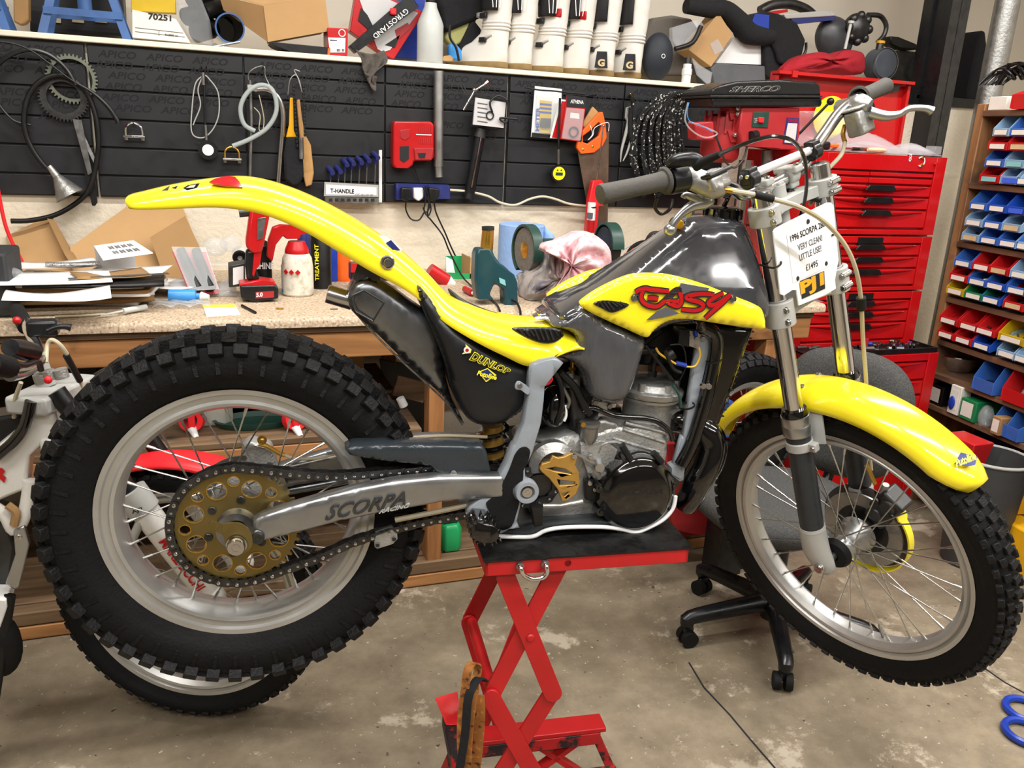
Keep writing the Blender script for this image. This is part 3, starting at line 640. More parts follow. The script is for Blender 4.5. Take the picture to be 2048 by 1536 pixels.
def pillow(g, P, yn, yf, r=.01, bulge=0, e=.03, k=4, half=False):   # rounded slab over the outline P (x, z), near face at y = yn, far face yf
    Y = lambda q, v: v(q) if callable(v) else v
    n = len(P); Q = [V((p.x, p.z)) for p in P]
    def dist(q):
        m = 1e9
        for i in range(n):
            a = Q[i]; d = Q[(i+1) % n]-a; L = d.length_squared; t = 0 if L < 1e-12 else max(0, min(1, (q-a).dot(d)/L)); m = min(m, (q-a-d*t).length_squared)
        return sqrt(m)
    def inside(q):
        c = False
        for i in range(n):
            a, d = Q[i], Q[(i+1) % n]
            if (a.y > q.y) != (d.y > q.y) and q.x < (d.x-a.x)*(q.y-a.y)/(d.y-a.y)+a.x: c = not c
        return c
    pts = list(Q); x0, x1 = min(q.x for q in Q), max(q.x for q in Q); z0, z1 = min(q.y for q in Q), max(q.y for q in Q)
    ar = sum(Q[i].x*Q[(i+1) % n].y-Q[(i+1) % n].x*Q[i].y for i in range(n)); sg = 1 if ar > 0 else -1
    inn = []
    for fr_ in ((.08, .3, .65) if r > .003 else (.3,)):
        o = r*fr_
        for i in range(n):
            d = Q[(i+1) % n]-Q[i]; L = d.length
            if L < 1e-7: continue
            nn = V((-d.y, d.x))/L*sg; m = max(1, int(L/max(.012, r)))
            for j in range(m):
                q = Q[i]+d*((j+.5)/m)+nn*o
                if abs(dist(q)-o) < o*.12 and inside(q): inn.append(q)
    if bulge or r > .004:
        s_ = max(.006, r*.6, (x1-x0)/40); nx = int((x1-x0)/s_)+1; nz = int((z1-z0)/s_)+1
        for i in range(nx):
            for j in range(nz):
                q = V((x0+(i+.5+.25*(j % 2))*s_, z0+(j+.5)*s_))
                if inside(q) and dist(q) > r*.8+s_*.2: inn.append(q)
    vs, _, fs, _, _, _ = delaunay_2d_cdt(pts+inn, [], [list(range(n)) if ar > 0 else list(range(n))[::-1]], 1, 1e-6)
    D = [min(dist(q), 1) for q in vs]
    def h(d): 
        t = min(1, d/r); return r*(1-sqrt(max(0, 1-(1-t)**2)))
    def bl(d): t = min(1, d/(r+e)); return bulge*t*t*(3-2*t)
    near = [V((q.x, Y(V((q.x, 0, q.y)), yn)+h(d)-bl(d), q.y)) for q, d in zip(vs, D)]
    far = [V((q.x, Y(V((q.x, 0, q.y)), yf)-(0 if half else h(d)-bl(d)), q.y)) for q, d in zip(vs, D)]
    m = len(vs); F_ = [tuple(t) for t in fs]
    if F_:
        t = F_[0]; A = (vs[t[1]]-vs[t[0]]); Bz = (vs[t[2]]-vs[t[0]])
        if A.x*Bz.y-A.y*Bz.x < 0: F_ = [q[::-1] for q in F_]
    ed = {}
    for t in F_:
        for i in range(len(t)):
            a_, c_ = t[i], t[(i+1) % len(t)]; ed[(a_, c_)] = 1
    bd = [q for q in ed if (q[1], q[0]) not in ed]
    # counter-clockwise in (x, z) looks along +y, so the near side keeps that winding
    al = [tuple(t) for t in F_]+[tuple(i+m for i in t)[::-1] for t in F_]+[(q[1], q[0], q[0]+m, q[1]+m) for q in bd]
    return g.add(near+far, al)
def bolt(g, c, ax, r, h, hexr=True):
    c = V(c); ax = V(ax).normalized(); g.lathe([(0, h), (r*.5, h), (r*.55, h), (r*.9, h), (r, h*.75), (r, 0)], c, ax, 16)
    g.lathe([(0, h*.5), (r*.45, h*.5), (r*.45, h+.0006), (r*.5, h+.0006)], c, ax, 6); return g

# ---------------------------------------------------------------- wheels
def wheel(tyre_pts, rim_pts, place, frame_fn, name, parent, blocks, hub_g, nsp, rim_in, hubr, hubw, tyre_mat='tyre'):
    w = frame_fn(name, rim_pts, M['rim_alloy'], parent)
    return w
def rim_tyre(put, c, ri, ro, hw, name, rt, tw, nk, mtl='rim_alloy', rows=None, bs=(.02, .02, .013), sh_=.62):
    """put(name, g, mat, parent) links a part; wheel axis is local y; c = centre."""
    ax = (0, 1, 0); prof = [(ro, -hw), (ro, -hw+.004), (ro-.008, -hw+.006), (ro-.012, -hw*.55), (ri+.012, -hw*.62), (ri+.002, -hw*.4), (ri, 0), (ri+.002, hw*.4), (ri+.012, hw*.62), (ro-.012, hw*.55), (ro-.008, hw-.006), (ro, hw-.004), (ro, hw), (ro-.01, hw), (ri+.03, hw-.006), (ri+.022, hw*.7)]
    prof = [(ro, -hw), (ro-.009, -hw+.001), (ro-.012, -hw+.007), (ri+.021, -hw+.009), (ri+.017, -hw+.003), (ri+.011, -hw+.005), (ri+.002, -hw*.45), (ri, 0), (ri+.002, hw*.45), (ri+.011, hw-.005), (ri+.017, hw-.003), (ri+.021, hw-.009), (ro-.012, hw-.007), (ro-.009, hw-.001), (ro, hw), (ro-.004, hw-.004), (ri+.012, 0), (ro-.004, -hw+.004)]
    w = put(name, G().lathe(prof, c, ax, 96, True), M[mtl], None, ang=25)
    tp = [(ro-.004, -hw+.004), (ro+.004, -hw-.001), (ro+.02, -tw*.86), (ro+(rt-ro)*.42, -tw), (ro+(rt-ro)*.68, -tw*.97), (rt-.014, -tw*.85), (rt-.007, -tw*.5), (rt-.004, 0), (rt-.007, tw*.5), (rt-.014, tw*.85), (ro+(rt-ro)*.68, tw*.97), (ro+(rt-ro)*.42, tw), (ro+.02, tw*.86), (ro+.004, hw+.001), (ro-.004, hw-.004)]
    t = put('tyre', G().lathe(tp, c, ax, 96, True), M['tyre'], w, ang=180)
    g = G(); C0 = V(c); bx, by, bz = bs
    for ri_, (phi, ph, wd, hl) in enumerate(rows):
        for i in range(nk):
            a = 2*pi*(i+ph)/nk; rad = V((cos(a), 0, sin(a))); tan = V((-sin(a), 0, cos(a))); s = sin(phi); q = cos(phi)
            rc = rt-.008-(1-q)*tw*sh_; yc = s*tw*1.02
            out = (rad*q*1.0+V((0, s, 0))).normalized(); lat = tan.cross(out)
            R = Matrix((tan, lat, out)).transposed(); g.box(C0+rad*rc+V((0, yc, 0))+out*(bz*.35), (wd, hl, bz), R)
    put('tread_blocks', g, M['tread'], w, kind='stuff', ang=30, bev=.0012, seg=1)
    return w
def spokes(put, w, c, ri, hr, hy, n, off=.9, ph=0, m='spoke', r=.0016):
    c = V(c)
    for i in range(n):
        a = 2*pi*(i+.5)/n+ph; s = -1 if i % 2 else 1; d = 1 if (i//2) % 2 else -1; ah = a+d*off
        p = c+V((hr*cos(ah), s*hy, hr*sin(ah))); q = c+V((ri*cos(a), s*.006, ri*sin(a))); u = (p-q).normalized()
        g = G().cyl(p, q, r, n=6); g.cyl(q-u*.002, q+u*.016, .0032, .0026, n=6); put('spoke', g, M[m], w)
putB = lambda name, g, m, p, **kw: B(name, g, m, p, **kw)
putF = lambda name, g, m, p, **kw: F(name, g, m, p, **kw)
RW = (0, 0, 0)
rowsR = [(-1.0, 0, .024, .019), (-.52, .5, .025, .023), (0, 0, .024, .032), (.52, .5, .025, .023), (1.0, 0, .024, .019)]
rw = rim_tyre(putB, RW, .2, .243, .04, 'rear_wheel', .333, .063, 50, rows=rowsR, bs=(.021, .02, .021), sh_=.36)
g = G()
for i in range(50):
    a = 2*pi*i/50
    for s in (-1, 1): rad = V((cos(a), 0, sin(a))); g.bar(rad*.305+V((0, s*.0595, 0)), rad*.278+V((0, s*.0635, 0)), .007, .004, (0, s, 0))
B('sidewall_ribs', g, M['tread'], rw, kind='stuff')
spokes(putB, rw, RW, .2, .048, .034, 32, .95)
g = G().lathe([(.028, -.045), (.055, -.042), (.057, -.034), (.03, -.028), (.026, 0), (.03, .028), (.057, .034), (.055, .042), (.028, .045)], RW, (0, 1, 0), 40); B('rear_hub', g, M['cast'], rw)
# front wheel
FW = (.0537, 0, 0)
rowsF = [(-.95, 0, .017, .012), (-.5, .5, .017, .014), (0, 0, .017, .02), (.5, .5, .017, .014), (.95, 0, .017, .012)]
fw_ = rim_tyre(putF, FW, .243, .277, .028, 'front_wheel', .342, .040, 66, rows=rowsF, bs=(.017, .014, .012))
spokes(putF, fw_, FW, .243, .026, .026, 32, .75)
g = G().lathe([(.016, -.05), (.027, -.047), (.029, -.022), (.022, -.018), (.02, 0), (.024, .01), (.04, .028), (.042, .034), (.025, .036), (.02, .06)], FW, (0, 1, 0), 40); F('front_hub', g, M['alloy'], fw_)
F('hub_seal', G().lathe([(.012, -.062), (.03, -.06), (.034, -.052), (.034, -.045), (.02, -.044)], FW, (0, 1, 0), 36), M['rubber'], fw_)
F('axle', G().cyl(V(FW)+V((0, -.09, 0)), V(FW)+V((0, .09, 0)), .009, n=20).cyl(V(FW)+V((0, -.113, 0)), V(FW)+V((0, -.09, 0)), .0105, n=20), M['alloy'], fw_)
F('axle_bolt', bolt(G(), V(FW)+V((0, -.113, 0)), (0, -1, 0), .011, .006), M['chrome'], fw_)
F('valve', G().cyl(V(FW)+V((.243*cos(-1.35), 0, .243*sin(-1.35))), V(FW)+V((.212*cos(-1.35), 0, .212*sin(-1.35))), .0035, .0025, n=8), M['steel'], fw_)
def ringplate(g, c, r0, r1, y0, y1, n=48): return g.lathe([(r0, y0), (r1, y0), (r1, y1), (r0, y1)], c, (0, 1, 0), n, True)
F('brake_disc', ringplate(G(), FW, .055, .092, .052, .056), M['disc_steel'], fw_)
F('disc_carrier', ringplate(G(), FW, .02, .06, .05, .053), M['satin_black'], fw_)

# ---------------------------------------------------------------- rear drive
SY = -.072
def pol(r, a, y): return V((r*cos(a), y, r*sin(a)))
g = G(); NT = 42; ring = []
for i in range(NT):
    a0 = 2*pi*i/NT
    for da, rr_ in ((-.25, .104), (-.1, .111), (.1, .111), (.25, .104)): ring.append(pol(rr_, a0+da*2*pi/NT, SY-.003))
holes = [[pol(.033, -2*pi*k/28, SY-.003) for k in range(28)]]
for i in range(16):
    a0 = 2*pi*i/16+.41; big = i % 2 == 0; rc, rh = (.076, .0165) if big else (.087, .0095)
    holes.append([pol(rc, a0, SY-.003)+V((rh*cos(-2*pi*k/16), 0, rh*sin(-2*pi*k/16))) for k in range(16)])
g.prism(ring, (0, .006, 0), holes); spk = B('sprocket', g, M['gold'], bike, label='gold drilled rear sprocket', flat=True)
for i in range(16):
    a0 = 2*pi*i/16+.41; rc, rh = (.076, .0165) if i % 2 == 0 else (.087, .0095); g = G().lathe([(rh-.0004, -.0012), (rh+.0012, -.0012), (rh+.0012, .001), (rh-.0004, .001)], pol(rc, a0, SY-.003), (0, 1, 0), 20, True); B('hole_rim', g, M['brass'], spk)
for i in range(6): B('sprocket_bolt', bolt(G(), pol(.052, 2*pi*i/6+.35, SY-.003), (0, -1, 0), .0075, .003), M['dark_steel'], spk)
B('sprocket_carrier', G().lathe([(.02, -.02), (.034, -.022), (.036, 0), (.045, .012), (.045, .025)], (0, SY, 0), (0, 1, 0), 40), M['steel'], bike)
# chain path in the chain plane
def chain_path():
    top = bp([(1085, 936), (1000, 940), (900, 938), (845, 938), (760, 944), (650, 950)], SY); P = top[:]
    a_s, a_e = radians(82), radians(-86)+0
    n = 26
    for i in range(n+1):
        a = radians(84)+(2*pi-radians(84)-radians(72))*i/n; P.append(pol(.112, a, SY))
    P += bp([(640, 1112), (700, 1085), (760, 1066), (830, 1046), (925, 1028), (1000, 1012), (1085, 1000)], SY)
    return P
P = chain_path(); S = spline(P, 12); cum = [0]
for p, q in zip(S, S[1:]): cum.append(cum[-1]+(q-p).length)
pitch = .0159; N = int(cum[-1]/pitch); pts = []; j = 0
for i in range(N+1):
    s = i*pitch
    while j < len(cum)-2 and cum[j+1] < s: j += 1
    pts.append(lerp(S[j], S[j+1], (s-cum[j])/max(cum[j+1]-cum[j], 1e-9)))
# front loop round the gearbox sprocket
c1 = pts[-1]; c0 = pts[0]; mid = (c0+c1)/2; rr1 = (c0-c1).length/2
for i in range(1, 5): a = -pi/2+pi*i/5; pts.append(V((mid.x+.03*cos(a), SY, mid.z+rr1*sin(a))))
ch = None
for i in range(len(pts)-1):
    p, q = pts[i], pts[i+1]; u = (q-p).normalized(); n = V((0, 1, 0)).cross(u); g = G(); wide = i % 2
    yo = .0085 if wide else .0062
    for s in (-1, 1):
        ring = []
        L = (q-p).length
        for e, cc in ((0, p), (1, q)):
            for k in range(-3, 4):
                a = pi*k/6; dd = (u if e else -u); ring.append(cc+dd*(.0072*cos(a))+n*(.0072*sin(a))*(1 if e else -1)+V((0, s*yo, 0)))
        g.prism(ring, (0, s*.0017, 0))
    g.cyl(p+V((0, -.012 if wide else -.005, 0)), p+V((0, .0115, 0)), .0033, n=8)
    if ch is None: ch = B('chain', g, M['dark_steel'], bike); continue
    B('chain_link', g, M['dark_steel'], ch)
    if i % 1 == 0: B('chain_pin', G().lathe([(0, -.0022), (.003, -.0016), (.0042, 0), (.0042, .001)], p+V((0, -.0122, 0)) if wide else p+V((0, -.0085, 0)), (0, 1, 0), 8), M['polished'], ch)

# ---------------------------------------------------------------- swingarm
out = bp([(505, 1044), (520, 1034), (575, 1016), (650, 994), (712, 978), (790, 963), (881, 954), (1010, 953), (1010, 998), (912, 1004), (884, 1007), (759, 1029), (681, 1045), (587, 1070), (520, 1086), (506, 1078)], -.118)
g = pillow(G(), out, -.118, -.086, .009, k=4); sw = B('swingarm', g, M['arm_metal'], bike, ang=60)
outR = [V((p.x, .1, p.z)) for p in out]; B('swingarm_leg', pillow(G(), outR, .086, .118, .009), M['raw_steel'], sw, ang=60)
g = G(); a_, b_, c_, d_ = bp([(650, 1040), (810, 1008), (812, 982), (655, 1012)], -.1185); text_quad(g, 'SCORPA', a_, b_, c_, d_, (0, -.0006, 0), shear=.35, offset=.012, ext=.003)
B('raised_lettering', g, mat('emboss', '585b5f', .35, .9, var=.2, sc=40), sw)
g = G(); a_, b_, c_, d_ = bp([(758, 1026), (818, 1013), (819, 1006), (761, 1018)], -.1187); text_quad(g, 'RACING', a_, b_, c_, d_, (0, -.0006, 0), shear=.3, offset=.02, ext=.003); B('raised_lettering', g, M['light_grey'], sw)
# adjuster cam, axle bolt
cam_pts = [(416, 1046), (424, 1042), (434, 1045), (444, 1049), (462, 1046), (480, 1047), (495, 1056), (504, 1072), (505, 1090), (498, 1102), (484, 1109), (468, 1107), (456, 1098), (450, 1086), (446, 1072), (436, 1066), (424, 1059), (417, 1052)]
g = pillow(G(), spline(bp(cam_pts, -.128), 3, True), -.128, -.123, .0012); cm = B('adjuster_cam', g, M['gold'], bike, label='gold chain adjuster cam')
B('cam_pin', bolt(G(), b(516, 1075, -.12), (0, -1, 0), .011, .006), M['dark_steel'], cm); B('cam_plate', pillow(G(), spline(bp([(508, 1062), (522, 1062), (527, 1074), (520, 1086), (506, 1084)], -.12), 3, True), -.123, -.119, .001), M['steel'], cm)
B('rear_axle', G().cyl((0, -.125, 0), (0, .12, 0), .01, n=20), M['steel'], bike)
B('axle_bolt', bolt(G(), b(473, 1090, -.13), (0, -1, 0), .0155, .012).lathe([(0, 0), (.0175, 0), (.0175, .002)], b(473, 1090, -.13), (0, -1, 0), 24), M['chrome'], bike)
# rear brake on the far side
B('rear_disc', ringplate(G(), RW, .05, .083, .05, .054), M['disc_steel'], bike)
g = pillow(G(), spline(bp([(482, 905), (486, 892), (500, 884), (512, 886), (540, 895), (547, 912), (552, 930), (548, 942), (486, 942), (482, 925)], .045), 3, True), .04, .085, .006); cal = B('rear_caliper', g, M['cast'], bike)
for p_ in ((487, 915), (540, 928)): B('caliper_bolt', bolt(G(), b(p_[0], p_[1], .04), (0, -1, 0), .006, .003), M['steel'], cal)
g = G().tube(bp([(517, 888), (534, 892), (558, 906), (569, 910)], .03), .0045, 8, 4); g.ball(b(524, 880, .03), .009, 10, 6); B('banjo', g, M['brass'], cal)
B('rear_brake_hose', G().tube(bp([(569, 910, .03), (590, 917, .03), (640, 916, .03), (690, 905, .02), (780, 885, .0), (870, 872, -.03), (975, 874, -.05)], .03), .0032, 8, 6), M['hose_beige'], bike)
g = G().tube(bp([(560, 985, .1), (700, 958, .1), (860, 938, .1)]), .009, 12); B('far_swingarm_brace', g, M['raw_steel'], sw)

# ---------------------------------------------------------------- chain guard
cg = bp([(690, 900), (705, 893), (760, 891), (860, 891), (965, 893), (974, 905), (984, 950), (880, 952), (862, 936), (838, 930), (790, 926), (745, 920), (700, 912)], -.1)
B('chain_guard', pillow(G(), cg, -.1, -.055, .006, k=3), M['guard'], bike); B('guard_bolt', bolt(G(), b(907, 947, -.101), (0, -1, 0), .007, .004), M['polished'], bike)
g = pillow(G(), bp([(748, 1078), (752, 1070), (784, 1058), (794, 1066), (795, 1076), (786, 1086), (754, 1096), (749, 1092)], -.08), -.085, -.06, .002); tn = B('chain_tensioner', g, M['cast'], bike)
for p_ in ((755, 1090), (788, 1078)): B('tensioner_bolt', bolt(G(), b(p_[0], p_[1], -.086), (0, -1, 0), .004, .002), M['dark_steel'], tn)
B('chain_slider', G().tube(bp([(790, 1040), (900, 1018), (960, 1004), (1000, 998)], -.085), .005, 6, 4), M['hose_beige'], bike)

# ---------------------------------------------------------------- seat and rear mudguard, one yellow moulding
ST = [((256, 400), (257, 410), .030), ((262, 391), (262, 417), .048), ((285, 385), (285, 419), .054), ((345, 371), (345, 418), .058), ((420, 359), (430, 415), .062), ((490, 355), (500, 423), .064), ((560, 370), (552, 438), .066), ((640, 402), (614, 466), .066), ((720, 446), (682, 507), .066), ((790, 493), (742, 543), .066), ((850, 545), (805, 577), .064), ((897, 592), (850, 609), .066), ((942, 614), (890, 646), .078), ((1000, 633), (950, 683), .092), ((1060, 642), (1010, 713), .098), ((1100, 642), (1055, 732), .1), ((1132, 655), (1090, 723), .1), ((1150, 668), (1125, 704), .1), ((1157, 682), (1152, 690), .098)]
def smooth_st(ST, n=4):
    A = spline([(a[0], a[1], 0) for a, c, h in ST], n); Bq = spline([(c[0], c[1], 0) for a, c, h in ST], n); H = spline([(h, 0, 0) for a, c, h in ST], n)
    return [((a.x, a.y), (c.x, c.y), h.x) for a, c, h in zip(A, Bq, H)]
def shell(ST, yoff=0, K=12, fr=b, e=.75, cy=0.):
    rings = []
    for a, c, h in ST:
        t = fr(a[0], a[1], cy); s = fr(c[0], c[1], cy-h); R = []
        for k in range(-K, K+1):
            th = pi/2*k/K; sy = (1 if th > 0 else -1)*abs(sin(th))**e; cz = abs(cos(th))**e
            R.append(V((lerp(s.x, t.x, cz), cy+h*sy, lerp(s.z, t.z, cz))))
        rings.append(R)
    return rings
R = shell(smooth_st(ST)); g = G().loft(R, closed=False, caps=False); B('rear_mudguard', g, M['yellow'], bike, solid=.004, ang=70, label='bright yellow rear mudguard and seat moulding')
g = pillow(G(), spline(bp([(1024, 658), (1040, 655), (1080, 655), (1110, 657), (1127, 667), (1124, 677), (1108, 687), (1085, 688), (1060, 680), (1035, 667)], -.1), 3, True), -.1012, -.092, .004); ve = B('seat_vent', g, M['satin_black'], bike)
for i in range(9):
    a_, c_ = b(1040+i*10, 660, -.102), b(1050+i*9.5, 680 if 2 < i < 7 else 672, -.102); B('vent_rib', G().bar(a_, c_, .003, .004, (0, 1, 0)), M['dark_steel'], ve)
B('seat_pad', G().tube(bp([(897, 578), (920, 604), (950, 620), (990, 633), (1030, 641), (1055, 641)], .02), [.002, .008, .009, .008, .006, .002], 10, 5), M['satin_black'], bike)
bo = b(775, 524, -.066); B('fender_bolt', bolt(G().lathe([(0, 0), (.012, 0), (.012, .003), (.010, .004)], bo, (0, -1, 0), 24), bo+V((0, -.002, 0)), (0, -1, 0), .007, .005), M['polished'], bike)
B('seat_screw', bolt(G().lathe([(0, .004), (.014, .002), (.017, 0)], b(1083, 632, -.02), (0, -.2, 1), 20), b(1083, 632, -.02)+V((0, 0, .003)), (0, -.2, 1), .009, .004), M['polished'], bike)
g = G().prism(bp([(418, 367, -.05), (428, 361, -.042), (442, 357, -.034), (458, 355, -.03), (472, 357, -.034), (479, 365, -.042), (486, 378, -.054), (450, 374, -.056), (432, 371, -.054)]), V((0, -.004, .003))); B('tail_reflector', g, M['glass_red'], bike, bev=.001)
# seat stickers following the side
def sticker(pts, y, m, name='sticker', dy=0, par=None): return B(name, G().prism(bp(pts, y), (0, -.0006, 0)), M[m], par)
sticker([(757, 470), (775, 473), (805, 498), (800, 505), (775, 493)], -.068, 'plastic_white'); sticker([(772, 486), (782, 480), (800, 500), (785, 500)], -.0692, 'navy')
sticker([(366, 376), (376, 370), (400, 366), (394, 376), (374, 381)], -.056, 'ink'); sticker([(372, 376), (380, 371), (392, 369), (388, 375)], -.0575, 'plastic_white'); sticker([(322, 382), (340, 371), (336, 381)], -.0575, 'ink_grey'); sticker([(342, 376), (356, 371), (352, 378)], -.0575, 'navy')

# ---------------------------------------------------------------- airbox under the seat
ab = spline(bp([(838, 575), (862, 600), (892, 640), (930, 668), (975, 694), (1025, 722), (1062, 733), (1074, 760), (1064, 800), (1050, 828), (1025, 846), (998, 858), (962, 858), (936, 842), (912, 800), (896, 740), (878, 690), (858, 645), (842, 605)], -.09), 3, True)
ax_ = B('airbox', pillow(G(), ab, lambda q: -.086+.05*max(0, .36-q.x), .08, .022, .004, .02, 5), M['airbox'], bike, ang=80)
a_, b_, c_, d_ = bp([(943, 722), (1018, 749), (1020, 736), (947, 703)], -.0925)
def text_px(g, s, A, Bp, C, D, y, fr=b, **kw): return text_quad(g, s, fr(*A, y), fr(*Bp, y), fr(*C, y), fr(*D, y), **kw)
B('sticker_lettering', text_px(G(), 'DUNLOP', (940, 719), (1016, 748), (1021, 739), (947, 704), -.0925, shear=.2, offset=.075), M['yellow_bright'], ax_)
B('sticker_lettering', text_px(G(), 'DUNLOP', (940, 719), (1016, 748), (1021, 739), (947, 704), -.0938, shear=.2, offset=.004), M['ink'], ax_)
B('sticker_logo', G().prism(bp([(931, 688), (943, 699), (941, 706), (924, 708), (932, 700)], -.092), (0, -.0006, 0)), M['yellow_bright'], ax_)
B('sticker_logo', G().lathe([(0, .001), (.006, .001), (.006, 0)], b(934, 700, -.0925), (0, -1, 0), 16), M['plastic_white'], ax_)
B('sticker_logo', G().lathe([(0, .0015), (.003, .0015), (.003, 0)], b(934, 700, -.0925), (0, -1, 0), 16), M['red'], ax_)
B('sticker_logo', G().prism(bp([(956, 744), (975, 736), (993, 750), (972, 764)], -.0925), (0, -.0006, 0)), M['yellow_bright'], ax_)
B('sticker_logo', G().prism(bp([(960, 744), (975, 738), (989, 751), (972, 761)], -.0932), (0, -.0006, 0)), M['navy'], ax_)
B('sticker_lettering', text_px(G(), 'Putoline', (954, 750), (992, 760), (994, 751), (956, 741), -.0945, shear=.2, offset=.03), M['yellow_bright'], ax_)

# ---------------------------------------------------------------- silencer
sl = spline(bp([(696, 592), (702, 575), (714, 562), (738, 557), (772, 572), (820, 606), (860, 636), (884, 672), (890, 740), (905, 800), (930, 850), (918, 838), (890, 800), (850, 762), (800, 715), (742, 658), (704, 624)], -.035), 3, True)
si = B('silencer', pillow(G(), sl, -.04, .04, .016, .003, .015, 5), M['raw_steel'], bike, ang=80)
B('tailpipe', G().cyl(b(655, 587, 0), b(705, 602, 0), .0165, n=24).cyl(b(655.3, 587, 0), b(654, 586.7, 0), .014, n=24), M['polished'], si)
B('weld_seam', G().tube(bp([(700, 600), (706, 590), (728, 580), (768, 605), (746, 642), (712, 624)], -.0435), .0018, 6, 0, True), M['dark_steel'], si)
B('seam', G().tube(bp([(700, 612), (742, 661), (800, 719), (852, 766), (895, 808), (925, 850)], -.02), .002, 6, 4), M['alloy_rough'], si)
B('silencer_bracket', pillow(G(), bp([(725, 512), (745, 520), (762, 540), (760, 560), (752, 562), (735, 553), (712, 562), (706, 556), (714, 530)], -.03), -.034, -.028, .001), M['dark_steel'], bike)
B('bracket_neck', G().cyl(b(728, 560, -.02), b(735, 530, -.02), .011, n=16), M['raw_steel'], bike)

# ---------------------------------------------------------------- fuel tank and side panels
tk = spline(bp([(1120, 632), (1165, 604), (1215, 580), (1262, 548), (1300, 520), (1350, 482), (1392, 450), (1412, 440), (1470, 438), (1505, 448), (1516, 480), (1524, 540), (1530, 612), (1510, 640), (1420, 640), (1340, 650), (1300, 672), (1250, 664), (1190, 640), (1140, 650)], -.07), 3, True)
def tw(q): return -.092-.018*max(0, min(1, (q.x-.75)/.15))+.05*max(0, (q.z-.42))/.12
B('fuel_tank', pillow(G(), tk, tw, lambda q: -tw(q), .03, .004, .02, 6), M['tank'], bike, ang=80, label='dark grey gloss fuel tank')
cp = b(1444, 440, 0); g = G().lathe([(0, .030), (.026, .030), (.031, .027), (.033, .018), (.034, .002), (.036, 0)], cp+V((0, 0, -.004)), (0, 0, 1), 32)
for i in range(12): a = 2*pi*i/12; g.box(cp+V((.033*cos(a), .033*sin(a), .012)), (.008, .006, .018), Matrix.Rotation(a, 3, 'Z'))
B('fuel_cap', g, M['gloss_black'], bike)
B('breather_hose', G().tube([cp+V((0, 0, .025)), cp+V((.002, -.01, .045)), b(1450, 392, -.02), b(1475, 385, -.02), b(1500, 395, -.02)], .0045, 8, 5), M['gloss_black'], bike)
def py_(q): return -.1-.02*max(0, min(1, (q.x-.7)/.2))
pn = spline(bp([(1166, 612), (1176, 600), (1210, 578), (1262, 555), (1300, 550), (1345, 552), (1400, 566), (1460, 589), (1508, 608), (1524, 622), (1528, 656), (1500, 655), (1440, 648), (1390, 641), (1352, 642), (1328, 652), (1310, 668), (1298, 679), (1262, 664), (1215, 643), (1180, 625)], -.112), 3, True)
yp = B('tank_panel', pillow(G(), pn, py_, lambda q: py_(q)+.02, .006, .003, .012, 4), M['yellow'], bike, ang=80, label='yellow tank side panel with red lettering')
B('tank_panel', pillow(G(), [V((p.x-.012, .1, p.z-.022)) for p in pn], .07, .1, .01), M['yellow'], bike, ang=80)
PYL = -.124
def py2(p): return V((p.x, py_(p)-.0045, p.z))
def sheetp(pts, m, name, dy=0, par=yp, thick=.0006):
    P = [py2(q)+V((0, -dy, 0)) for q in bp(pts, -.118)]; return B(name, G().prism(P, (0, -thick, 0)), M[m], par)
def ribbon(g, pts, w, dy, n=5):
    P = [py2(q)+V((0, -dy, 0)) for q in spline(bp(pts, -.118), n)]; m = len(P); L = []; Rr = []
    for i in range(m):
        t = (P[min(i+1, m-1)]-P[max(i-1, 0)]); t = V((t.x, 0, t.z)).normalized(); nn = V((-t.z, 0, t.x)); ww = w*(.8+.2*sin(pi*min(1, max(0, (i+.8)/(m+.6)))))
        L.append(P[i]+nn*ww/2); Rr.append(P[i]-nn*ww/2)
    g.prism(L+Rr[::-1], (0, -.0006, 0))
sheetp([(1357, 582), (1364, 567), (1418, 576), (1416, 582), (1385, 582), (1366, 590)], 'ink_grey', 'graphic', .001); sheetp([(1297, 643), (1318, 624), (1335, 616), (1362, 628), (1330, 636)], 'ink_grey', 'graphic', .001)
strokes = [[(1275.6, 587.2), (1282.5, 582.9), (1294.6, 579.4), (1305.0, 581.5), (1322.4, 582.6), (1340.5, 584.1)], [(1292.0, 582.0), (1287.7, 590.7), (1286.8, 600.2), (1293.8, 609.8), (1308.5, 615.0), (1319.8, 613.7), (1329.3, 606.3), (1339.7, 595.9), (1350.1, 585.5), (1358.4, 581.2), (1362.2, 587.2), (1364.3, 596.8), (1363.2, 607.2), (1357.0, 613.7), (1346.6, 610.6), (1339.7, 607.2), (1343.1, 604.0), (1361.3, 603.4)], [(1299.0, 598.8), (1310.2, 598.5), (1319.8, 599.9)], [(1427.2, 589.5), (1415.9, 587.8), (1398.6, 588.1), (1381.3, 591.2), (1373.5, 595.4), (1381.3, 599.9), (1396.8, 603.7), (1405.9, 609.8), (1402.0, 617.6), (1388.2, 621.4), (1363.9, 619.6)], [(1445.0, 585.5), (1435.0, 590.2), (1421.1, 599.4), (1415.9, 605.8), (1421.1, 610.3), (1433.2, 606.3), (1446.2, 596.8), (1458.3, 587.2)], [(1457.8, 588.1), (1447.1, 600.2), (1433.2, 613.2), (1421.1, 624.5), (1409.3, 636.6)]]
for w_, mtl, dy in ((.0128, 'ink', .0014), (.0076, 'red', .0022)):
    g = G()
    for si, s in enumerate(strokes): ribbon(g, s, w_, dy+si*.00007, 4)
    B('lettering', g, M[mtl], yp, flat=True)
for p_ in ((1274, 598), (1463, 597)): 
    q = py2(b(p_[0], p_[1], -.118)); B('panel_screw', bolt(G().lathe([(0, 0), (.007, 0), (.007, .002)], q, (0, -1, 0), 20), q, (0, -1, 0), .0045, .004), M['polished'], yp)
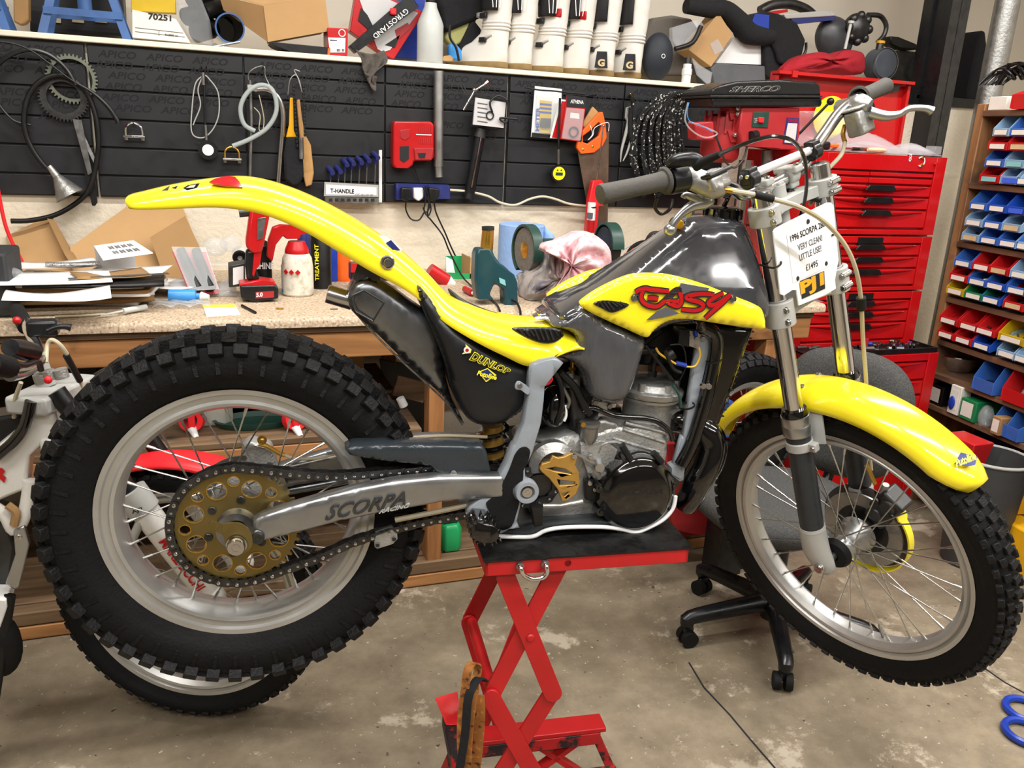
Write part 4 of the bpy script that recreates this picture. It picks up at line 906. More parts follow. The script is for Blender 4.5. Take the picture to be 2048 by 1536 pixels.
g = pillow(G(), spline(bp([(1187, 607), (1205, 601), (1235, 603), (1258, 609), (1240, 620), (1222, 625), (1205, 617)], -.104), 3, True), -.107, -.1, .002); ve = B('panel_vent', g, M['satin_black'], yp)
g = G()
for i in range(6): a_, c_ = b(1200+i*8, 604, -.1075), b(1212+i*8, 620 if i < 3 else 616-i, -.1075); g.bar(a_, c_, .003, .003, (0, 1, 0))
B('vent_ribs', g, M['dark_steel'], bike)
for p_ in ((1283, 531), (1296, 527)): B('tank_screw', bolt(G().lathe([(0, .005), (.009, .004), (.014, 0)], b(p_[0], p_[1]+6, -.03), (-.3, -.3, 1), 20), b(p_[0], p_[1]+5, -.03), (-.3, -.3, 1), .006, .008), M['polished'], bike)
# grey textured body between seat and tank
hb = spline(bp([(1108, 655), (1140, 634), (1168, 612), (1215, 638), (1262, 664), (1294, 682), (1288, 715), (1276, 755), (1264, 786), (1248, 803), (1228, 810), (1200, 806), (1182, 792), (1176, 768), (1166, 745), (1148, 728), (1118, 716), (1100, 706), (1135, 700), (1158, 682), (1140, 664)], -.085), 3, True)
B('side_cover', pillow(G(), hb, -.09, .08, .02, .003, .012, 5), M['hammered'], bike, ang=80, label='textured grey side cover with glossy highlights')

# ---------------------------------------------------------------- frame
pl = bp([(1081, 722), (1112, 716), (1128, 727), (1112, 747), (1090, 775), (1089, 796), (1083, 847), (1070, 890), (1066, 906), (1051, 937), (1051, 957), (1066, 968), (1074, 983), (1066, 998), (1044, 1003), (1034, 1044), (1040, 1057), (1019, 1060), (1003, 1069), (987, 1066), (950, 1062), (937, 1050), (934, 1031), (941, 1015), (975, 987), (995, 962), (1012, 931), (1027, 893), (1031, 890), (1047, 850), (1055, 806), (1059, 772), (1062, 731)], -.115)
fr_ = B('frame_plate', pillow(G(), pl, -.115, -.085, .004, k=3), M['grey_paint'], bike, ang=50, label='grey painted frame side plate')
B('frame_plate', pillow(G(), [V((p.x, .1, p.z)) for p in pl], .085, .115, .004, k=3), M['grey_paint'], bike, ang=50)
ins = bp([(1038, 896), (1050, 892), (1058, 895), (1063, 904), (1057, 928), (1049, 942), (1048, 962), (1032, 972), (1028, 985), (1034, 998), (1041, 1004), (1034, 1031), (1025, 1054), (1006, 1063), (994, 1056), (978, 1028), (970, 1009), (976, 1000), (997, 984), (1004, 966), (1019, 934), (1027, 911)], -.117)
B('rubber_inlay', pillow(G(), inset(spline(ins, 2, True), .002), -.1175, -.113, .001), M['rubber'], fr_)
pv = b(1053, 982, -.117); B('pivot_boss', G().lathe([(.0, .001), (.013, .001), (.014, .009), (.021, .009), (.0225, .006), (.0225, -.01)], pv, (0, -1, 0), 32), M['grey_paint'], fr_)
B('pivot_bolt', bolt(G(), pv, (0, -1, 0), .0105, .008), M['polished'], fr_)
B('frame_tab', pillow(G(), spline(bp([(1030, 772), (1035, 763), (1044, 765), (1060, 778), (1056, 790), (1042, 780), (1032, 779)], -.116), 2, True), -.117, -.112, .001), M['grey_paint'], fr_)
B('tab_bolt', bolt(G(), b(1040, 771, -.117), (0, -1, 0), .0045, .003), M['steel'], fr_)
B('red_hose', G().tube(bp([(1084, 770), (1096, 767), (1103, 758), (1098, 752)], -.08), .003, 6, 4), M['bright_red'], bike)
# footpeg with teeth
g = G(); P = bp([(936, 1040), (950, 1032), (975, 1034), (990, 1044), (992, 1062), (978, 1072), (950, 1070), (938, 1060)], -.15); pillow(g, P, -.18, -.115, .003, k=2); fpg = B('footpeg', g, M['gloss_black'], bike)
g = G()
for i in range(8):
    for q in (P[i], lerp(P[i], P[(i+1) % 8], .5)):
        for yy in (-.176, -.158, -.14): g.cyl((q.x, yy, q.z), (q.x+(q.x-P[0].x-.02)*.12, yy, q.z+(.007 if i in (7, 0, 1, 2, 3) else -.007)), .003, .001, n=5)
B('peg_teeth', g, M['gloss_black'], fpg, kind='stuff')
# down tubes
def strap(a, c, w0, w1, y, th, m, name, n=1): 
    a, c = b(*a, y), b(*c, y); t = (c-a).normalized(); nn = V((-t.z, 0, t.x)); P = [a+nn*w0/2, c+nn*w1/2, c-nn*w1/2, a-nn*w0/2]; return B(name, pillow(G(), P, y-th/2, y+th/2, .004, k=3), M[m], bike)
strap((1412, 648), (1368, 880), .03, .014, -.045, .02, 'grey_paint', 'down_tube'); strap((1368, 870), (1350, 960), .014, .03, -.045, .02, 'grey_paint', 'down_tube')
g = G().tube(bp([(1405, 655), (1428, 668), (1432, 700), (1421, 760), (1402, 830), (1382, 890), (1362, 930)], -.06), .014, 14, 5); B('coolant_hose', g, M['gloss_black'], bike)
B('frame_foot', pillow(G(), bp([(1340, 932), (1358, 925), (1362, 948), (1358, 955), (1340, 945)], -.05), -.06, -.03, .002), M['grey_paint'], bike)
for p_ in ((1428, 720), (1374, 812)): B('zip_tie', G().lathe([(.0155, -.002), (.0155, .002), (.0145, .002), (.0145, -.002)], b(p_[0], p_[1], -.06), (-.3, 0, 1), 20, True), M['black'], bike)

# ---------------------------------------------------------------- radiator, header pipe
g = pillow(G(), bp([(1432, 652), (1508, 656), (1484, 720), (1456, 800), (1438, 852), (1404, 862), (1420, 760), (1430, 700)], -.045), -.05, .08, .01, k=3); rad = B('radiator', g, M['gloss_black'], bike)
g = G()
for i in range(14):
    q0 = b(1505-i*4.6, 664+i*13, -.045); g.bb((q0.x-.008, -.045, q0.z-.001), (q0.x+.004, .075, q0.z+.001))
B('radiator_fin', g, M['satin_black'], rad, kind='stuff')
for p_ in ((1405, 771), (1416, 772)): B('hose_clip', bolt(G(), b(p_[0], p_[1], -.075), (0, -1, 0), .006, .006), M['polished'], bike)
g = G().tube(bp([(1330, 838, 0), (1362, 842, -.02), (1392, 850, -.03), (1415, 868, -.04), (1424, 893, -.045), (1416, 925, -.05), (1400, 955, -.05), (1386, 985, -.045), (1370, 1010, -.03)]), [.024, .025, .027, .030, .031, .031, .03, .027, .024], 24, 5); B('header_pipe', g, M['gloss_black'], bike)

# ---------------------------------------------------------------- engine
E = lambda name, g, m, **kw: B(name, g, M[m] if isinstance(m, str) else m, eng, **kw)
cc = [(1050, 905), (1075, 890), (1110, 880), (1150, 872), (1185, 868), (1230, 855), (1300, 850), (1330, 858), (1338, 900), (1330, 960), (1340, 1010), (1320, 1038), (1260, 1052), (1180, 1050), (1100, 1048), (1062, 1030), (1070, 1000), (1080, 960), (1062, 930)]
eng = B('engine', pillow(G(), spline(bp(cc, -.06), 2, True), -.06, .075, .012), M['cast'], bike)
E('crankcase_flange', pillow(G(), bp([(1162, 895), (1160, 885), (1190, 880), (1215, 884), (1235, 900), (1225, 930), (1190, 940), (1178, 960), (1170, 930), (1160, 910)], -.07), -.072, -.06, .003), 'cast')
E('crankcase_base', pillow(G(), bp([(1175, 868), (1180, 850), (1205, 836), (1240, 846), (1258, 845), (1335, 872), (1330, 905), (1290, 915), (1230, 905), (1195, 885)], -.05), -.055, .05, .008), 'alloy_rough')
for p0, p1 in (((1245, 858), (1328, 884)), ((1225, 876), (1318, 904)), ((1250, 845), (1340, 868))): E('case_rib', G().tube(bp([p0, p1], -.058), .0042, 8), 'alloy_rough')
# barrel and head leaning back slightly
axis = (b(1306, 735, 0)-b(1286, 880, 0)).normalized()
o_ = b(1288, 868, 0)
def onax(px, py, y=0): return (b(px, py, y)-o_).dot(axis)
E('cylinder', G().lathe([(.0, 0), (.052, 0), (.055, .01), (.052, .016), (.05, .03), (.05, .074), (.053, .078), (.06, .08), (.062, .086), (0, .088)], o_, axis, 40), 'cast')
hd = o_+axis*.088
E('cylinder_head', G().lathe([(0, 0), (.064, 0), (.066, .004), (.066, .011), (.062, .014), (.055, .015), (.05, .026), (.038, .032), (.018, .034), (0, .034)], hd, axis, 40), 'alloy_rough')
x_, y_, _ = frame(axis)
for i in range(6): a = 2*pi*i/6+.3; E('head_nut', G().cyl(hd+x_*(.05*cos(a))+y_*(.05*sin(a))+axis*.012, hd+x_*(.05*cos(a))+y_*(.05*sin(a))+axis*.03, .008, .007, n=12), 'alloy_rough')
E('spark_plug', G().cyl(hd+axis*.03, hd+axis*.045, .009, n=6).cyl(hd+axis*.045, hd+axis*.075, .006, n=12).ball(hd+axis*.08, .008), 'dark_steel')
E('plug_cap', G().tube([hd+axis*.06, hd+axis*.085, b(1270, 700, 0), b(1320, 660, 0)], .008, 10, 4), 'black')
E('exhaust_flange', G().cyl(o_+axis*.05+V((.04, 0, 0)), o_+axis*.045+V((.075, 0, -.005)), .027, n=24), 'alloy_rough')
g = text_px(G(), '4221 282', (1288, 794), (1320, 801), (1321, 795), (1290, 788), -.0515, offset=.02, ext=.002); E('cast_number', g, 'alloy')
g = text_px(G(), 'XT', (1286, 811), (1298, 813), (1299, 803), (1287, 801), -.0515, offset=.03, ext=.002); E('cast_number', g, 'alloy')
E('cast_mark', G().lathe([(.004, 0), (.0055, 0), (.0055, .002), (.004, .002)], b(1313, 808, -.051), (0, -1, 0), 18, True), 'alloy')
# black ignition cover
ic = b(1272, 986, -.09); E('ignition_cover', G().lathe([(0, .022), (.055, .022), (.066, .018), (.071, .012), (.077, .009), (.078, .0), (.078, -.03)], ic, (0, -1, 0), 56), 'gloss_black', label='gloss black round engine cover')
for a in (110, 62, 168, 205, 250, 292, 335, 15): 
    q = ic+V((.078*cos(radians(a)), .002, .078*sin(radians(a)))); E('cover_lug', G().cyl(q+V((0, .02, 0)), q+V((0, -.01, 0)), .009, n=14), 'gloss_black'); E('cover_screw', bolt(G(), q+V((0, -.01, 0)), (0, -1, 0), .004, .003), 'dark_steel')
for a0, a1 in (((1243, 890), (1262, 920)), ((1306, 905), (1324, 925)), ((1206, 1005), (1238, 1045))): E('cover_rib', G().tube(bp([a0, a1], -.1), .0065, 10), 'satin_black')
E('cover_lettering', text_px(G(), 'SCORPA', (1234, 990), (1326, 988), (1326, 978), (1234, 980), -.1123, shear=.3, offset=.02, ext=.003, spacing=1.1), mat('cover_emboss', '2b2b2c', .25, coat=.5, var=0))
# gold front sprocket cover
fsc = [(1079, 938), (1084, 928), (1099, 924), (1106, 912), (1116, 916), (1128, 914), (1141, 907), (1151, 909), (1155, 916), (1150, 930), (1158, 945), (1160, 968), (1153, 988), (1135, 1002), (1124, 1003), (1116, 980), (1099, 958), (1084, 945)]
hl = [[(1094, 938), (1110, 934), (1130, 938), (1146, 948), (1144, 949), (1110, 943)], [(1114, 959), (1150, 964), (1150, 970), (1119, 972)], [(1125, 987), (1139, 984), (1129, 994)]]
g = G().prism(bp(fsc, -.1), (0, .008, 0), [bp(h, -.1) for h in hl]); E('sprocket_cover', g, 'gold_paint', label='gold painted front sprocket cover', bev=.0015)
E('cover_screw', bolt(G(), b(1148, 912, -.101), (0, -1, 0), .005, .004), 'polished')
for p_ in ((1181, 913), (1179, 965), (1189, 977), (1195, 1013), (1207, 975)): E('case_bolt', bolt(G(), b(p_[0], p_[1], -.075), (0, -1, 0), .005, .005), 'polished')
E('side_block', pillow(G(), bp([(1170, 962), (1195, 956), (1198, 960), (1196, 1005), (1172, 1000)], -.075), -.078, -.06, .003), 'satin_black')
E('clutch_arm', G().bar(b(1140, 900, -.08), b(1195, 930, -.08), .006, .004).cyl(b(1197, 925, -.07), b(1200, 936, -.09), .009, n=14), 'alloy')
E('clutch_slave', G().cyl(b(1186, 935, -.07), b(1200, 950, -.07), .014, n=18), 'alloy_rough')
E('front_sprocket', G().lathe([(.0, 0), (.022, 0), (.026, .004), (.022, .008), (0, .008)], V((mid.x, SY-.004, mid.z)), (0, 1, 0), 24), 'dark_steel')
E('case_boss', G().lathe([(.03, 0), (.045, 0), (.046, .02), (.03, .03)], b(1100, 922, -.06), (0, -1, 0), 32, a0=radians(20), a1=radians(200)), 'alloy_rough')
E('gear_lever', G().tube(bp([(1165, 1003), (1120, 1012), (1085, 1012)], -.1), [.006, .005, .005], 10), 'alloy_rough'); E('lever_tip', pillow(G(), bp([(1060, 1010), (1083, 1010), (1082, 1045), (1066, 1048)], -.11), -.125, -.1, .003), 'grease')
E('carburettor', G().cyl(b(1155, 860, -.045), b(1192, 838, -.02), .022, n=24).cyl(b(1172, 842, -.04), b(1172, 876, -.04), .022, n=24).lathe([(0, 0), (.016, 0), (.022, .012), (.0225, .02)], b(1170, 884, -.04), (0, 0, 1), 24), 'dark_steel')
E('carb_cap', G().cyl(b(1140, 770, -.03), b(1141, 754, -.03), .019, n=24).cyl(b(1141, 754, -.03), b(1141, 745, -.03), .008, n=12), 'cast'); E('carb_fitting', G().cyl(b(1144, 745, -.03), b(1145, 722, -.03), .004, n=10).cyl(b(1144, 740, -.03), b(1144, 736, -.03), .007, n=6), 'brass')
E('carb_body', G().cyl(b(1141, 770, -.03), b(1160, 850, -.03), .017, n=20), 'dark_steel')
E('intake_boot', G().ball(b(1108, 812, -.035), .038, 24, 16, (.75, .9, 1.1)), 'gloss_black')
for pts, r, m_ in (([(1120, 745), (1150, 775), (1168, 810), (1180, 828)], .0075, 'black'), ([(1168, 825), (1185, 815), (1230, 832), (1300, 838), (1335, 858), (1345, 880)], .0055, 'gloss_black'), ([(1130, 810), (1132, 830), (1128, 842)], .003, 'plastic_white'), ([(1125, 775), (1138, 800), (1134, 815)], .004, 'steel'), ([(1060, 880), (1100, 888), (1150, 905), (1195, 925)], .0025, 'black'), ([(1290, 690), (1330, 740), (1345, 760)], .003, 'black')):
    E('hose', G().tube(bp(pts, -.062), r, 10, 5), m_)
E('mount_bracket', pillow(G(), bp([(1184, 800), (1232, 808), (1230, 815), (1215, 815), (1212, 832), (1196, 832), (1198, 812), (1184, 808)], -.06), -.063, -.055, .002), 'cast')
for p_ in ((1190, 805), (1219, 812)): E('bracket_bolt', bolt(G(), b(p_[0], p_[1], -.063), (0, -1, 0), .005, .004), 'steel')
E('cdi_unit', pillow(G(), bp([(1355, 656), (1376, 658), (1375, 692), (1352, 688)], -.05), -.06, -.03, .002), 'satin_black'); E('regulator', pillow(G(), bp([(1374, 660), (1412, 662), (1410, 690), (1395, 698), (1374, 690)], -.05), -.055, -.04, .002), 'alloy')
for p_ in ((1379, 675), (1393, 677), (1405, 677)): E('unit_screw', bolt(G(), b(p_[0], p_[1], -.056), (0, -1, 0), .0045, .003), 'polished')
E('wire', G().tube(bp([(1398, 695), (1400, 712), (1390, 732), (1370, 733)], -.065), .002, 6, 5), 'wire_yellow'); E('wire', G().tube(bp([(1312, 696), (1318, 706), (1332, 716), (1352, 728)], -.065), .0022, 6, 5), 'wire_yellow')
E('connector', G().cyl(b(1372, 731, -.065), b(1352, 726, -.065), .0045, n=8), 'blue_plastic'); E('connector', G().cyl(b(1392, 672, -.058), b(1391, 660, -.058), .004, n=8), 'blue_plastic')
E('wire', G().tube(bp([(1340, 690), (1365, 692), (1372, 730), (1360, 760)], -.06), .0015, 6, 5), 'black')
E('frame_spine', pillow(G(), bp([(1246, 668), (1340, 652), (1436, 650), (1432, 760), (1402, 862), (1352, 872), (1356, 790), (1330, 735), (1262, 730)], .03), .03, .07, .008, k=2), 'satin_black')
E('intake_housing', pillow(G(), bp([(1088, 735), (1150, 725), (1185, 770), (1190, 812), (1246, 818), (1246, 862), (1150, 872), (1062, 892), (1056, 840), (1075, 780)], .01), .01, .06, .01, k=2), 'satin_black')
E('carb_bowl', G().lathe([(0, -.012), (.012, -.012), (.017, 0), (.018, .02), (.02, .022), (.02, .028), (0, .028)], b(1178, 872, -.065), (0, 0, 1), 24), 'steel')
E('carb_screw', bolt(G(), b(1165, 848, -.075), (0, -1, 0), .005, .006), 'brass')
for pts, r, m_ in (([(1196, 905), (1205, 888), (1232, 884), (1252, 896)], .004, 'alloy_rough'), ([(1165, 905), (1178, 890), (1200, 882)], .0035, 'alloy_rough'), ([(1100, 735), (1118, 760), (1124, 800), (1112, 850)], .005, 'black'), ([(1240, 700), (1262, 730), (1272, 745)], .006, 'black'), ([(1330, 700), (1345, 735), (1362, 745)], .0035, 'black'), ([(1345, 770), (1358, 790), (1362, 815)], .003, 'dark_green')): E('hose', G().tube(bp(pts, -.068), r, 8, 5), m_)
E('temperature_sensor', G().cyl(b(1330, 715, -.03), b(1345, 705, -.03), .014, n=18), 'dark_steel')
# skid plate with pale edge
skt = [(940, 1064), (985, 1062), (1100, 1046), (1200, 1040), (1262, 1046), (1310, 1030), (1340, 1000), (1346, 985), (1353, 990), (1352, 1012), (1330, 1040), (1275, 1064), (1200, 1056), (1130, 1056), (1092, 1062), (1065, 1074), (985, 1074)]
B('skid_plate', pillow(G(), bp(skt, -.09), -.095, .095, .003, k=2), mat('skid_grey', '44474a', .35, .5, var=.15), bike)
B('skid_plate_edge', G().tube(bp([(985, 1072), (1030, 1074), (1066, 1073), (1092, 1061), (1130, 1055), (1200, 1054), (1240, 1058), (1272, 1064), (1300, 1054), (1328, 1038), (1346, 1016), (1351, 992)], -.1), .0042, 10, 5), M['plastic_white'], bike)
# shock absorber
sa, sb = b(985, 850, -.02), b(988, 925, -.02); B('shock_body', G().cyl(sa, sb, .02, n=24), M['gold_paint'], bike)
P = []; u = (sb-sa).normalized(); x1, y1, _ = frame(u)
for i in range(73): t = i/72; a = 2*pi*3*t; P.append(lerp(sa, sb, t)+x1*(.028*cos(a))+y1*(.028*sin(a)))
B('shock_spring', G().tube(P, .005, 8), M['gloss_black'], bike)

# ---------------------------------------------------------------- front fork (steering frame)
LX = .035
def leg(s):
    y = s*.092
    F('stanchion', G().cyl((LX, y, .34), (LX, y, .78), .0185, n=32), M['chrome'])
    F('fork_cap', G().lathe([(0, .806), (.012, .806), (.018, .803), (.019, .775), (.0, .775)], (LX, y, 0), (0, 0, 1), 28), M['polished'])
    F('dust_seal', G().lathe([(.0185, .366), (.024, .366), (.0265, .358), (.0265, .35), (.0185, .35)], (LX, y, 0), (0, 0, 1), 32), M['gloss_black'])
    F('slider_collar', G().lathe([(.019, .352), (.028, .352), (.0285, .334), (.0275, .332), (.0285, .33), (.0285, .31), (.024, .306)], (LX, y, 0), (0, 0, 1), 36), M['alloy'])
    F('slider', G().cyl((LX, y, .06), (LX, y, .315), .0245, n=32), M['fork_grey'])
    g = G().lathe([(.024, .295), (.0275, .295), (.0275, .275), (.024, .275)], (LX, y, 0), (0, 0, 1), 32).box((LX+.03, y, .285), (.022, .016, .018)); F('brace_clamp', g, M['light_grey'], bev=.002)
    F('clamp_screw', bolt(G(), (LX+.035, y-.008, .285), (0, -1, 0), .005, .003), M['polished'])
    g = G().lathe([(.0275, .083), (.026, .09), (.0245, .09), (.0245, .06)], (LX, y, 0), (0, 0, 1), 32)
    g.loft([[V((LX+cx+rx*cos(a), y+ry*sin(a), z)) for a in [2*pi*i/20 for i in range(20)]] for z, cx, rx, ry in ((.083, 0, .027, .027), (.06, .0, .0275, .0275), (.03, .002, .029, .026), (.008, .008, .031, .02), (-.012, .016, .026, .017), (-.022, .018, .014, .012))])
    F('axle_lug', g, M['light_grey'], ang=70)
for s in (-1, 1): leg(s)
for z, h, nm in ((.742, .034, 'top_clamp'), (.545, .05, 'bottom_clamp')):
    g = G(); 
    for s in (-1, 1): g.lathe([(.019, z), (.0285, z), (.0285, z+h), (.019, z+h)], (LX, s*.092, 0), (0, 0, 1), 36, True)
    bd = [V((LX-.024, -.075, 0)), V((-.028, -.03, 0)), V((-.03, .03, 0)), V((LX-.024, .075, 0)), V((LX+.012, .075, 0)), V((LX-.002, .03, 0)), V((LX-.002, -.03, 0)), V((LX+.012, -.075, 0))]
    g.prism([p+V((0, 0, z+.004)) for p in bd], (0, 0, h-.012)); cl_ = F(nm, g, M['light_grey'], bev=.0015)
    for s in (-1, 1):
        for dz in ((.008, .026) if nm[0] == 't' else (.012, .036)): F('pinch_bolt', bolt(G().cyl((LX+.026, s*.092+s*.012, z+dz), (LX+.026, s*.092-.014, z+dz), .007, n=16), (LX+.026, s*.092-.014, z+dz), (0, -1, 0), .0055, .003), M['polished'], cl_)
F('steering_stem', G().cyl((0, 0, .54), (0, 0, .79), .017, n=24).cyl((0, 0, .785), (0, 0, .795), .015, n=6), M['light_grey'])
# bar clamps
bcl = [f(1523, 377, -.045), f(1585, 351, .045)]; bz_ = (bcl[0].z+bcl[1].z)/2
for s, q in ((-1, bcl[0]), (1, bcl[1])):
    q = V((-.002, s*.045, bz_)); g = G().cyl(q+V((0, -.013, 0)), q+V((0, .013, 0)), .019, n=24).bb((-.015, s*.045-.013, .772), (.011, s*.045+.013, bz_)); bc_ = F('bar_clamp', g, M['light_grey'], bev=.003)
    F('clamp_cap', G().box(q+V((0, 0, .012)), (.052, .026, .014)), M['light_grey'], bc_, bev=.004, seg=3)
    for dx in (-.019, .019): F('clamp_screw', bolt(G(), q+V((dx, 0, .019)), (0, 0, 1), .0055, .004), M['polished'], bc_)
BH = [(-.035, -.4, .894), (-.009, -.28, .880), (.0, -.225, .872), (.0, -.175, .85), (-.002, -.12, bz_+.022), (-.002, -.075, bz_), (-.002, .075, bz_), (-.002, .12, bz_+.022), (.0, .175, .845), (.005, .225, .872), (.012, .28, .885), (.002, .4, .884)]
F('handlebar', G().tube(BH, .0118, 16, 4), M['polished'])
gl, gr = (V(BH[0]), V(BH[1])), (V(BH[-1]), V(BH[-2]))
def grip(a, c, nm):
    u = (c-a).normalized(); L = (c-a).length
    F('grip', G().lathe([(0, -.006), (.012, -.006), (.016, -.005), (.0175, 0), (.0165, .006), (.0155, L*.5), (.0162, L*.85), (.017, L*.92), (.021, L*.925), (.0235, L*.95), (.0235, L*.965), (.019, L*.98)], a, u, 28), M['grip'])
grip(gl[0], gl[0]+(gl[1]-gl[0])*1.05, 'l'); grip(gr[0], gr[0]+(gr[1]-gr[0])*1.0, 'r')
F('cross_brace', G().cyl(f(1500, 350, -.11), f(1624, 299, .11), .0078, n=16), mat('brace_white', 'dcdcdc', .3, .3, var=.03))
for x_, y_, w_ in ((1499, 352, -.11), (1625, 297, .11)):
    q = f(x_, y_, w_); F('brace_end_clamp', G().box(q, (.022, .026, .03)).cyl(q+V((0, -.012, -.006)), q+V((0, .012, -.006)), .017, n=20), M['satin_black'], bev=.003)
    for dx in (-.006, .006): F('clamp_screw', bolt(G(), q+V((dx, -.013, .002)), (0, -1, 0), .004, .003), M['polished'])
# left controls
q = f(1338, 352, -.265)
F('twist_housing', G().cyl(f(1336, 362, -.272), f(1368, 356, -.24), .024, n=24), M['satin_black'])
F('throttle_drum', G().tube(fp([(1338, 332, -.27), (1352, 322, -.265), (1384, 318, -.25), (1402, 322, -.24)]), [.008, .012, .012, .008], 12, 4), M['satin_black'])
F('cable_boot', G().tube(fp([(1390, 332, -.25), (1440, 308, -.24)]), [.0095, .0055], 12), M['rubber'])
F('throttle_cable', G().tube(fp([(1436, 310, -.24), (1490, 287, -.2), (1545, 273, -.15), (1585, 282, -.1), (1608, 315, -.06), (1613, 370, -.03), (1605, 420, -.02), (1590, 450, -.02)]), .0035, 8, 8), M['gloss_black'])
mc = G(); A, Bq_, Cq, Dq = fp([(1398, 350), (1448, 342), (1458, 360), (1408, 372)], -.2)
pts = fp([(1366, 345, -.235), (1395, 342, -.225), (1400, 372, -.225), (1428, 392, -.215), (1448, 380, -.21), (1456, 355, -.205), (1440, 343, -.21)])
F('master_cylinder', G().tube(fp([(1372, 355, -.235), (1392, 360, -.225), (1428, 374, -.21), (1448, 372, -.2)]), [.018, .02, .021, .014], 14, 3), M['alloy_rough'])
c0 = f(1428, 356, -.205); R3 = Matrix.Rotation(-.15, 3, 'Y'); F('reservoir', G().box(c0+V((0, 0, -.008)), (.034, .05, .026), R3), M['alloy_rough'], bev=.006, seg=3); rl = F('reservoir_lid', G().box(c0+V((0, 0, .008)), (.038, .058, .007), R3), M['dark_steel'], bev=.003, seg=3)
g = G()
for i in range(5): g.box(c0+V((-.013+i*.0065, 0, .0125)), (.0035, .034, .002), R3)
F('lid_rib', g, M['polished'], rl, kind='stuff')
F('lever_mount', G().loft([[p+V((0, 0, h)) for p in fp([(1393, 380, -.2), (1412, 374, -.19), (1428, 390, -.19), (1424, 400, -.19), (1403, 404, -.2), (1393, 392, -.2)])] for h in (0, -.012)]), M['cast'], bev=.002)
F('lever', G().tube(fp([(1425, 402, -.195), (1408, 406, -.205), (1385, 412, -.22), (1362, 428, -.24), (1348, 445, -.255), (1340, 462, -.262)]), [.006, .012, .010, .007, .0065, .010], 12, 4), M['alloy'])
F('lever', G().tube(fp([(1408, 406, -.205), (1392, 398, -.215), (1372, 390, -.225), (1366, 396, -.23)]), [.009, .008, .006, .005], 10, 4), M['alloy']); F('lever_end', G().ball(f(1340, 460, -.262), .0115, 14, 10), M['alloy'])
F('hose_fitting', G().cyl(f(1448, 380, -.2), f(1464, 382, -.19), .005, n=10), M['brass'])
F('clutch_hose', G().tube(fp([(1462, 382, -.19), (1500, 388, -.17), (1545, 398, -.14), (1600, 415, -.1), (1650, 445, -.04), (1690, 490, .0), (1712, 540, .02), (1722, 600, .04), (1726, 680, .06), (1732, 760, .07), (1735, 860, .08), (1742, 940, .08)]), .0042, 8, 6), M['hose_beige'])
F('hose_sleeve', G().tube(fp([(1510, 389, -.165), (1546, 398, -.14)]), .0068, 10), M['rubber']); F('hose_sleeve', G().cyl(f(1722, 595, .04), f(1723, 618, .045), .009, n=12), M['rubber'])
F('bracket_eye', G().lathe([(.006, 0), (.011, 0), (.011, .008), (.006, .008)], f(1380, 420, -.2), (0, -1, 0), 16, True), M['steel'])
F('ignition_switch', G().cyl(f(1352, 450, -.2), f(1395, 442, -.12), .016, n=20), M['dark_steel']); F('kill_button', G().ball(f(1357, 448, -.21), .012, 14, 8, (1, .5, .8)), M['amber_bin'])
F('control_wire', G().tube(fp([(1315, 395, -.3), (1310, 415, -.3), (1322, 428, -.29), (1340, 418, -.28), (1345, 398, -.27)]), .003, 8, 5), M['black'])
# right controls
F('master_cylinder', G().tube(fp([(1680, 215, .27), (1700, 212, .26), (1722, 208, .25), (1740, 212, .25)]), [.016, .016, .02, .012], 14, 3), M['alloy'])
c0 = f(1718, 238, .24); F('reservoir', G().box(c0+V((0, 0, -.006)), (.034, .05, .05), R3), M['alloy_rough'], bev=.006, seg=3); F('reservoir_lid', G().box(c0+V((0, 0, .023)), (.038, .055, .006), R3), M['cast'], bev=.003)
F('lever', G().tube(fp([(1738, 224, .25), (1770, 232, .27), (1800, 228, .29), (1820, 217, .3), (1850, 217, .33), (1864, 222, .34)]), [.011, .010, .007, .006, .0065, .009], 12, 4), M['alloy'])
F('hose_fitting', G().tube(fp([(1690, 250, .24), (1686, 268, .23), (1690, 284, .22)]), .0045, 10, 3), M['brass'])
F('brake_hose', G().tube(fp([(1690, 284, .22), (1682, 310, .2), (1655, 340, .16), (1635, 370, .12), (1620, 410, .08)]), .0042, 8, 6), M['hose_beige'])
F('kill_switch', G().box(f(1548, 380, .02), (.04, .025, .03)).cyl(f(1568, 388, .03), f(1580, 392, .04), .017, n=18), M['satin_black'], bev=.003)
g = G(); text_quad(g, '9', *fp([(1566, 386), (1572, 384), (1571, 378), (1565, 380)], .0)); F('stem_peg', G().cyl(f(1580, 385, .03), f(1640, 400, .07), .006, n=12), M['black'])
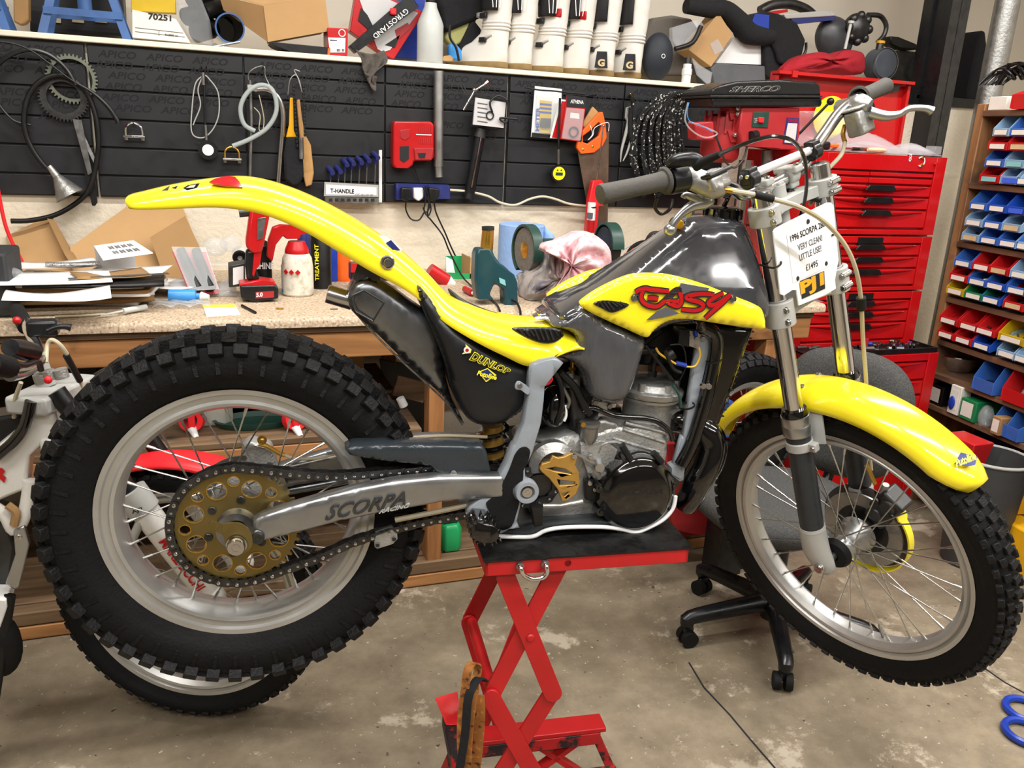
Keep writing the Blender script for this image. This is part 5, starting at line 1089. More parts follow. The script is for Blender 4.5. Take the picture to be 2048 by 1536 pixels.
# number plate with printed notice, standing ahead of the fork legs
def fx(px, py, c=.068):                                # point on the plane c metres ahead of the steering axis
    d = ray(px, py); o = CAM-FO-_fw*c; q = CAM-FO+d*(-(o.dot(_fw))/d.dot(_fw)); return V((q.dot(_fw), q.dot(_rr), q.dot(_k)))
NP = [(1547, 464), (1550, 458), (1556, 454), (1655, 405), (1662, 405), (1667, 411), (1677, 520), (1670, 560), (1672, 577), (1650, 590), (1598, 611), (1593, 580), (1585, 580), (1568, 591), (1561, 588)]
g = G().prism([fx(x, y) for x, y in NP], (-.0025, 0, 0)); np_ = F('number_plate', g, M['plastic_white'], bike, label='white number plate with a printed price notice')
F('notice_sheet', G().prism([fx(x, y, .0685) for x, y in ((1573, 470), (1658, 430), (1662, 530), (1586, 566))], (.0004, 0, 0)), M['paper'], np_)
for s, q, th in (('1996 SCORPA 280', ((1582, 484), (1650, 453), (1649, 441), (1580, 472)), .022), ('VERY CLEAN!', ((1597, 502), (1645, 481), (1644, 469), (1595, 490)), .0), ('LITTLE USE!', ((1600, 522), (1643, 502), (1642, 490), (1598, 510)), .0), ('\u00a31495', ((1613, 542), (1636, 532), (1635, 520), (1611, 530)), .012)):
    F('printed_line', text_quad(G(), s, *[fx(x, y, .0694) for x, y in q], offset=th or .012), M['ink' if th else 'ink_grey'], np_)
F('sticker', G().prism([fx(x, y, .0688) for x, y in ((1600, 562), (1648, 542), (1650, 577), (1604, 598))], (.0005, 0, 0)), M['ink'], np_)
F('sticker_lettering', text_quad(G(), 'PJ1', *[fx(x, y, .0697) for x, y in ((1605, 594), (1647, 575), (1645, 546), (1602, 565))], offset=.05), M['amber_bin'], np_)
for x, y in ((1616, 443), (1652, 527), (1595, 557)): F('plate_hole', G().lathe([(0, .0012), (.0042, .0012), (.0045, 0)], fx(x, y, .0685), (1, 0, 0), 16), M['ink'], np_)
F('cable_tie', G().tube([fx(1562, 523, .071), fx(1560, 530, .072), fx(1545, 536, .066), V((LX-.01, -.112, fx(1530, 538, .05).z))], .002, 6, 4), M['black'], np_); F('cable_tie', G().tube([fx(1665, 470, .071), fx(1672, 468, .06)], .002, 6), M['black'], np_)
# front mudguard: an arch over the wheel
K = 10; rings = []
for i in range(41):
    t = i/40; a = radians(147-109*t); hw = .012+.044*min(1, t*2.6)**.7-.006*max(0, t-.5)*2; 
    if t > .9: hw *= sqrt(max(.05, 1-((t-.9)/.1)**2*.8))
    r = .386-.012*max(0, t-.45)/.55-(.012 if t < .05 else 0)*(1-t/.05); dr = .026+.016*min(1, t*2); R_ = []
    if t > .9: dr *= 1-.4*(t-.9)/.1
    for k in range(-K, K+1):
        th = pi/2*k/K; q = V((0, hw*(1 if th > 0 else -1)*abs(sin(th))**.8, 0)); rr2 = r-dr*(1-abs(cos(th))**.8)
        R_.append(V((FW[0]+rr2*cos(a), q.y, rr2*sin(a))))
    rings.append(R_)
ff_ = F('front_mudguard', G().loft(rings, closed=False, caps=False), M['yellow'], bike, solid=.0035, ang=70, label='bright yellow front mudguard')
for s in (-1, 1): F('mudguard_bolt', bolt(G(), (FW[0]+.383*cos(radians(96)), s*.03, .383*sin(radians(96))-.0), (0, 0, 1), .006, .004), M['polished'], ff_)
def ffr(px, py): # on the mudguard crown radius
    d = ray(px, py); best = None
    for i in range(400):
        q = CAM+d*(1.2+i*.0035)-FO; L_ = V((q.dot(_fw), q.dot(_rr), q.dot(_k))); e = hypot(L_.x-FW[0], L_.z)-(.391-.02*(L_.y/.06)**2)
        if e < 0: return L_
    return f(px, py, 0)
P = [ffr(x, y) for x, y in ((1908, 928), (1921, 905), (1954, 914), (1950, 930), (1935, 933))]; F('sticker', G().prism(P, (.0008, 0, .0008)), M['navy'], ff_)
F('sticker_lettering', text_quad(G(), 'Putoline', *[ffr(x, y)+V((.0015, 0, .0015)) for x, y in ((1912, 935), (1952, 919), (1946, 905), (1908, 921))], shear=.2, offset=.03), M['yellow_bright'], ff_)
for s in (-1, 1):
    F('fork_brace', G().bar((LX+.03, s*.07, .28), (.052, s*.05, .345), .004, .03, (1, 0, 0)), M['light_grey'])
F('fork_brace', G().bar((.052, -.052, .348), (.052, .052, .348), .004, .03, (1, 0, 0)), M['light_grey'])
# front caliper and yellow disc guard on the right leg
g = G().box((FW[0]+.07, .06, .085), (.06, .05, .055), Matrix.Rotation(-.8, 3, 'Y')).box((FW[0]+.045, .055, .05), (.04, .03, .05), Matrix.Rotation(-.8, 3, 'Y')).cyl((FW[0]+.075, .03, .088), (FW[0]+.075, .06, .088), .019, n=20).cyl((FW[0]+.045, .03, .062), (FW[0]+.045, .06, .062), .016, n=20); fc = F('front_caliper', g, M['dark_steel'], bike, bev=.007, seg=3)
for dx, dz in ((.055, .1), (.085, .072)): F('caliper_bolt', bolt(G(), (FW[0]+dx, .033, dz), (0, -1, 0), .007, .005), M['dark_steel'], fc)
F('banjo', G().cyl((FW[0]+.06, .05, .11), (FW[0]+.07, .05, .135), .007, n=12), M['cast'], fc)
F('hose_fitting', G().tube(fp([(1750, 968), (1740, 945), (1732, 928)], .06), .0045, 8, 3), M['brass'], fc)
g = G(); rings = []
for i in range(41):
    a = radians(52-175*i/40); w_ = .012 if i > 5 else .02; r0 = .104 if i > 3 else .1+.002*i
    if i < 6: r0 += .006*sin(i/6*pi)
    rings.append([V((FW[0]+(r0)*cos(a), .062-w_, r0*sin(a))), V((FW[0]+(r0+.004)*cos(a), .062-w_, (r0+.004)*sin(a))), V((FW[0]+(r0+.004)*cos(a), .062+w_*.6, (r0+.004)*sin(a))), V((FW[0]+r0*cos(a), .062+w_*.6, r0*sin(a)))])
g.loft(rings); F('disc_guard', g, M['yellow'], bike, label='yellow plastic brake disc guard')
F('disc_guard_plate', ringplate(G(), FW, .04, .103, .07, .072), mat('smoke', '2a1a1c', .3, alpha=.75, var=0), bike)
# ================================================================= scissor lift under the bike
lift = thing('scissor_lift', 'red scissor lift stand with a black rubber platform under the bike', 'lift', BM @ V((.62, 0, -AXLE_Z+.001)))
def J(name, g, m, p=None, **kw): g.xf(BM); return build(g, name, m, p or lift, **kw)
jz = -.047; y0, y1 = -.17, .13; x0, x1 = .432, .825
J('platform', G().bb((x0, y0, jz-.032), (x1, y0+.006, jz-.002)).bb((x0, y1-.006, jz-.032), (x1, y1, jz-.002)).bb((x0, y0, jz-.032), (x0+.006, y1, jz-.002)).bb((x1-.006, y0, jz-.032), (x1, y1, jz-.002)).bb((x0, y0, jz-.006), (x1, y1, jz-.002)), M['jack_red'], bev=.0015)
J('rubber_mat', G().bb((x0-.004, y0-.003, jz-.002), (x1+.006, y1, jz+.001)), M['mat_rubber'])
# pull loop
hp = bp([(1042, 1137), (1048, 1150), (1065, 1158), (1085, 1155), (1094, 1145), (1093, 1133)], y0-.014)
g = G().tube([V((hp[0].x, y0-.002, hp[0].z))]+hp+[V((hp[-1].x, y0-.002, hp[-1].z))], .0045, 10, 5); hd_ = J('pull_loop', g, M['chrome'])
for q in (hp[0], hp[-1]): J('loop_nut', G().cyl((q.x, y0-.008, q.z), (q.x, y0, q.z), .008, n=6), M['steel'], hd_)
J('pin_hole', G().lathe([(0, 0), (.006, 0), (.006, .001)], b(1136, 1126, y0), (0, -1, 0), 20), M['ink'])
# scissor arms: outer pairs on both sides. near plane y0 .. far plane y1
def arm(a, c, y, w=.036, m='jack_red'):
    a, c = V(a), V(c); t = (c-a).normalized(); nn = V((-t.z, 0, t.x)); P = []
    for k in range(7): an = pi*k/6; P.append(a+nn*(w/2*cos(an))-t*(w/2*sin(an)))
    for k in range(7): an = pi*k/6; P.append(c-nn*(w/2*cos(an))+t*(w/2*sin(an)))
    for q in P: q.y = y
    return J('scissor_arm', G().prism(P, (0, .006, 0)), M[m], bev=.001)
T = [b(*q, y0+.02) for q in ((1010, 1150), (1105, 1385), (1120, 1130), (985, 1388), (1098, 1392), (1035, 1560), (975, 1410), (1065, 1580))]
for yy, dy in ((y0+.02, 0), (y1-.026, 0)):
    arm((T[0].x, 0, T[0].z), (T[1].x, 0, T[1].z), yy-.007)
    arm((T[2].x, 0, T[2].z), (T[3].x, 0, T[3].z), yy)
    zl = -.585 if yy < 0 else -.74
    arm((T[3].x-.004, 0, T[3].z-.004), (T[1].x-.01, 0, zl), yy-.007)
    arm((T[1].x, 0, T[1].z-.002), (T[3].x+.004, 0, zl), yy)
for q in (T[0], T[1], T[2], T[3]): J('cross_tube', G().cyl((q.x, y0+.02, q.z), (q.x, y1-.02, q.z), .011, n=16), M['jack_red'])
mx = (T[0]+T[1])/2; J('pivot_rivet', G().lathe([(0, .003), (.006, .0025), (.0085, 0)], (mx.x, y0+.012, mx.z), (0, -1, 0), 16), M['jack_red'])
# base frame: splayed legs, top channel and diagonal braces
bz = -.578
J('base_channel', G().bb((.40, y0+.005, bz-.035), (.74, y0+.045, bz)).bb((.40, y0+.045, bz-.03), (.43, y1-.045, bz)).bb((.46, -.03, bz-.03), (.74, .015, bz)), M['worn_red'], bev=.002)
J('top_flange', G().bb((.47, -.03, bz+.001), (.752, .02, bz+.012)), M['jack_red'], bev=.002)
for sy in (y0+.02, -.005):
    for xa, xb in ((.735, .81), (.42, .36)):
        J('base_leg', G().bar((xa, sy, bz-.02), (xb, sy+(.05 if sy > .05 else (-.05 if sy < -.05 else 0)), -AXLE_Z+.003), .03, .02, (1, 0, 0)), M['worn_red'], bev=.002)
    J('brace', G().bar((.70, sy, bz-.03), (.50, sy, -AXLE_Z+.01), .012, .022, (0, 1, 0)), M['jack_red']); J('brace', G().bar((.60, sy, bz-.03), (.76, sy, -AXLE_Z+.02), .012, .022, (0, 1, 0)), M['jack_red'])
q = b(905, 1410, .1); J('side_plate', G().prism([b(870, 1398, .06), b(915, 1385, .06), b(925, 1450, .0), b(892, 1450, .0)], (0, .004, 0)), mat('glossy_red', 'd0282c', .15, coat=1), bev=.001)
# worn ratchet straps hanging over the lift tube
def belt(name, pts, w, th, m, label):
    P = spline(bp(pts), 6); g = G(); rings = []
    for i in range(len(P)):
        t = (P[min(i+1, len(P)-1)]-P[max(i-1, 0)]).normalized(); s = V((cos(.5), -sin(.5), 0)); s = (s-t*s.dot(t)).normalized(); n = t.cross(s)
        rings.append([P[i]+s*w/2+n*th/2, P[i]+s*w/2-n*th/2, P[i]-s*w/2-n*th/2, P[i]-s*w/2+n*th/2])
    g.loft(rings); g.xf(BM); return tag(build(g, name, m), label, 'strap', 'straps over the lift')
yy = y0-.012
mo = speckle('orange_webbing', '99602a', '3a2618', 'b57a36', 60, .8)
belt('webbing_strap', [(925, 1540, yy), (922, 1460, yy), (930, 1380, yy), (936, 1340, yy), (947, 1326, yy+.02), (956, 1335, yy+.03), (950, 1370, yy+.02), (945, 1430, yy+.01)], .016, .003, mo, 'frayed orange webbing strap looped over the lift tube')
belt('webbing_strap', [(918, 1545, yy-.01), (930, 1470, yy-.01), (936, 1400, yy-.01), (948, 1368, yy), (960, 1356, yy+.02), (970, 1362, yy+.03)], .016, .003, M['black_cloth'], 'black webbing strap beside the orange one')
belt('webbing_strap', [(935, 1545, yy-.005), (938, 1480, yy-.005), (945, 1410, yy-.005), (952, 1380, yy)], .014, .003, mo, 'narrow orange strap end hanging in the middle')
belt('webbing_strap', [(950, 1545, yy+.01), (957, 1480, yy+.01), (960, 1420, yy+.01), (958, 1390, yy+.02)], .02, .003, mo, 'wide dirty orange strap hanging nearest the lift arm')
# ================================================================= tools hanging on the tool boards
WF = WY-.023
def W(x, y, off=.0): return PY(x, y, WF-off)
def WP(pts, off=.0): return [W(p[0], p[1], p[2] if len(p) > 2 else off) for p in pts]
def slab(g, pts, Y, depth, zmin=None, zmax=None):       # outline standing in the plane at depth Y, extruded away from the camera
    P = [PY(x, y, Y) for x, y in pts]
    if zmin is not None:
        for p in P: p.z = max(p.z, zmin)
    return g.prism(P, (0, depth, 0))
def wslab(g, pts, off, th): return g.prism(WP(pts, off), (0, th, 0))
def solo(name, g, m, label, cat, group=None, **kw): return tag(build(g, name, M[m] if isinstance(m, str) else m, **kw), label, cat, group)
def TH(name, label, cat, x, y, off=0., group=None): return thing(name, label, cat, W(x, y, off), group)
def P(t, name, g, m, **kw): return build(g, name, M[m] if isinstance(m, str) else m, t, **kw)
def hook(t, x, y, L=.03):
    a = W(x, y); P(t, 'hook', G().tube([a+V((0, .008, 0)), a+V((0, -L, -.002)), a+V((0, -L-.004, .008))], .002, 6, 3), 'dark_steel')
# looped hose with funnel
t = TH('funnel_hose', 'black looped hose ending in a dented metal funnel', 'hose', 110, 440, .03)
P(t, 'hose', G().tube(WP([(22, 442), (60, 441), (110, 430), (150, 408), (175, 384), (188, 350), (197, 290), (192, 235), (176, 190), (150, 162), (118, 150), (84, 160), (58, 190), (48, 235), (54, 275), (72, 310), (92, 335)], .03), .0085, 10, 5), 'black')
a, c, d = W(98, 332, .035), W(113, 352, .035), W(140, 392, .04)
P(t, 'funnel', G().cyl(a, c, .009, .013, n=16).cyl(c, d, .013, .048, n=28, caps=False).cyl(c, d, .011, .046, n=28, caps=False), 'alloy_rough')
t = TH('hose_loop', 'thin black hose draped over the hooks at the far left', 'hose', 120, 240, .05)
P(t, 'hose', G().tube(WP([(-30, 82), (20, 86), (60, 100), (100, 128), (140, 158), (185, 185), (215, 212), (233, 238), (236, 248)], .05), [.003]*5+[.006, .007, .008, .008], 8, 5), 'black')
solo('hose_loop', G().tube(WP([(-20, 150), (8, 118), (50, 100), (95, 108), (130, 135), (152, 170)], .045), .007, 8, 5), 'satin_black', 'short dark hose arching above the hanging sprockets', 'hose')
solo('hose_loop', G().tube(WP([(-15, 190), (8, 222), (30, 242), (62, 250)], .02), .004, 8, 5), 'satin_black', 'thin hose running off the left edge below the loop', 'hose')
# hanging sprockets, tapered plates
def spr(name, cx, cy_, R, r, nt, off, m, label):
    c = W(cx, cy_, off); ring = []
    for i in range(nt):
        for da, q in ((-.3, R-.007), (-.12, R), (.12, R), (.3, R-.007)): a = 2*pi*(i+da)/nt; ring.append(c+V((q*cos(a), 0, q*sin(a))))
    solo(name, G().prism(ring, (0, .004, 0), [[c+V((r*cos(-2*pi*k/32), 0, r*sin(-2*pi*k/32))) for k in range(32)]]), m, label, 'sprocket', 'hanging sprockets', flat=True)
spr('sprocket', 143, 158, .078, .062, 40, .01, mat('olive', '74786a', .5, .5), 'pale worn sprocket ring hanging highest of the two')
spr('sprocket', 127, 195, .076, .05, 42, .018, 'dark_steel', 'dark sprocket hanging below the pale ring')
solo('steel_plate', wslab(G(), [(145, 238), (163, 240), (184, 345), (176, 350)], .03, .003), 'steel', 'long tapered grey plate below the sprockets', 'plate')
solo('steel_plate', wslab(G(), [(150, 248), (158, 248), (192, 320), (188, 327)], .026, .003), 'alloy_rough', 'short narrow strip crossing the tapered plate', 'plate')
c = W(188, 407, .02); solo('lever_arm', G().prism(WP([(155, 265), (162, 262), (186, 350), (195, 405), (190, 412), (184, 411), (170, 350)], .02), (0, .004, 0)).lathe([(0, -.001), (.004, -.001), (.004, 0)], c, (0, 1, 0), 12), 'black', 'long black lever with a pin hole at its lower end', 'lever')
# exhaust clamps
for (cx, cy_, r, lab, m) in ((268, 262, .026, 'shiny exhaust clamp alone on the board', 'chrome'), (464, 308, .024, 'dull exhaust clamp beside the tyre gauge', 'brass')):
    c = W(cx, cy_, .02); t = thing('pipe_clamp', lab, 'clamp', c, 'exhaust clamps')
    P(t, 'u_bolt', G().tube([c+V((-r, 0, -.03)), c+V((-r, 0, 0))]+[c+V((r*cos(a), 0, r*sin(a))) for a in [pi-pi*k/10 for k in range(1, 10)]]+[c+V((r, 0, 0)), c+V((r, 0, -.03))], .0035, 8), m)
    P(t, 'saddle', G().bb(c+V((-r-.008, -.012, -.022)), c+V((r+.008, .006, -.014))), m if m == 'chrome' else 'alloy_rough', bev=.002)
    for s in (-1, 1): P(t, 'nut', G().cyl(c+V((s*r, 0, -.03)), c+V((s*r, 0, -.022)), .006, n=6), 'steel')
    hook(t, cx, cy_-16)
# tyre gauge with braided hose
t = TH('tyre_gauge', 'dial tyre gauge on a braided hose loop', 'gauge', 416, 315, .02); hook(t, 403, 135); hook(t, 413, 135)
P(t, 'hose', G().tube(WP([(405, 152), (390, 170), (383, 230), (383, 262), (392, 274), (410, 274), (428, 255), (438, 225), (436, 185), (420, 160), (408, 152), (396, 178), (401, 210), (390, 240), (386, 250)], .02), .0022, 6, 5), 'light_grey')
P(t, 'stem', G().tube(WP([(408, 150), (410, 250), (413, 285)], .022), .004, 8), 'black'); c = W(416, 300, .03)
P(t, 'valve_chuck', G().cyl(W(406, 145, .022), W(407, 170, .022), .006, n=10).cyl(W(411, 250, .022), W(413, 282, .022), .005, n=10), 'steel')
P(t, 'body', G().lathe([(0, .02), (.03, .02), (.033, .016), (.033, 0), (0, 0)], c, (0, 1, 0), 24), 'rubber'); P(t, 'dial', G().lathe([(0, -.001), (.019, -.001), (.019, .001)], c, (0, 1, 0), 28), 'plastic_white')
# bent tube, rod and coil of clear hose
t = TH('stand_frame', 'bent chrome tube and straight rod hanging as a paddock frame', 'frame', 530, 360, .03)
P(t, 'bent_tube', G().tube(WP([(509, 180), (530, 178), (550, 188), (562, 208), (566, 240), (562, 300), (557, 366)], .03), .0095, 14, 5), 'polished')
P(t, 'rod', G().tube(WP([(500, 160), (503, 240), (500, 360)], .03), .006, 10), 'steel'); P(t, 'crossbar', G().box(W(504, 176, .03), (.03, .02, .02)), 'light_grey'); hook(t, 525, 137)
solo('hose_coil', G().tube(WP([(465, 292), (500, 278), (535, 255), (553, 220), (545, 180), (520, 170), (495, 185), (481, 215), (488, 248), (510, 262)], .045), .008, 10, 5), 'tube_clear', 'coil of clear plastic tube around the steel rod', 'hose')
solo('wire_hanger', G().tube(WP([(498, 165), (497, 148), (510, 136), (528, 133), (530, 150), (536, 165), (545, 180)], .02), .002, 6, 4), 'steel', 'thin bent wire over the hook by the clear tube', 'wire')
solo('wire_hanger', G().tube(WP([(508, 215), (520, 230), (518, 258), (525, 262), (528, 240), (524, 215), (518, 190)], .05), .0018, 6, 4), 'hose_beige', 'beige wire strands inside the tube coil', 'wire')
# brushes and chain whip
t = TH('wire_brush', 'black bristled brush with a yellow handle', 'brush', 588, 365, .03, 'hanging brushes'); P(t, 'handle', wslab(G(), [(580, 195), (586, 195), (588, 262), (594, 275), (572, 275), (578, 250)], .035, .012), 'amber_bin', bev=.003)
P(t, 'bristles', wslab(G(), [(574, 274), (594, 274), (606, 300), (608, 350), (600, 368), (585, 372), (570, 360), (568, 310)], .05, .03), 'black_cloth', bev=.008)
t = TH('dust_brush', 'brush with a worn wooden handle beside the yellow one', 'brush', 614, 370, .03, 'hanging brushes'); P(t, 'handle', wslab(G(), [(593, 200), (600, 198), (604, 235), (610, 268), (622, 290), (628, 345), (624, 370), (612, 374), (606, 350), (600, 280)], .03, .012), 'wood_handle', bev=.004)
t = TH('chain_whip', 'chain whip of black links on the same hook as the brushes', 'tool', 600, 310, .055)
for k in range(16): a = W(587+k*.5, 172+k*8, .055); P(t, 'link', G().box(a, (.008, .006, .012)), 'black', bev=.002)
for k in range(14): a = W(607+k*.2, 172+k*7.5, .055); P(t, 'link', G().box(a, (.008, .006, .012)), 'black', bev=.002)
P(t, 'socket', G().cyl(W(602, 275, .06), W(603, 318, .06), .0085, n=16), 'steel'); hook(t, 592, 150)
solo('wire_tuft', G().tube(WP([(576, 190), (580, 160), (592, 150), (600, 170), (604, 185), (598, 160), (588, 140), (600, 143)], .04), .0018, 6, 3), 'alloy_rough', 'twisted wire tuft at the top of the brush hook', 'wire')
# T-handle hex keys in their rack
t = TH('key_rack', 'white metal rack lettered T-HANDLE holding hex keys', 'rack', 703, 405, .03)
P(t, 'rack_front', wslab(G(), [(649, 364), (757, 370), (757, 394), (648, 392)], .05, .004), 'light_grey'); P(t, 'label_plate', wslab(G(), [(652, 369), (753, 375), (753, 391), (652, 389)], .0515, .001), 'paper')
P(t, 'rack_base', wslab(G(), [(650, 393), (758, 396), (758, 408), (652, 404)], .05, .045), 'steel')
P(t, 'lettering', text_quad(G(), 'T-HANDLE', *[W(x, y, .0525) for x, y in ((661, 385), (708, 387), (708, 379), (661, 377))], offset=.03), 'ink')
P(t, 'lettering', text_quad(G(), '10 PC HEX KEY SET', *[W(x, y, .0525) for x, y in ((710, 391), (747, 392), (747, 388), (710, 387))]), 'ink_grey')
for k in range(8):
    P(t, 'slot', wslab(G(), [(658+k*12, 397), (665+k*12, 397), (665+k*12, 403), (658+k*12, 403)], .0515, .002), 'ink')
for i, (x, y, dx) in enumerate(((661, 342, 4), (677, 340, 4), (690, 326, 3), (703, 324, 3), (719, 322, 6), (734, 318, 4), (751, 312, 7))):
    tt = thing('hex_key', 'blue T-handled hex key, %s from the left in the rack' % ('first', 'second', 'third', 'fourth', 'fifth', 'sixth', 'last')[i], 'hex key', W(x, 372, .03), 'T-handled hex keys')
    a = W(x, y, .03); P(tt, 'grip', G().tube([a+V((-.004, .03, .010)), a+V((0, 0, .003)), a+V((.004, -.03, -.006))], [.009, .010, .009], 12, 3), 'navy'); P(tt, 'collar', G().cyl(a, a+V((0, 0, -.03)), .0065, .005, n=10), 'navy'); P(tt, 'shank', G().cyl(a+V((0, 0, -.03)), W(x-2, 392, .03), .0022, n=6), 'steel')
# battery charger
t = TH('battery_charger', 'red power-tool battery charger mounted on the board', 'charger', 825, 335, .0)
P(t, 'body', wslab(G(), [(789, 242), (862, 243), (868, 250), (868, 315), (862, 322), (828, 322), (826, 330), (818, 337), (790, 336), (786, 328), (787, 250)], .055, .055), 'red', bev=.006, seg=3)
P(t, 'dock', wslab(G(), [(800, 260), (820, 258), (820, 275), (810, 281), (800, 276)], .057, .004), 'machine_red', bev=.002); P(t, 'status_panel', wslab(G(), [(800, 293), (818, 292), (818, 318), (808, 325), (800, 320)], .057, .003), 'ink')
g = G()
for r_ in range(2):
    for k in range(7): wslab(g, [(838+k*4, 254+r_*22), (840+k*4, 254+r_*22), (840+k*4, 266+r_*22), (838+k*4, 266+r_*22)], .0565, .002)
P(t, 'vent_slots', g, 'machine_red'); P(t, 'foot', wslab(G(), [(828, 296), (868, 296), (864, 320), (830, 320)], .062, .01), 'machine_red', bev=.003); P(t, 'printed_line', wslab(G(), [(832, 268), (863, 269), (863, 271), (832, 270)], .0572, .001), 'plastic_white')
P(t, 'foot_screen', wslab(G(), [(836, 306), (852, 306), (850, 316), (838, 316)], .064, .002), 'ink')
solo('power_cable', G().tube(WP([(826, 322), (832, 345), (843, 378), (850, 400)], .02), .0022, 6, 4), 'black', 'thin cable from the charger down to its plug', 'cable')
solo('steel_pipe', G().cyl(W(877, 142, .03), W(877, 333, .03), .0185, n=28).cyl(W(877, 333, .03), W(878, 354, .03), .0155, n=28), 'alloy', 'straight brushed steel pipe hung vertically by the charger', 'pipe')
# pump with a card and cable
t = TH('hand_pump', 'black hand pump hanging at a slant', 'pump', 945, 395, .03); P(t, 'barrel', G().cyl(W(961, 262, .035), W(938, 392, .035), .021, n=20), 'satin_black'); P(t, 'rod', G().cyl(W(962, 275, .06), W(943, 375, .06), .0035, n=8), 'polished'); P(t, 'base', G().cyl(W(940, 388, .035), W(937, 398, .035), .028, n=20), 'black'); P(t, 'collar', G().cyl(W(962, 258, .035), W(958, 275, .035), .024, n=20), 'dark_steel')
t = TH('instruction_card', 'clear bagged instruction card hanging over the pump', 'packet', 978, 255, .07); P(t, 'card', wslab(G(), [(951, 195), (1012, 205), (1007, 256), (946, 249)], .075, .008), 'paper_grey'); P(t, 'backing', wslab(G(), [(950, 190), (1014, 200), (1010, 258), (942, 252)], .066, .004), 'black'); P(t, 'dial', G().lathe([(.012, -.002), (.016, -.002), (.016, .002), (.012, .002)], W(980, 231, .078), (0, 1, 0), 24, True), 'ink')
for k in range(5): P(t, 'printed_line', wslab(G(), [(955, 205+k*9), (975, 208+k*9), (975, 210+k*9), (955, 207+k*9)], .0762, .0005), 'ink_grey')
solo('cable_coil', G().tube(WP([(985, 225), (980, 205), (995, 192), (1012, 200), (1018, 225), (1012, 245), (1000, 236), (1034, 238)], .085), .004, 8, 5), 'black', 'coil of black cable around the instruction card', 'cable')
t = TH('spanner', 'chrome T-bar spanner hooked above the pump', 'spanner', 950, 200, .08); P(t, 'shaft', G().cyl(W(927, 220, .08), W(950, 180, .08), .004, n=10).cyl(W(948, 182, .08), W(973, 166, .08), .004, n=10), 'chrome'); P(t, 'head', G().ball(W(948, 180, .08), .007).cyl(W(971, 168, .08), W(976, 163, .08), .006, n=6), 'chrome')
for x_ in (920, 926): solo('hook_pair', G().tube(WP([(x_, 170), (x_+10, 188), (x_+16, 190)], .03), .0018, 6), 'dark_steel', 'bent wire hook left of the spanner, %s of two' % ('left' if x_ == 920 else 'right'), 'hook')
# blister packs
t = TH('blister_pack', 'blister pack with a yellow card and grey meter inside', 'packet', 1092, 278, .03, 'hanging blister packs'); P(t, 'card', wslab(G(), [(1070, 172), (1124, 178), (1118, 278), (1062, 274)], .03, .003), 'plastic_white'); P(t, 'print', wslab(G(), [(1080, 200), (1104, 203), (1100, 268), (1078, 264)], .0315, .001), 'yellow_bin'); P(t, 'meter', wslab(G(), [(1083, 236), (1103, 237), (1101, 256), (1081, 254)], .042, .01), 'dark_steel', bev=.002); P(t, 'band', wslab(G(), [(1064, 265), (1119, 269), (1118, 277), (1063, 274)], .032, .001), 'ink'); P(t, 'blister', wslab(G(), [(1074, 188), (1110, 192), (1106, 270), (1070, 266)], .045, .014), 'clear', bev=.004)
for k in range(3): P(t, 'blue_print', wslab(G(), [(1080, 206+k*8), (1103, 208+k*8), (1103, 212+k*8), (1080, 210+k*8)], .0325, .0005), 'blue_plastic')
P(t, 'blue_print', text_quad(G(), 'METER', *[W(x, y, .0325) for x, y in ((1078, 262), (1080, 215), (1073, 215), (1071, 262))], offset=.03), 'blue_plastic')
t = TH('blister_pack', 'red and white packet half hidden behind the gasket pack', 'packet', 1115, 278, .045, 'hanging blister packs'); P(t, 'card', wslab(G(), [(1118, 198), (1134, 200), (1128, 278), (1100, 276)], .047, .003), 'plastic_white'); P(t, 'print', wslab(G(), [(1124, 202), (1133, 203), (1122, 277), (1104, 275)], .0485, .001), 'red')
t = TH('blister_pack', 'red ATHENA pack with a black rubber seal', 'packet', 1147, 285, .05, 'hanging blister packs'); P(t, 'card', wslab(G(), [(1134, 190), (1173, 194), (1163, 284), (1120, 278)], .052, .003), 'red'); P(t, 'top_band', wslab(G(), [(1134, 190), (1173, 194), (1171, 216), (1133, 213)], .0535, .001), 'ink'); P(t, 'lettering', text_quad(G(), 'ATHENA', *[W(x, y, .055) for x, y in ((1141, 206), (1167, 208), (1167, 201), (1142, 199))], offset=.02), 'plastic_white'); P(t, 'seal', G().lathe([(.016, -.005), (.021, -.005), (.021, 0), (.016, 0)], W(1147, 264, .055), (0, 1, 0), 28, True), 'rubber'); P(t, 'symbol', wslab(G(), [(1141, 225), (1158, 227), (1159, 238), (1140, 236)], .0537, .001), 'plastic_white'); P(t, 'blister', wslab(G(), [(1134, 215), (1170, 218), (1162, 282), (1124, 277)], .064, .01), 'clear', bev=.003)
solo('hook_wire', G().tube(WP([(1050, 175), (1080, 180), (1110, 182), (1140, 186), (1170, 188)], .03), .003, 6, 3), 'black', 'black wire hook carrying the blister packs', 'hook')
t = TH('digital_gauge', 'yellow-faced digital tyre gauge on a black hose', 'gauge', 1118, 365, .03); c = W(1118, 347, .045); P(t, 'body', G().lathe([(0, .022), (.03, .022), (.033, .016), (.033, 0), (0, 0)], c, (0, 1, 0), 24), 'rubber'); P(t, 'face', G().lathe([(0, -.002), (.026, -.002), (.027, .001)], c, (0, 1, 0), 28), 'yellow'); P(t, 'screen', G().bb(c+V((-.015, -.004, -.007)), c+V((.015, -.002, .004))), 'dark_green'); P(t, 'hose', G().tube(WP([(1120, 196), (1118, 260), (1117, 300)], .06), .005, 8, 3), 'black'); P(t, 'chuck', G().cyl(W(1117, 298, .06), W(1117, 328, .05), .006, n=10), 'steel')
for dx in (-.008, .008): P(t, 'button', G().lathe([(0, -.001), (.003, -.001), (.003, .001)], c+V((dx, -.003, .013)), (0, 1, 0), 12), 'ink')
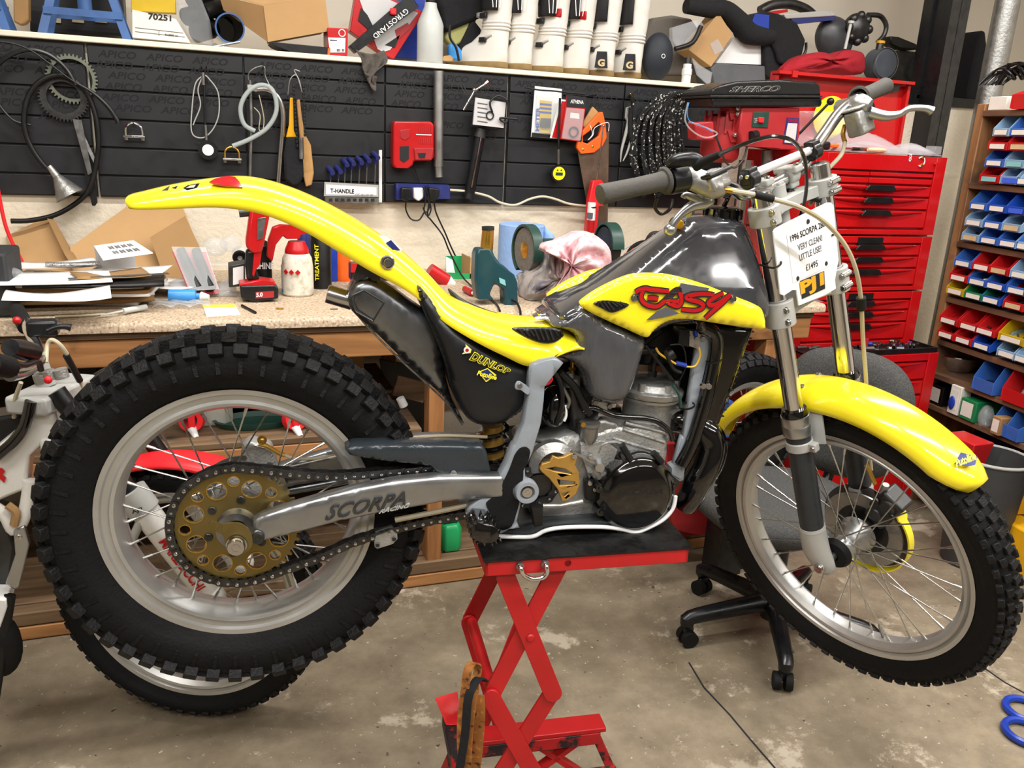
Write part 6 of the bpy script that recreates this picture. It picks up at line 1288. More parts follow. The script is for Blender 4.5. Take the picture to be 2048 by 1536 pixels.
# saws
def saw(off, dx, label, m, cat='saw'):
    t = TH('hand_saw', label, cat, 1190+dx, 420, off, 'hanging hand saws')
    P(t, 'blade', wslab(G(), [(1155+dx, 300), (1218+dx, 262), (1215+dx, 470), (1178+dx, 430), (1160+dx, 330)] if dx == 0 else [(1160, 330), (1218, 264), (1214, 490), (1199, 490)], off+.002, .0015), mat('rusty'+str(dx), '6d5a4c', .5, .6, var=.25, sc=14))
    if dx == 0:
        P(t, 'handle', G().prism(WP([(1158, 270), (1165, 262), (1200, 224), (1206, 224), (1212, 250), (1214, 275), (1206, 292), (1190, 305), (1162, 308), (1154, 296), (1156, 280)], off+.012), (0, .018, 0), [WP([(1166, 284), (1176, 288), (1198, 272), (1204, 252), (1198, 244), (1180, 262), (1166, 272)], off+.012)]), m, bev=.003)
        for x, y in ((1166, 299), (1185, 293)): P(t, 'rivet', G().lathe([(0, -.002), (.004, -.001), (.005, 0)], W(x, y, off+.013), (0, 1, 0), 12), 'brass')
    hook(t, 1180+dx, 190)
saw(.04, 0, 'hand saw with an orange plastic handle', 'orange'); saw(.02, 6, 'longer rusty saw blade behind the orange handled saw', 'orange')
solo('wood_handle', wslab(G(), [(1186, 213), (1198, 225), (1170, 260), (1164, 248)], .03, .012), 'wood_handle', 'tip of a wooden saw handle above the orange one', 'saw handle', bev=.003)
solo('string_loop', G().tube(WP([(1180, 250), (1185, 268), (1176, 280), (1186, 270), (1190, 255), (1216, 245), (1217, 262)], .065), .0015, 6, 4), 'plastic_white', 'loop of white cord on the saw handle', 'cord')
# sealant gun
t = TH('sealant_gun', 'red sealant gun with a cartridge hanging by its rod', 'sealant gun', 1190, 470, .08); P(t, 'rod', G().cyl(W(1207, 250, .09), W(1194, 360, .09), .003, n=8).ball(W(1207, 252, .09), .006), 'polished')
P(t, 'cradle', wslab(G(), [(1186, 362), (1204, 360), (1212, 372), (1208, 412), (1198, 412), (1194, 470), (1172, 470), (1178, 400)], .095, .03), 'bright_red', bev=.004); P(t, 'cartridge', G().cyl(W(1184, 405, .115), W(1180, 470, .115), .017, n=20), 'plastic_white'); P(t, 'sleeve', G().cyl(W(1182, 440, .115), W(1180, 465, .115), .0175, n=20), 'red'); P(t, 'band', G().cyl(W(1184, 413, .115), W(1184, 416, .115), .0176, n=20), 'ink'); P(t, 'barcode', wslab(G(), [(1174, 425), (1186, 426), (1185, 438), (1174, 437)], .134, .001), 'ink_grey')
# pliers and rope
t = TH('pliers', 'long steel pliers hanging on a bead chain', 'pliers', 1250, 325, .03); P(t, 'jaw', wslab(G(), [(1252, 215), (1262, 212), (1266, 228), (1255, 245), (1250, 235)], .035, .008), 'cast', bev=.002); P(t, 'arm', G().tube(WP([(1258, 235), (1252, 265), (1243, 300), (1241, 324)], .035), [.006, .007, .005, .002], 8, 4), 'light_grey'); P(t, 'arm', G().tube(WP([(1264, 235), (1266, 262), (1256, 300), (1246, 322)], .035), [.006, .006, .005, .002], 8, 4), 'light_grey'); P(t, 'rivet', G().lathe([(0, -.003), (.005, -.001), (.005, .003)], W(1262, 229, .04), (0, 1, 0), 12), 'chrome')
for k in range(6): P(t, 'bead', G().ball(W(1261+k*.3, 188+k*4.5, .03), .0035, 8, 6), 'brass')
rope = mat('rope', '141414', .85, sc=95, col2='d8d8d0', thr=.6, wid=.02, bump=.3)
random.seed(4)
t = TH('rope_hank', 'hank of black and white flecked rope on a peg', 'rope', 1340, 400, .04); P(t, 'peg', G().cyl(W(1262, 190, 0), W(1266, 198, .1), .008, n=10).cyl(W(1380, 197, 0), W(1378, 200, .12), .008, n=10), 'black')
for k in range(15):
    f_ = k/14; xa = 1290+f_*92; bx_ = 1268+f_*100+random.uniform(-4, 4); yb = 398-f_*22+random.uniform(-12, 8) if f_ < .5 else 380-(f_-.5)*40+random.uniform(-10, 10)
    P(t, 'strand', G().tube(WP([(1362-8*(1-f_), 186+random.uniform(-3, 3), .05+.004*k), (lerp(1362, xa, .6), 192+random.uniform(0, 8), .055), (lerp(1345, bx_, .8)-6*(1-f_), 240, .05), (bx_, 310, .045), (bx_+3+8*(1-f_), yb-20, .045), (bx_+10+6*(1-f_), yb, .05), (bx_+20+10*(1-f_), yb-25, .04), (bx_+14, 300, .03)], .05), .0058, 8, 4), rope)
P(t, 'strand', G().tube(WP([(1264, 200), (1268, 260), (1262, 320), (1275, 350), (1285, 385)], .05), .007, 8, 4), rope); P(t, 'strand', G().tube(WP([(1262, 215), (1260, 260), (1270, 310)], .045), .009, 8, 4), 'black_cloth')
# power strip
t = TH('power_strip', 'blue power strip screwed to the board', 'power strip', 845, 400, .0); P(t, 'body', wslab(G(), [(792, 367), (900, 370), (902, 398), (792, 400)], .035, .035), 'navy', bev=.004)
t = TH('plug', 'dark grey plug at the left socket of the strip', 'plug', 813, 395, .03, 'plugs in the power strip'); P(t, 'body', wslab(G(), [(803, 375), (824, 376), (823, 394), (816, 403), (808, 402), (802, 393)], .065, .03), 'satin_black', bev=.005); P(t, 'flex', G().tube(WP([(812, 402), (812, 420), (822, 438), (838, 440), (848, 425)], .05), .003, 8, 5), 'black')
t = TH('plug', 'white plug in the middle of the strip', 'plug', 838, 395, .03, 'plugs in the power strip'); P(t, 'body', wslab(G(), [(828, 376), (848, 376), (847, 396), (838, 403), (828, 396)], .062, .028), 'plastic_white', bev=.005)
t = TH('plug', 'black charger plug at the right socket of the strip', 'plug', 868, 400, .03, 'plugs in the power strip'); P(t, 'body', wslab(G(), [(858, 375), (880, 378), (879, 394), (868, 404), (858, 398)], .075, .04), 'black', bev=.005)
for k, pts in enumerate(([(868, 400), (872, 425), (890, 465), (905, 500), (918, 520), (950, 540)], [(850, 372), (858, 400), (855, 430), (862, 440), (885, 470), (900, 505), (930, 560), (985, 600), (1000, 622)], [(846, 375), (852, 395), (848, 420), (856, 432), (862, 418), (858, 400)], [(856, 370), (852, 388), (860, 410), (852, 425), (846, 415)])):
    PP = [PY(x, y, WF-.07) if y < 470 or k != 1 else (PZ(x, y, .935) if y > 560 else PY(x, y, WF-.07-(y-470)/90*.25)) for x, y in pts]
    solo('power_cable', G().tube(PP, .0032 if k < 2 else .0028, 8, 5), 'black', ('black cable looping down behind the green box', 'black cable running down to the teal heat gun', 'tangled cable loop at the right plug', 'small cable knot beside the white plug')[k], 'cable')
solo('mains_cable', G().tube(WP([(900, 380), (935, 383), (975, 392), (1000, 405), (1030, 410), (1060, 398), (1085, 393), (1110, 398), (1140, 408), (1185, 413)], .03), .0045, 8, 5), mat('cream_cable', 'd3c9b0', .5, var=0), 'cream mains cable along the bottom of the boards', 'cable')
solo('clamp_strip', wslab(G(), [(758, 300), (764, 300), (764, 405), (758, 405)], .002, .003), 'plastic_white', 'white vertical strip between the key rack and charger', 'trim strip')
# ================================================================= things on the workbench
BT = BZ+.0005
def Z(x, y, z=BT): return PZ(x, y, z)
def TB(name, label, cat, p, group=None): return thing(name, label, cat, p, group)
def card(name, label, pts, Y, m='card', th=.004, cat='cardboard', zmin=BT):     # sheet leaning against the wall
    return solo(name, slab(G(), pts, Y, th, zmin), m, label, cat, 'cardboard sheets')
def lean(name, label, pts, m, th=.004, cat='cardboard', y0=1.5, y1=None, group='cardboard sheets'):
    """sheet whose foot stands at depth y0 on the bench and whose top leans on the wall."""
    y1 = WY-.01 if y1 is None else y1; out = []
    for x, y, k in pts: p = PY(x, y, lerp(y0, y1, k)); p.z = max(p.z, BT); out.append(p)
    g = G().prism(out, (0, th, 0)); return solo(name, g, m, label, cat, group)
lean('cardboard_sheet', 'wide folded cardboard sheet behind the paper pile', [(140, 495, .3), (258, 410, 1), (300, 408, 1), (365, 415, 1), (372, 430, .9), (420, 560, 0), (150, 560, 0)], 'card')
lean('cardboard_sheet', 'cardboard flap leaning right of the wide sheet', [(300, 475, .4), (370, 432, .8), (430, 560, .0), (330, 560, .0)], 'card_dark', y0=1.45, y1=1.68)
lean('cardboard_sheet', 'square cardboard piece with torn tape at the far left', [(12, 472, 1), (95, 433, 1), (135, 500, .5), (150, 560, 0), (55, 560, 0)], 'card')
lean('cardboard_sheet', 'darker cardboard strip between the two sheets', [(92, 432, 1), (106, 437, 1), (155, 520, .3), (150, 540, 0), (130, 510, .3)], 'card_dark', y0=1.46, y1=1.7)
# paper pile
random.seed(9)
def sheet(label, cx, cy_, w, d, ang, z, m, curl=.0, th=.0012, group='papers in the pile', cat='paper', name='paper_sheet', par=None):
    c = Z(cx, cy_, z); g = G(); ca, sa = cos(ang), sin(ang)
    def fn(u, v): x = (u-.5)*w; y = (v-.5)*d; return (c.x+x*ca-y*sa, c.y+x*sa+y*ca, z+curl*(abs(u-.5)*2)**2*.6+curl*.8*sin(u*5+v*3)*.3)
    g.grid(fn, 8, 4); return solo(name, g, m, label, cat, group, solid=th, ang=180)
zz = BT+.001
labs_ = ['grey brochure at the bottom of the paper pile', 'worn booklet low in the paper pile', 'brown folded leaflet in the pile', 'thin white leaflet under the dark folder', 'grey catalogue in the middle of the pile', 'brown envelope in the pile', 'pale catalogue below the big white sheet', 'dark folder sticking out right of the pile']
for k in range(8):
    sheet(labs_[k], 176+random.uniform(-22, 26), 592-k*5+random.uniform(-4, 4), random.uniform(.34, .42), random.uniform(.2, .27), random.uniform(-.2, .3), zz+.003, ('paper_grey', 'card_dark', 'paper', 'paper_grey', 'paper', 'card_dark', 'paper', 'black')[k], .007, .009); zz += .0108
sheet('white printed sheet curling over the front of the pile', 118, 594, .24, .14, .12, zz-.012, 'paper', .016)
s_ = sheet('large white printed leaflet on the left of the pile', 112, 556, .27, .2, .16, zz+.004, 'paper', .005, .004)
sheet('white sheet behind the foil strip', 112, 530, .22, .14, .3, zz+.012, 'paper', .01)
sheet('brown card sheet right of the leaflet', 222, 550, .19, .12, .3, zz+.006, 'card_dark', .008, .003, cat='cardboard')
sheet('bubble foil strip lying across the pile', 146, 528, .14, .04, .12, zz+.022, 'foil', .004, .006, cat='foil', name='foil_strip')
sheet('white catalogue page at the back of the pile', 265, 540, .2, .14, -.2, zz+.001, 'paper', .008)
ps = TB('booklet', 'white leaflet with barcodes propped on top of the pile', 'leaflet', Z(240, 520, zz+.01), 'papers in the pile')
A4 = [PY(206, 521, 1.12), PY(306, 507, 1.16), PY(267, 482, 1.22), PY(188, 493, 1.19)]
P(ps, 'page', G().prism(A4, (0, .001, .002)), 'paper'); P(ps, 'fold', G().prism([A4[3], A4[2], V((A4[2].x, A4[2].y+.02, zz+.004)), V((A4[3].x, A4[3].y+.02, zz+.004))], (0, .001, .002)), 'paper_grey')
def on4(u, v): return lerp(lerp(A4[0], A4[1], u), lerp(A4[3], A4[2], u), v)+V((0, -.002, .001))
for r_ in range(2):
    for q in range(4): P(ps, 'barcode', text_quad(G(), '||:||', on4(.3+q*.15, .3+r_*.35), on4(.4+q*.15, .3+r_*.35), on4(.4+q*.15, .5+r_*.35), on4(.3+q*.15, .5+r_*.35), offset=.05), 'ink')
sheet('large crumpled white sheet right of the pile', 335, 566, .24, .2, -.4, BT+.03, 'paper', .02)
sheet('white sheet lying flat behind the clear tubes', 345, 540, .22, .18, .2, BT+.022, 'paper', .012)
solo('steel_ruler', G().box(Z(240, 552, zz+.01), (.26, .02, .002), Matrix.Rotation(.3, 3, 'Z')), 'steel', 'curved grey strip lying over the right of the pile', 'strip')
solo('syringe', G().cyl(Z(246, 622, BT+.012), Z(292, 614, BT+.012), .008, n=12).cyl(Z(200, 631, BT+.008), Z(246, 622, BT+.012), .003, n=8), 'milky', 'plastic syringe with tube at the bench front', 'syringe')
solo('thin_tube', G().tube([Z(110, 634, BT+.004), Z(160, 632, BT+.004), Z(210, 628, BT+.004)], .0035, 8, 3), 'hose_beige', 'thin beige tube at the front left of the bench', 'tube')
a = Z(355, 600, BT+.02); g = G().grid(lambda u, v: (a.x-.07+u*.15+.01*sin(v*7), a.y-.04+v*.1, BT+.004+.012*abs(sin(u*9+v*5))), 16, 12); solo('clear_bag', g, 'clear_bag', 'empty clear bag with blue items by the sticky note', 'bag', solid=.001)
t = TB('bottle', 'small blue bottle inside a clear bag', 'bottle', Z(370, 590)); P(t, 'body', G().cyl(Z(338, 592, BT+.022), Z(392, 592, BT+.022), .02, n=20).cyl(Z(392, 592, BT+.022), Z(402, 592, BT+.022), .009, n=12), 'sky_blue'); P(t, 'cap', G().cyl(Z(402, 592, BT+.022), Z(418, 594, BT+.02), .013, .007, n=14), 'plastic_white')
a = Z(400, 588); g = G().grid(lambda u, v: (a.x-.09+u*.2, a.y-.05+v*.12, BT+.048*sin(pi*min(1, max(0, v)))*(.7+.3*sin(u*8))+.002), 14, 10); solo('clear_bag', g, 'clear_bag', 'clear plastic bag over the blue bottle', 'bag', solid=.001)
t = TB('blister_pack', 'clear blister pack with black grips and red backing', 'packet', Z(390, 560)); q = [PY(345, 505, 1.3), PY(412, 506, 1.32), PY(436, 545, 1.22), PY(378, 556, 1.2)]
for p in q[2:]: p.z = BT+.01
P(t, 'backing', G().prism(q, (0, .002, .003)), 'machine_red'); P(t, 'grip', G().tube([lerp(q[0], q[1], .25)+V((0, -.01, .01)), lerp(q[3], q[2], .3)+V((0, -.01, .02))], [.014, .017], 12), 'black'); P(t, 'grip', G().tube([lerp(q[0], q[1], .7)+V((0, -.01, .01)), lerp(q[3], q[2], .72)+V((0, -.01, .02))], [.014, .017], 12), 'black'); P(t, 'blister', G().prism([p+V((0, -.03, .02)) for p in q], (0, .002, .002)), 'clear')
t = TB('clamshell', 'clear clamshell pack holding a small wheel', 'packet', Z(450, 530)); c = PY(450, 500, 1.42)
for dx, dz, r in ((-.03, .01, .04), (.02, .02, .035), (.05, -.01, .03)): P(t, 'dome', G().ball(c+V((dx, 0, dz)), r, 16, 8, (1, .6, .8)), 'clear')
P(t, 'tray', G().box(c+V((.01, 0, -.045)), (.16, .08, .006)), 'clear', bev=.002); P(t, 'small_wheel', G().lathe([(.008, -.006), (.022, -.008), (.024, 0), (.022, .008), (.008, .006)], c+V((.045, -.03, -.02)), (0, 1, .3), 24, True), 'rubber'); P(t, 'wheel_hub', G().lathe([(0, -.004), (.008, -.005), (.008, .005)], c+V((.045, -.03, -.02)), (0, 1, .3), 16), 'light_grey')
# box behind with label, black packet reading SHINE
solo('carton', slab(G(), [(457, 532), (490, 526), (490, 572), (458, 575)], 1.2, .08, BT), 'dark_steel', 'dark small box with a printed face left of the red drill', 'box', bev=.002)
solo('box_label', slab(G(), [(466, 536), (487, 532), (487, 566), (466, 570)], 1.198, .0015, BT), 'paper', 'white printed label on the dark box by the drill', 'label')
t = TB('spray_can', 'black aerosol can reading SHINE behind the red drill', 'spray can', PY(520, 570, 1.35)); c = PZ(523, 575, BT); c = V((PY(524, 570, 1.3).x, 1.3, BT)); P(t, 'can', G().lathe([(0, 0), (.032, 0), (.033, .004), (.033, .15), (.02, .165), (0, .165)], c, (0, 0, 1), 28), 'black')
a = PY(513, 538, 1.265); P(t, 'lettering', text_quad(G(), 'SHINE', a, a+V((.052, 0, 0)), a+V((.052, 0, .02)), a+V((0, 0, .02)), offset=.03), 'plastic_white')
# red cordless ratchet / drill standing on its battery
t = TB('cordless_drill', 'red and black cordless driver standing on its battery', 'power tool', Z(520, 600)); Yd = 1.14
P(t, 'battery', slab(G(), [(480, 572), (550, 570), (557, 577), (557, 597), (508, 607), (482, 596)], Yd-.02, .075, BT), 'satin_black', bev=.004); P(t, 'battery_rim', slab(G(), [(478, 568), (520, 560), (550, 564), (553, 573), (512, 577), (479, 574)], Yd-.015, .07), 'red', bev=.003)
P(t, 'charge_label', slab(G(), [(511, 584), (548, 582), (548, 595), (511, 597)], Yd-.022, .001), 'machine_red'); P(t, 'lettering', text_quad(G(), '5.0', *[PY(x, y, Yd-.023) for x, y in ((513, 594), (525, 593), (525, 585), (513, 586))], offset=.04), 'plastic_white')
P(t, 'handle', slab(G(), [(492, 500), (515, 500), (512, 535), (520, 560), (494, 562), (490, 530)], Yd, .04), 'satin_black', bev=.008); P(t, 'body', slab(G(), [(500, 420), (535, 418), (540, 430), (528, 490), (524, 505), (506, 508), (492, 495), (492, 480)], Yd-.01, .055), 'red', bev=.008); P(t, 'side_plate', slab(G(), [(515, 437), (532, 434), (526, 476), (514, 480)], Yd-.013, .004), 'steel', bev=.001); P(t, 'trigger_guard', slab(G(), [(508, 505), (524, 500), (520, 530), (512, 540), (508, 555), (504, 550)], Yd-.003, .02), 'red', bev=.003)
P(t, 'chuck', G().cyl(PY(478, 426, Yd+.015), PY(500, 424, Yd+.015), .013, n=18), 'dark_steel'); P(t, 'end_cap', G().cyl(PY(535, 426, Yd+.015), PY(550, 428, Yd+.015), .010, n=18), 'dark_steel')
# pressure sprayer
c = V((PY(596, 580, 1.24).x, 1.24, BT)); t = TB('pump_sprayer', 'grimy white pressure sprayer with a red pump head', 'sprayer', c)
P(t, 'bottle', G().lathe([(0, 0), (.045, 0), (.05, .006), (.05, .09), (.046, .12), (.032, .145), (0, .146)], c, (0, 0, 1), 32), mat('grimy_white', 'd9d4c5', .4, sc=30, col2='a29b84', thr=.6, wid=.1)); P(t, 'collar', G().lathe([(0, .172), (.026, .172), (.036, .15), (.038, .142), (.038, .134), (0, .134)], c, (0, 0, 1), 32), 'red')
P(t, 'label', G().lathe([(.0508, .012), (.0508, .095)], c, (0, 0, 1), 24, a0=radians(190), a1=radians(290)), 'paper_grey'); P(t, 'label_band', G().lathe([(.0512, .008), (.0512, .02)], c, (0, 0, 1), 24, a0=radians(190), a1=radians(290)), 'sky_blue')
for k in range(3): a = radians(222+k*22); q = c+V((.0522*cos(a), .0522*sin(a), .08)); P(t, 'warning_diamond', G().box(q, (.012, .003, .012), Matrix.Rotation(a+pi/2, 3, 'Z') @ Matrix.Rotation(pi/4, 3, 'Y')), 'red')
P(t, 'pump_head', slab(G(), [(545, 455), (560, 450), (600, 452), (618, 458), (620, 466), (602, 470), (600, 478), (572, 478), (566, 472), (552, 490), (545, 524), (533, 514), (536, 480)], 1.225, .03), 'red', bev=.004); P(t, 'plunger', G().cyl(c+V((0, 0, .19)), c+V((0, 0, .235)), .012, n=18).cyl(c+V((0, 0, .233)), c+V((0, 0, .24)), .02, n=18), 'red'); P(t, 'nozzle', G().cyl(PY(618, 461, 1.24), PY(626, 461, 1.24), .006, n=10), 'dark_steel')
# cans behind
def can(x, Y, r, h, m, label, lab=None, name='spray_can', cap=None, capm='black'):
    c = V((PY(x, 560, Y).x, Y, BT)); t = TB(name, label, 'spray can', c, 'cans behind the sprayer'); P(t, 'can', G().lathe([(0, 0), (r, 0), (r, h), (r*.75, h+.012), (0, h+.012)], c, (0, 0, 1), 28), m)
    if cap: P(t, 'cap', G().lathe([(r*.8, h+.01), (r*.8, h+cap), (r*.7, h+cap+.005), (0, h+cap+.005)], c, (0, 0, 1), 24), capm)
    if lab: P(t, 'label', G().lathe([(r+.0006, h*.12), (r+.0006, h*.8)], c, (0, 0, 1), 20, a0=radians(200), a1=radians(285)), lab)
    return t, c
t, c = can(643, 1.36, .034, .2, 'black', 'tall black aerosol can right of the sprayer', 'ink_grey', cap=.03)
P(t, 'band', G().lathe([(.0348, .03), (.0348, .1)], c, (0, 0, 1), 20, a0=radians(205), a1=radians(232)), 'yellow_bright'); a = c+V((-.012, -.0345, .03)); P(t, 'lettering', text_quad(G(), 'TREATMENT', a, a+V((0, 0, .12)), a+V((-.012, .004, .12)), a+V((-.012, .004, 0)), offset=.02), 'yellow_bright')
can(663, 1.5, .03, .19, 'blue_plastic', 'dark blue can squeezed between black and orange ones', 'navy'); t, c = can(685, 1.5, .03, .2, 'orange', 'orange aerosol can behind the mudguard'); P(t, 'base_ring', G().lathe([(.0305, .005), (.0312, .01), (.0312, .03), (.0305, .034)], c, (0, 0, 1), 28), 'orange')
can(612, 1.5, .026, .2, 'navy', 'blue and yellow can behind the red pump head', 'yellow_bin', cap=.03, capm='plastic_white')
# sticky note, pen, marks
solo('sticky_note', G().prism([Z(406, 612), Z(470, 611), Z(481, 630), Z(413, 634)], (0, 0, .002)), 'paper', 'white note with a yellow top edge on the bench front', 'note', bev=0)
solo('note_strip', G().prism([Z(405, 610, BT+.0022), Z(469, 609, BT+.0022), Z(471, 614, BT+.0022), Z(406, 615, BT+.0022)], (0, 0, .0005)), 'yellow_bright', 'yellow adhesive strip on the white note', 'note')
solo('pen', G().cyl(Z(484, 611, BT+.004), Z(511, 625, BT+.004), .004, n=10), 'black', 'short black pen on the bench right of the note', 'pen')
solo('metal_clip', G().box(Z(560, 617, BT+.002), (.02, .012, .003)), 'brass', 'tiny brass clip on the bench front', 'clip'); solo('metal_clip', G().box(Z(668, 618, BT+.001), (.022, .004, .002)), 'dark_steel', 'tiny dark pin left of the exhaust tip', 'clip')
# red flash light, spray cans behind the mudguard
t = TB('work_light', 'red and black battery work light beyond the silencer', 'work light', V((PY(730, 560, 1.3).x, 1.3, BT))); P(t, 'body', slab(G(), [(702, 528), (742, 528), (800, 540), (800, 562), (702, 562)], 1.3, .06, BT), 'satin_black', bev=.004); P(t, 'face', slab(G(), [(702, 527), (722, 527), (722, 545), (702, 545)], 1.298, .004), 'red'); P(t, 'stripe', slab(G(), [(735, 541), (795, 545), (795, 550), (735, 548)], 1.298, .003), 'red')
t = TB('spray_can', 'white spray can lying on its side beside the green box', 'spray can', Z(890, 565)); P(t, 'can', G().cyl(PY(858, 540, 1.4), PY(893, 562, 1.4), .026, n=24), 'red'); P(t, 'dome', G().cyl(PY(893, 562, 1.4), PY(908, 570, 1.4), .026, .012, n=24), 'plastic_white'); P(t, 'nozzle', G().cyl(PY(908, 570, 1.4), PY(913, 573, 1.4), .008, n=12), 'steel')
t = TB('open_box', 'open green and white cardboard box by the wall', 'box', V((PY(920, 560, 1.55).x, 1.55, BT))); P(t, 'front', slab(G(), [(893, 545), (947, 548), (947, 562), (893, 562)], 1.5, .004, BT), 'green'); P(t, 'back', slab(G(), [(892, 512), (940, 512), (940, 562), (892, 562)], 1.62, .004, BT), 'green'); P(t, 'flap', slab(G(), [(892, 513), (905, 520), (912, 555), (893, 562)], 1.505, .003, BT), 'plastic_white'); P(t, 'side', G().bb((PY(940, 540, 1.5).x, 1.5, BT), (PY(940, 540, 1.5).x+.004, 1.62, BT+.08)), 'card')
t = TB('glue_tube', 'small red and clear glue bottle before the green box', 'bottle', Z(935, 582)); P(t, 'body', G().cyl(Z(930, 578, BT+.012), Z(945, 586, BT+.012), .011, n=14), 'red'); P(t, 'tip', G().cyl(Z(945, 586, BT+.012), Z(952, 590, BT+.01), .006, .003, n=10), 'plastic_white')
# heat gun
t = TB('heat_gun', 'dark teal heat gun standing on its tail', 'heat gun', Z(980, 600)); Yh = 1.0
hb_ = [(952, 510), (956, 498), (985, 498), (990, 512), (1003, 530), (1030, 550), (1036, 565), (1036, 618), (1010, 620), (1008, 578), (990, 568), (980, 590), (990, 600), (955, 600), (950, 560)]
P(t, 'body', G().prism([PY(x, y, Yh) for x, y in hb_], (0, .055, 0)), 'teal', bev=.008); P(t, 'handle', G().tube([PY(986, 530, Yh+.03), PY(1008, 545, Yh+.03), PY(1022, 570, Yh+.03), PY(1025, 612, Yh+.03)], [.016, .016, .017, .019], 12, 3), 'teal'); P(t, 'nozzle', G().cyl(PY(973, 500, Yh+.028), PY(976, 458, Yh+.028), .021, .0185, n=24), 'brass'); P(t, 'nozzle_rim', G().cyl(PY(976, 460, Yh+.028), PY(976, 453, Yh+.028), .02, n=24), 'dark_steel'); P(t, 'screen', slab(G(), [(998, 555), (1010, 560), (1012, 572), (1000, 566)], Yh-.002, .003), 'label_cyan')
P(t, 'flex', G().tube([PY(1024, 600, Yh-.0), PY(1034, 606, Yh-.03), Z(1040, 620, BT+.01), Z(1041, 632, BT+.005)], .004, 8, 4), 'black')
# blue paper roll
c = V((PY(1040, 540, 1.56).x, 1.56, BT)); t = TB('paper_roll', 'blue paper towel roll standing by the wall', 'paper roll', c); P(t, 'roll', G().lathe([(.02, .0), (.088, 0), (.09, .002), (.09, .198), (.088, .2), (.02, .2)], c, (0, 0, 1), 40, True), 'blue_paper'); P(t, 'loose_end', G().grid(lambda u, v: (c.x+.07+.05*u, c.y-.06-.02*sin(u*3), BT+.2-.16*v-.05*u), 6, 6), 'blue_paper', solid=.001)
# bench grinder with cloths on it
t = TB('bench_grinder', 'bench grinder half covered by cloths', 'grinder', V((PY(1130, 600, 1.3).x, 1.3, BT))); gc = PY(1053, 530, 1.2); gx = V((gc.x, 1.2, BT+.15))
P(t, 'stone', G().lathe([(.012, -.012), (.075, -.012), (.075, .012), (.012, .012)], gx, (1, .12, 0), 40, True), mat('stone', '77726c', .9, bump=.4, var=.15, sc=60)); P(t, 'guard', G().lathe([(.08, -.018), (.088, -.018), (.088, .018), (.08, .018)], gx, (1, .12, 0), 30, True, a0=radians(-60), a1=radians(200)), 'dark_green', label='dark green wheel guard'); P(t, 'nut', G().lathe([(0, -.02), (.012, -.018), (.03, -.013), (.03, .013)], gx, (1, .12, 0), 20), 'brass')
P(t, 'motor', G().cyl(gx+V((.05, 0, -.02)), gx+V((.22, 0, -.02)), .06, n=28).bb((gx.x+.06, 1.14, BT), (gx.x+.2, 1.26, BT+.09)), 'dark_green', bev=.004)
g2 = gx+V((.32, .02, .01)); P(t, 'far_wheel', G().lathe([(.0, -.02), (.07, -.02), (.075, -.01), (.075, .014), (0, .014)], g2, (1, 0, 0), 32), 'black'); P(t, 'far_guard', G().lathe([(.078, -.024), (.086, -.024), (.086, .02), (.078, .02)], g2, (1, 0, 0), 30, True, a0=0, a1=pi), 'dark_green'); P(t, 'axle', G().cyl(gx, g2, .012, n=12), 'steel')
def cloth(name, label, outline, Y0, depth, m, seed=1, amp=.012):
    """rumpled cloth: a lumpy mound filling the outline seen from the front, its back hidden."""
    random.seed(seed); ph = [random.uniform(0, 6) for _ in range(6)]; cx = sum(p[0] for p in outline)/len(outline); cyy = sum(p[1] for p in outline)/len(outline)
    OUT = spline([(x, y, 0) for x, y in outline], 4, True); n = len(OUT); g = G(); rings = []
    for i in range(13):
        s = cos(pi/2*(i/12-0))if i < 12 else 0.0; dep = sin(pi/2*i/12); R_ = []
        for j, q in enumerate(OUT):
            x = cx+(q.x-cx)*s; y = cyy+(q.y-cyy)*s; w_ = amp*sin(j*.55+ph[0]+i*.35)*sin(i*.9+ph[1]+j*.21)+amp*.7*sin(j*.23*3+i*.7+ph[2])+amp*.5*sin(j*1.3-i*.5+ph[3])
            p = PY(x, y, Y0+depth*.5-depth*.5*dep-w_*(dep if i < 12 else 1)); p.z = max(p.z, BT+.001); R_.append(p)
        rings.append(R_)
    back = [[V((p.x, p.y, p.z))+(V((0, 2*(Y0+depth*.5-p.y), 0))) for p in R_] for R_ in rings[::-1]]
    for R_ in back:
        for p in R_: p.y = min(p.y, Y0+depth)
    g.loft([r for r in rings[::-1]]+back[::-1][1:], caps=True); return solo(name, g, m, label, 'cloth', 'cloths over the grinder', ang=180)
cloth('rag', 'grey and violet stained rag hanging over the grinder', [(1048, 590), (1062, 560), (1090, 535), (1098, 500), (1120, 488), (1150, 500), (1200, 520), (1215, 560), (1190, 600), (1150, 620), (1080, 622), (1050, 608)], 1.0, .22, 'grey_cloth', 3, .02)
cloth('rag', 'pink cloth draped on top of the rag pile', [(1083, 498), (1100, 484), (1130, 478), (1160, 462), (1190, 470), (1218, 495), (1222, 530), (1205, 565), (1180, 580), (1140, 590), (1105, 612), (1100, 600), (1110, 575), (1125, 550), (1128, 510), (1120, 492)], .93, .12, 'pink_cloth', 5, .024)
cloth('rag', 'dark blue cloth at the foot of the rag pile', [(1100, 615), (1150, 596), (1190, 585), (1200, 600), (1160, 625), (1105, 628)], .94, .08, 'navy', 6, .006)
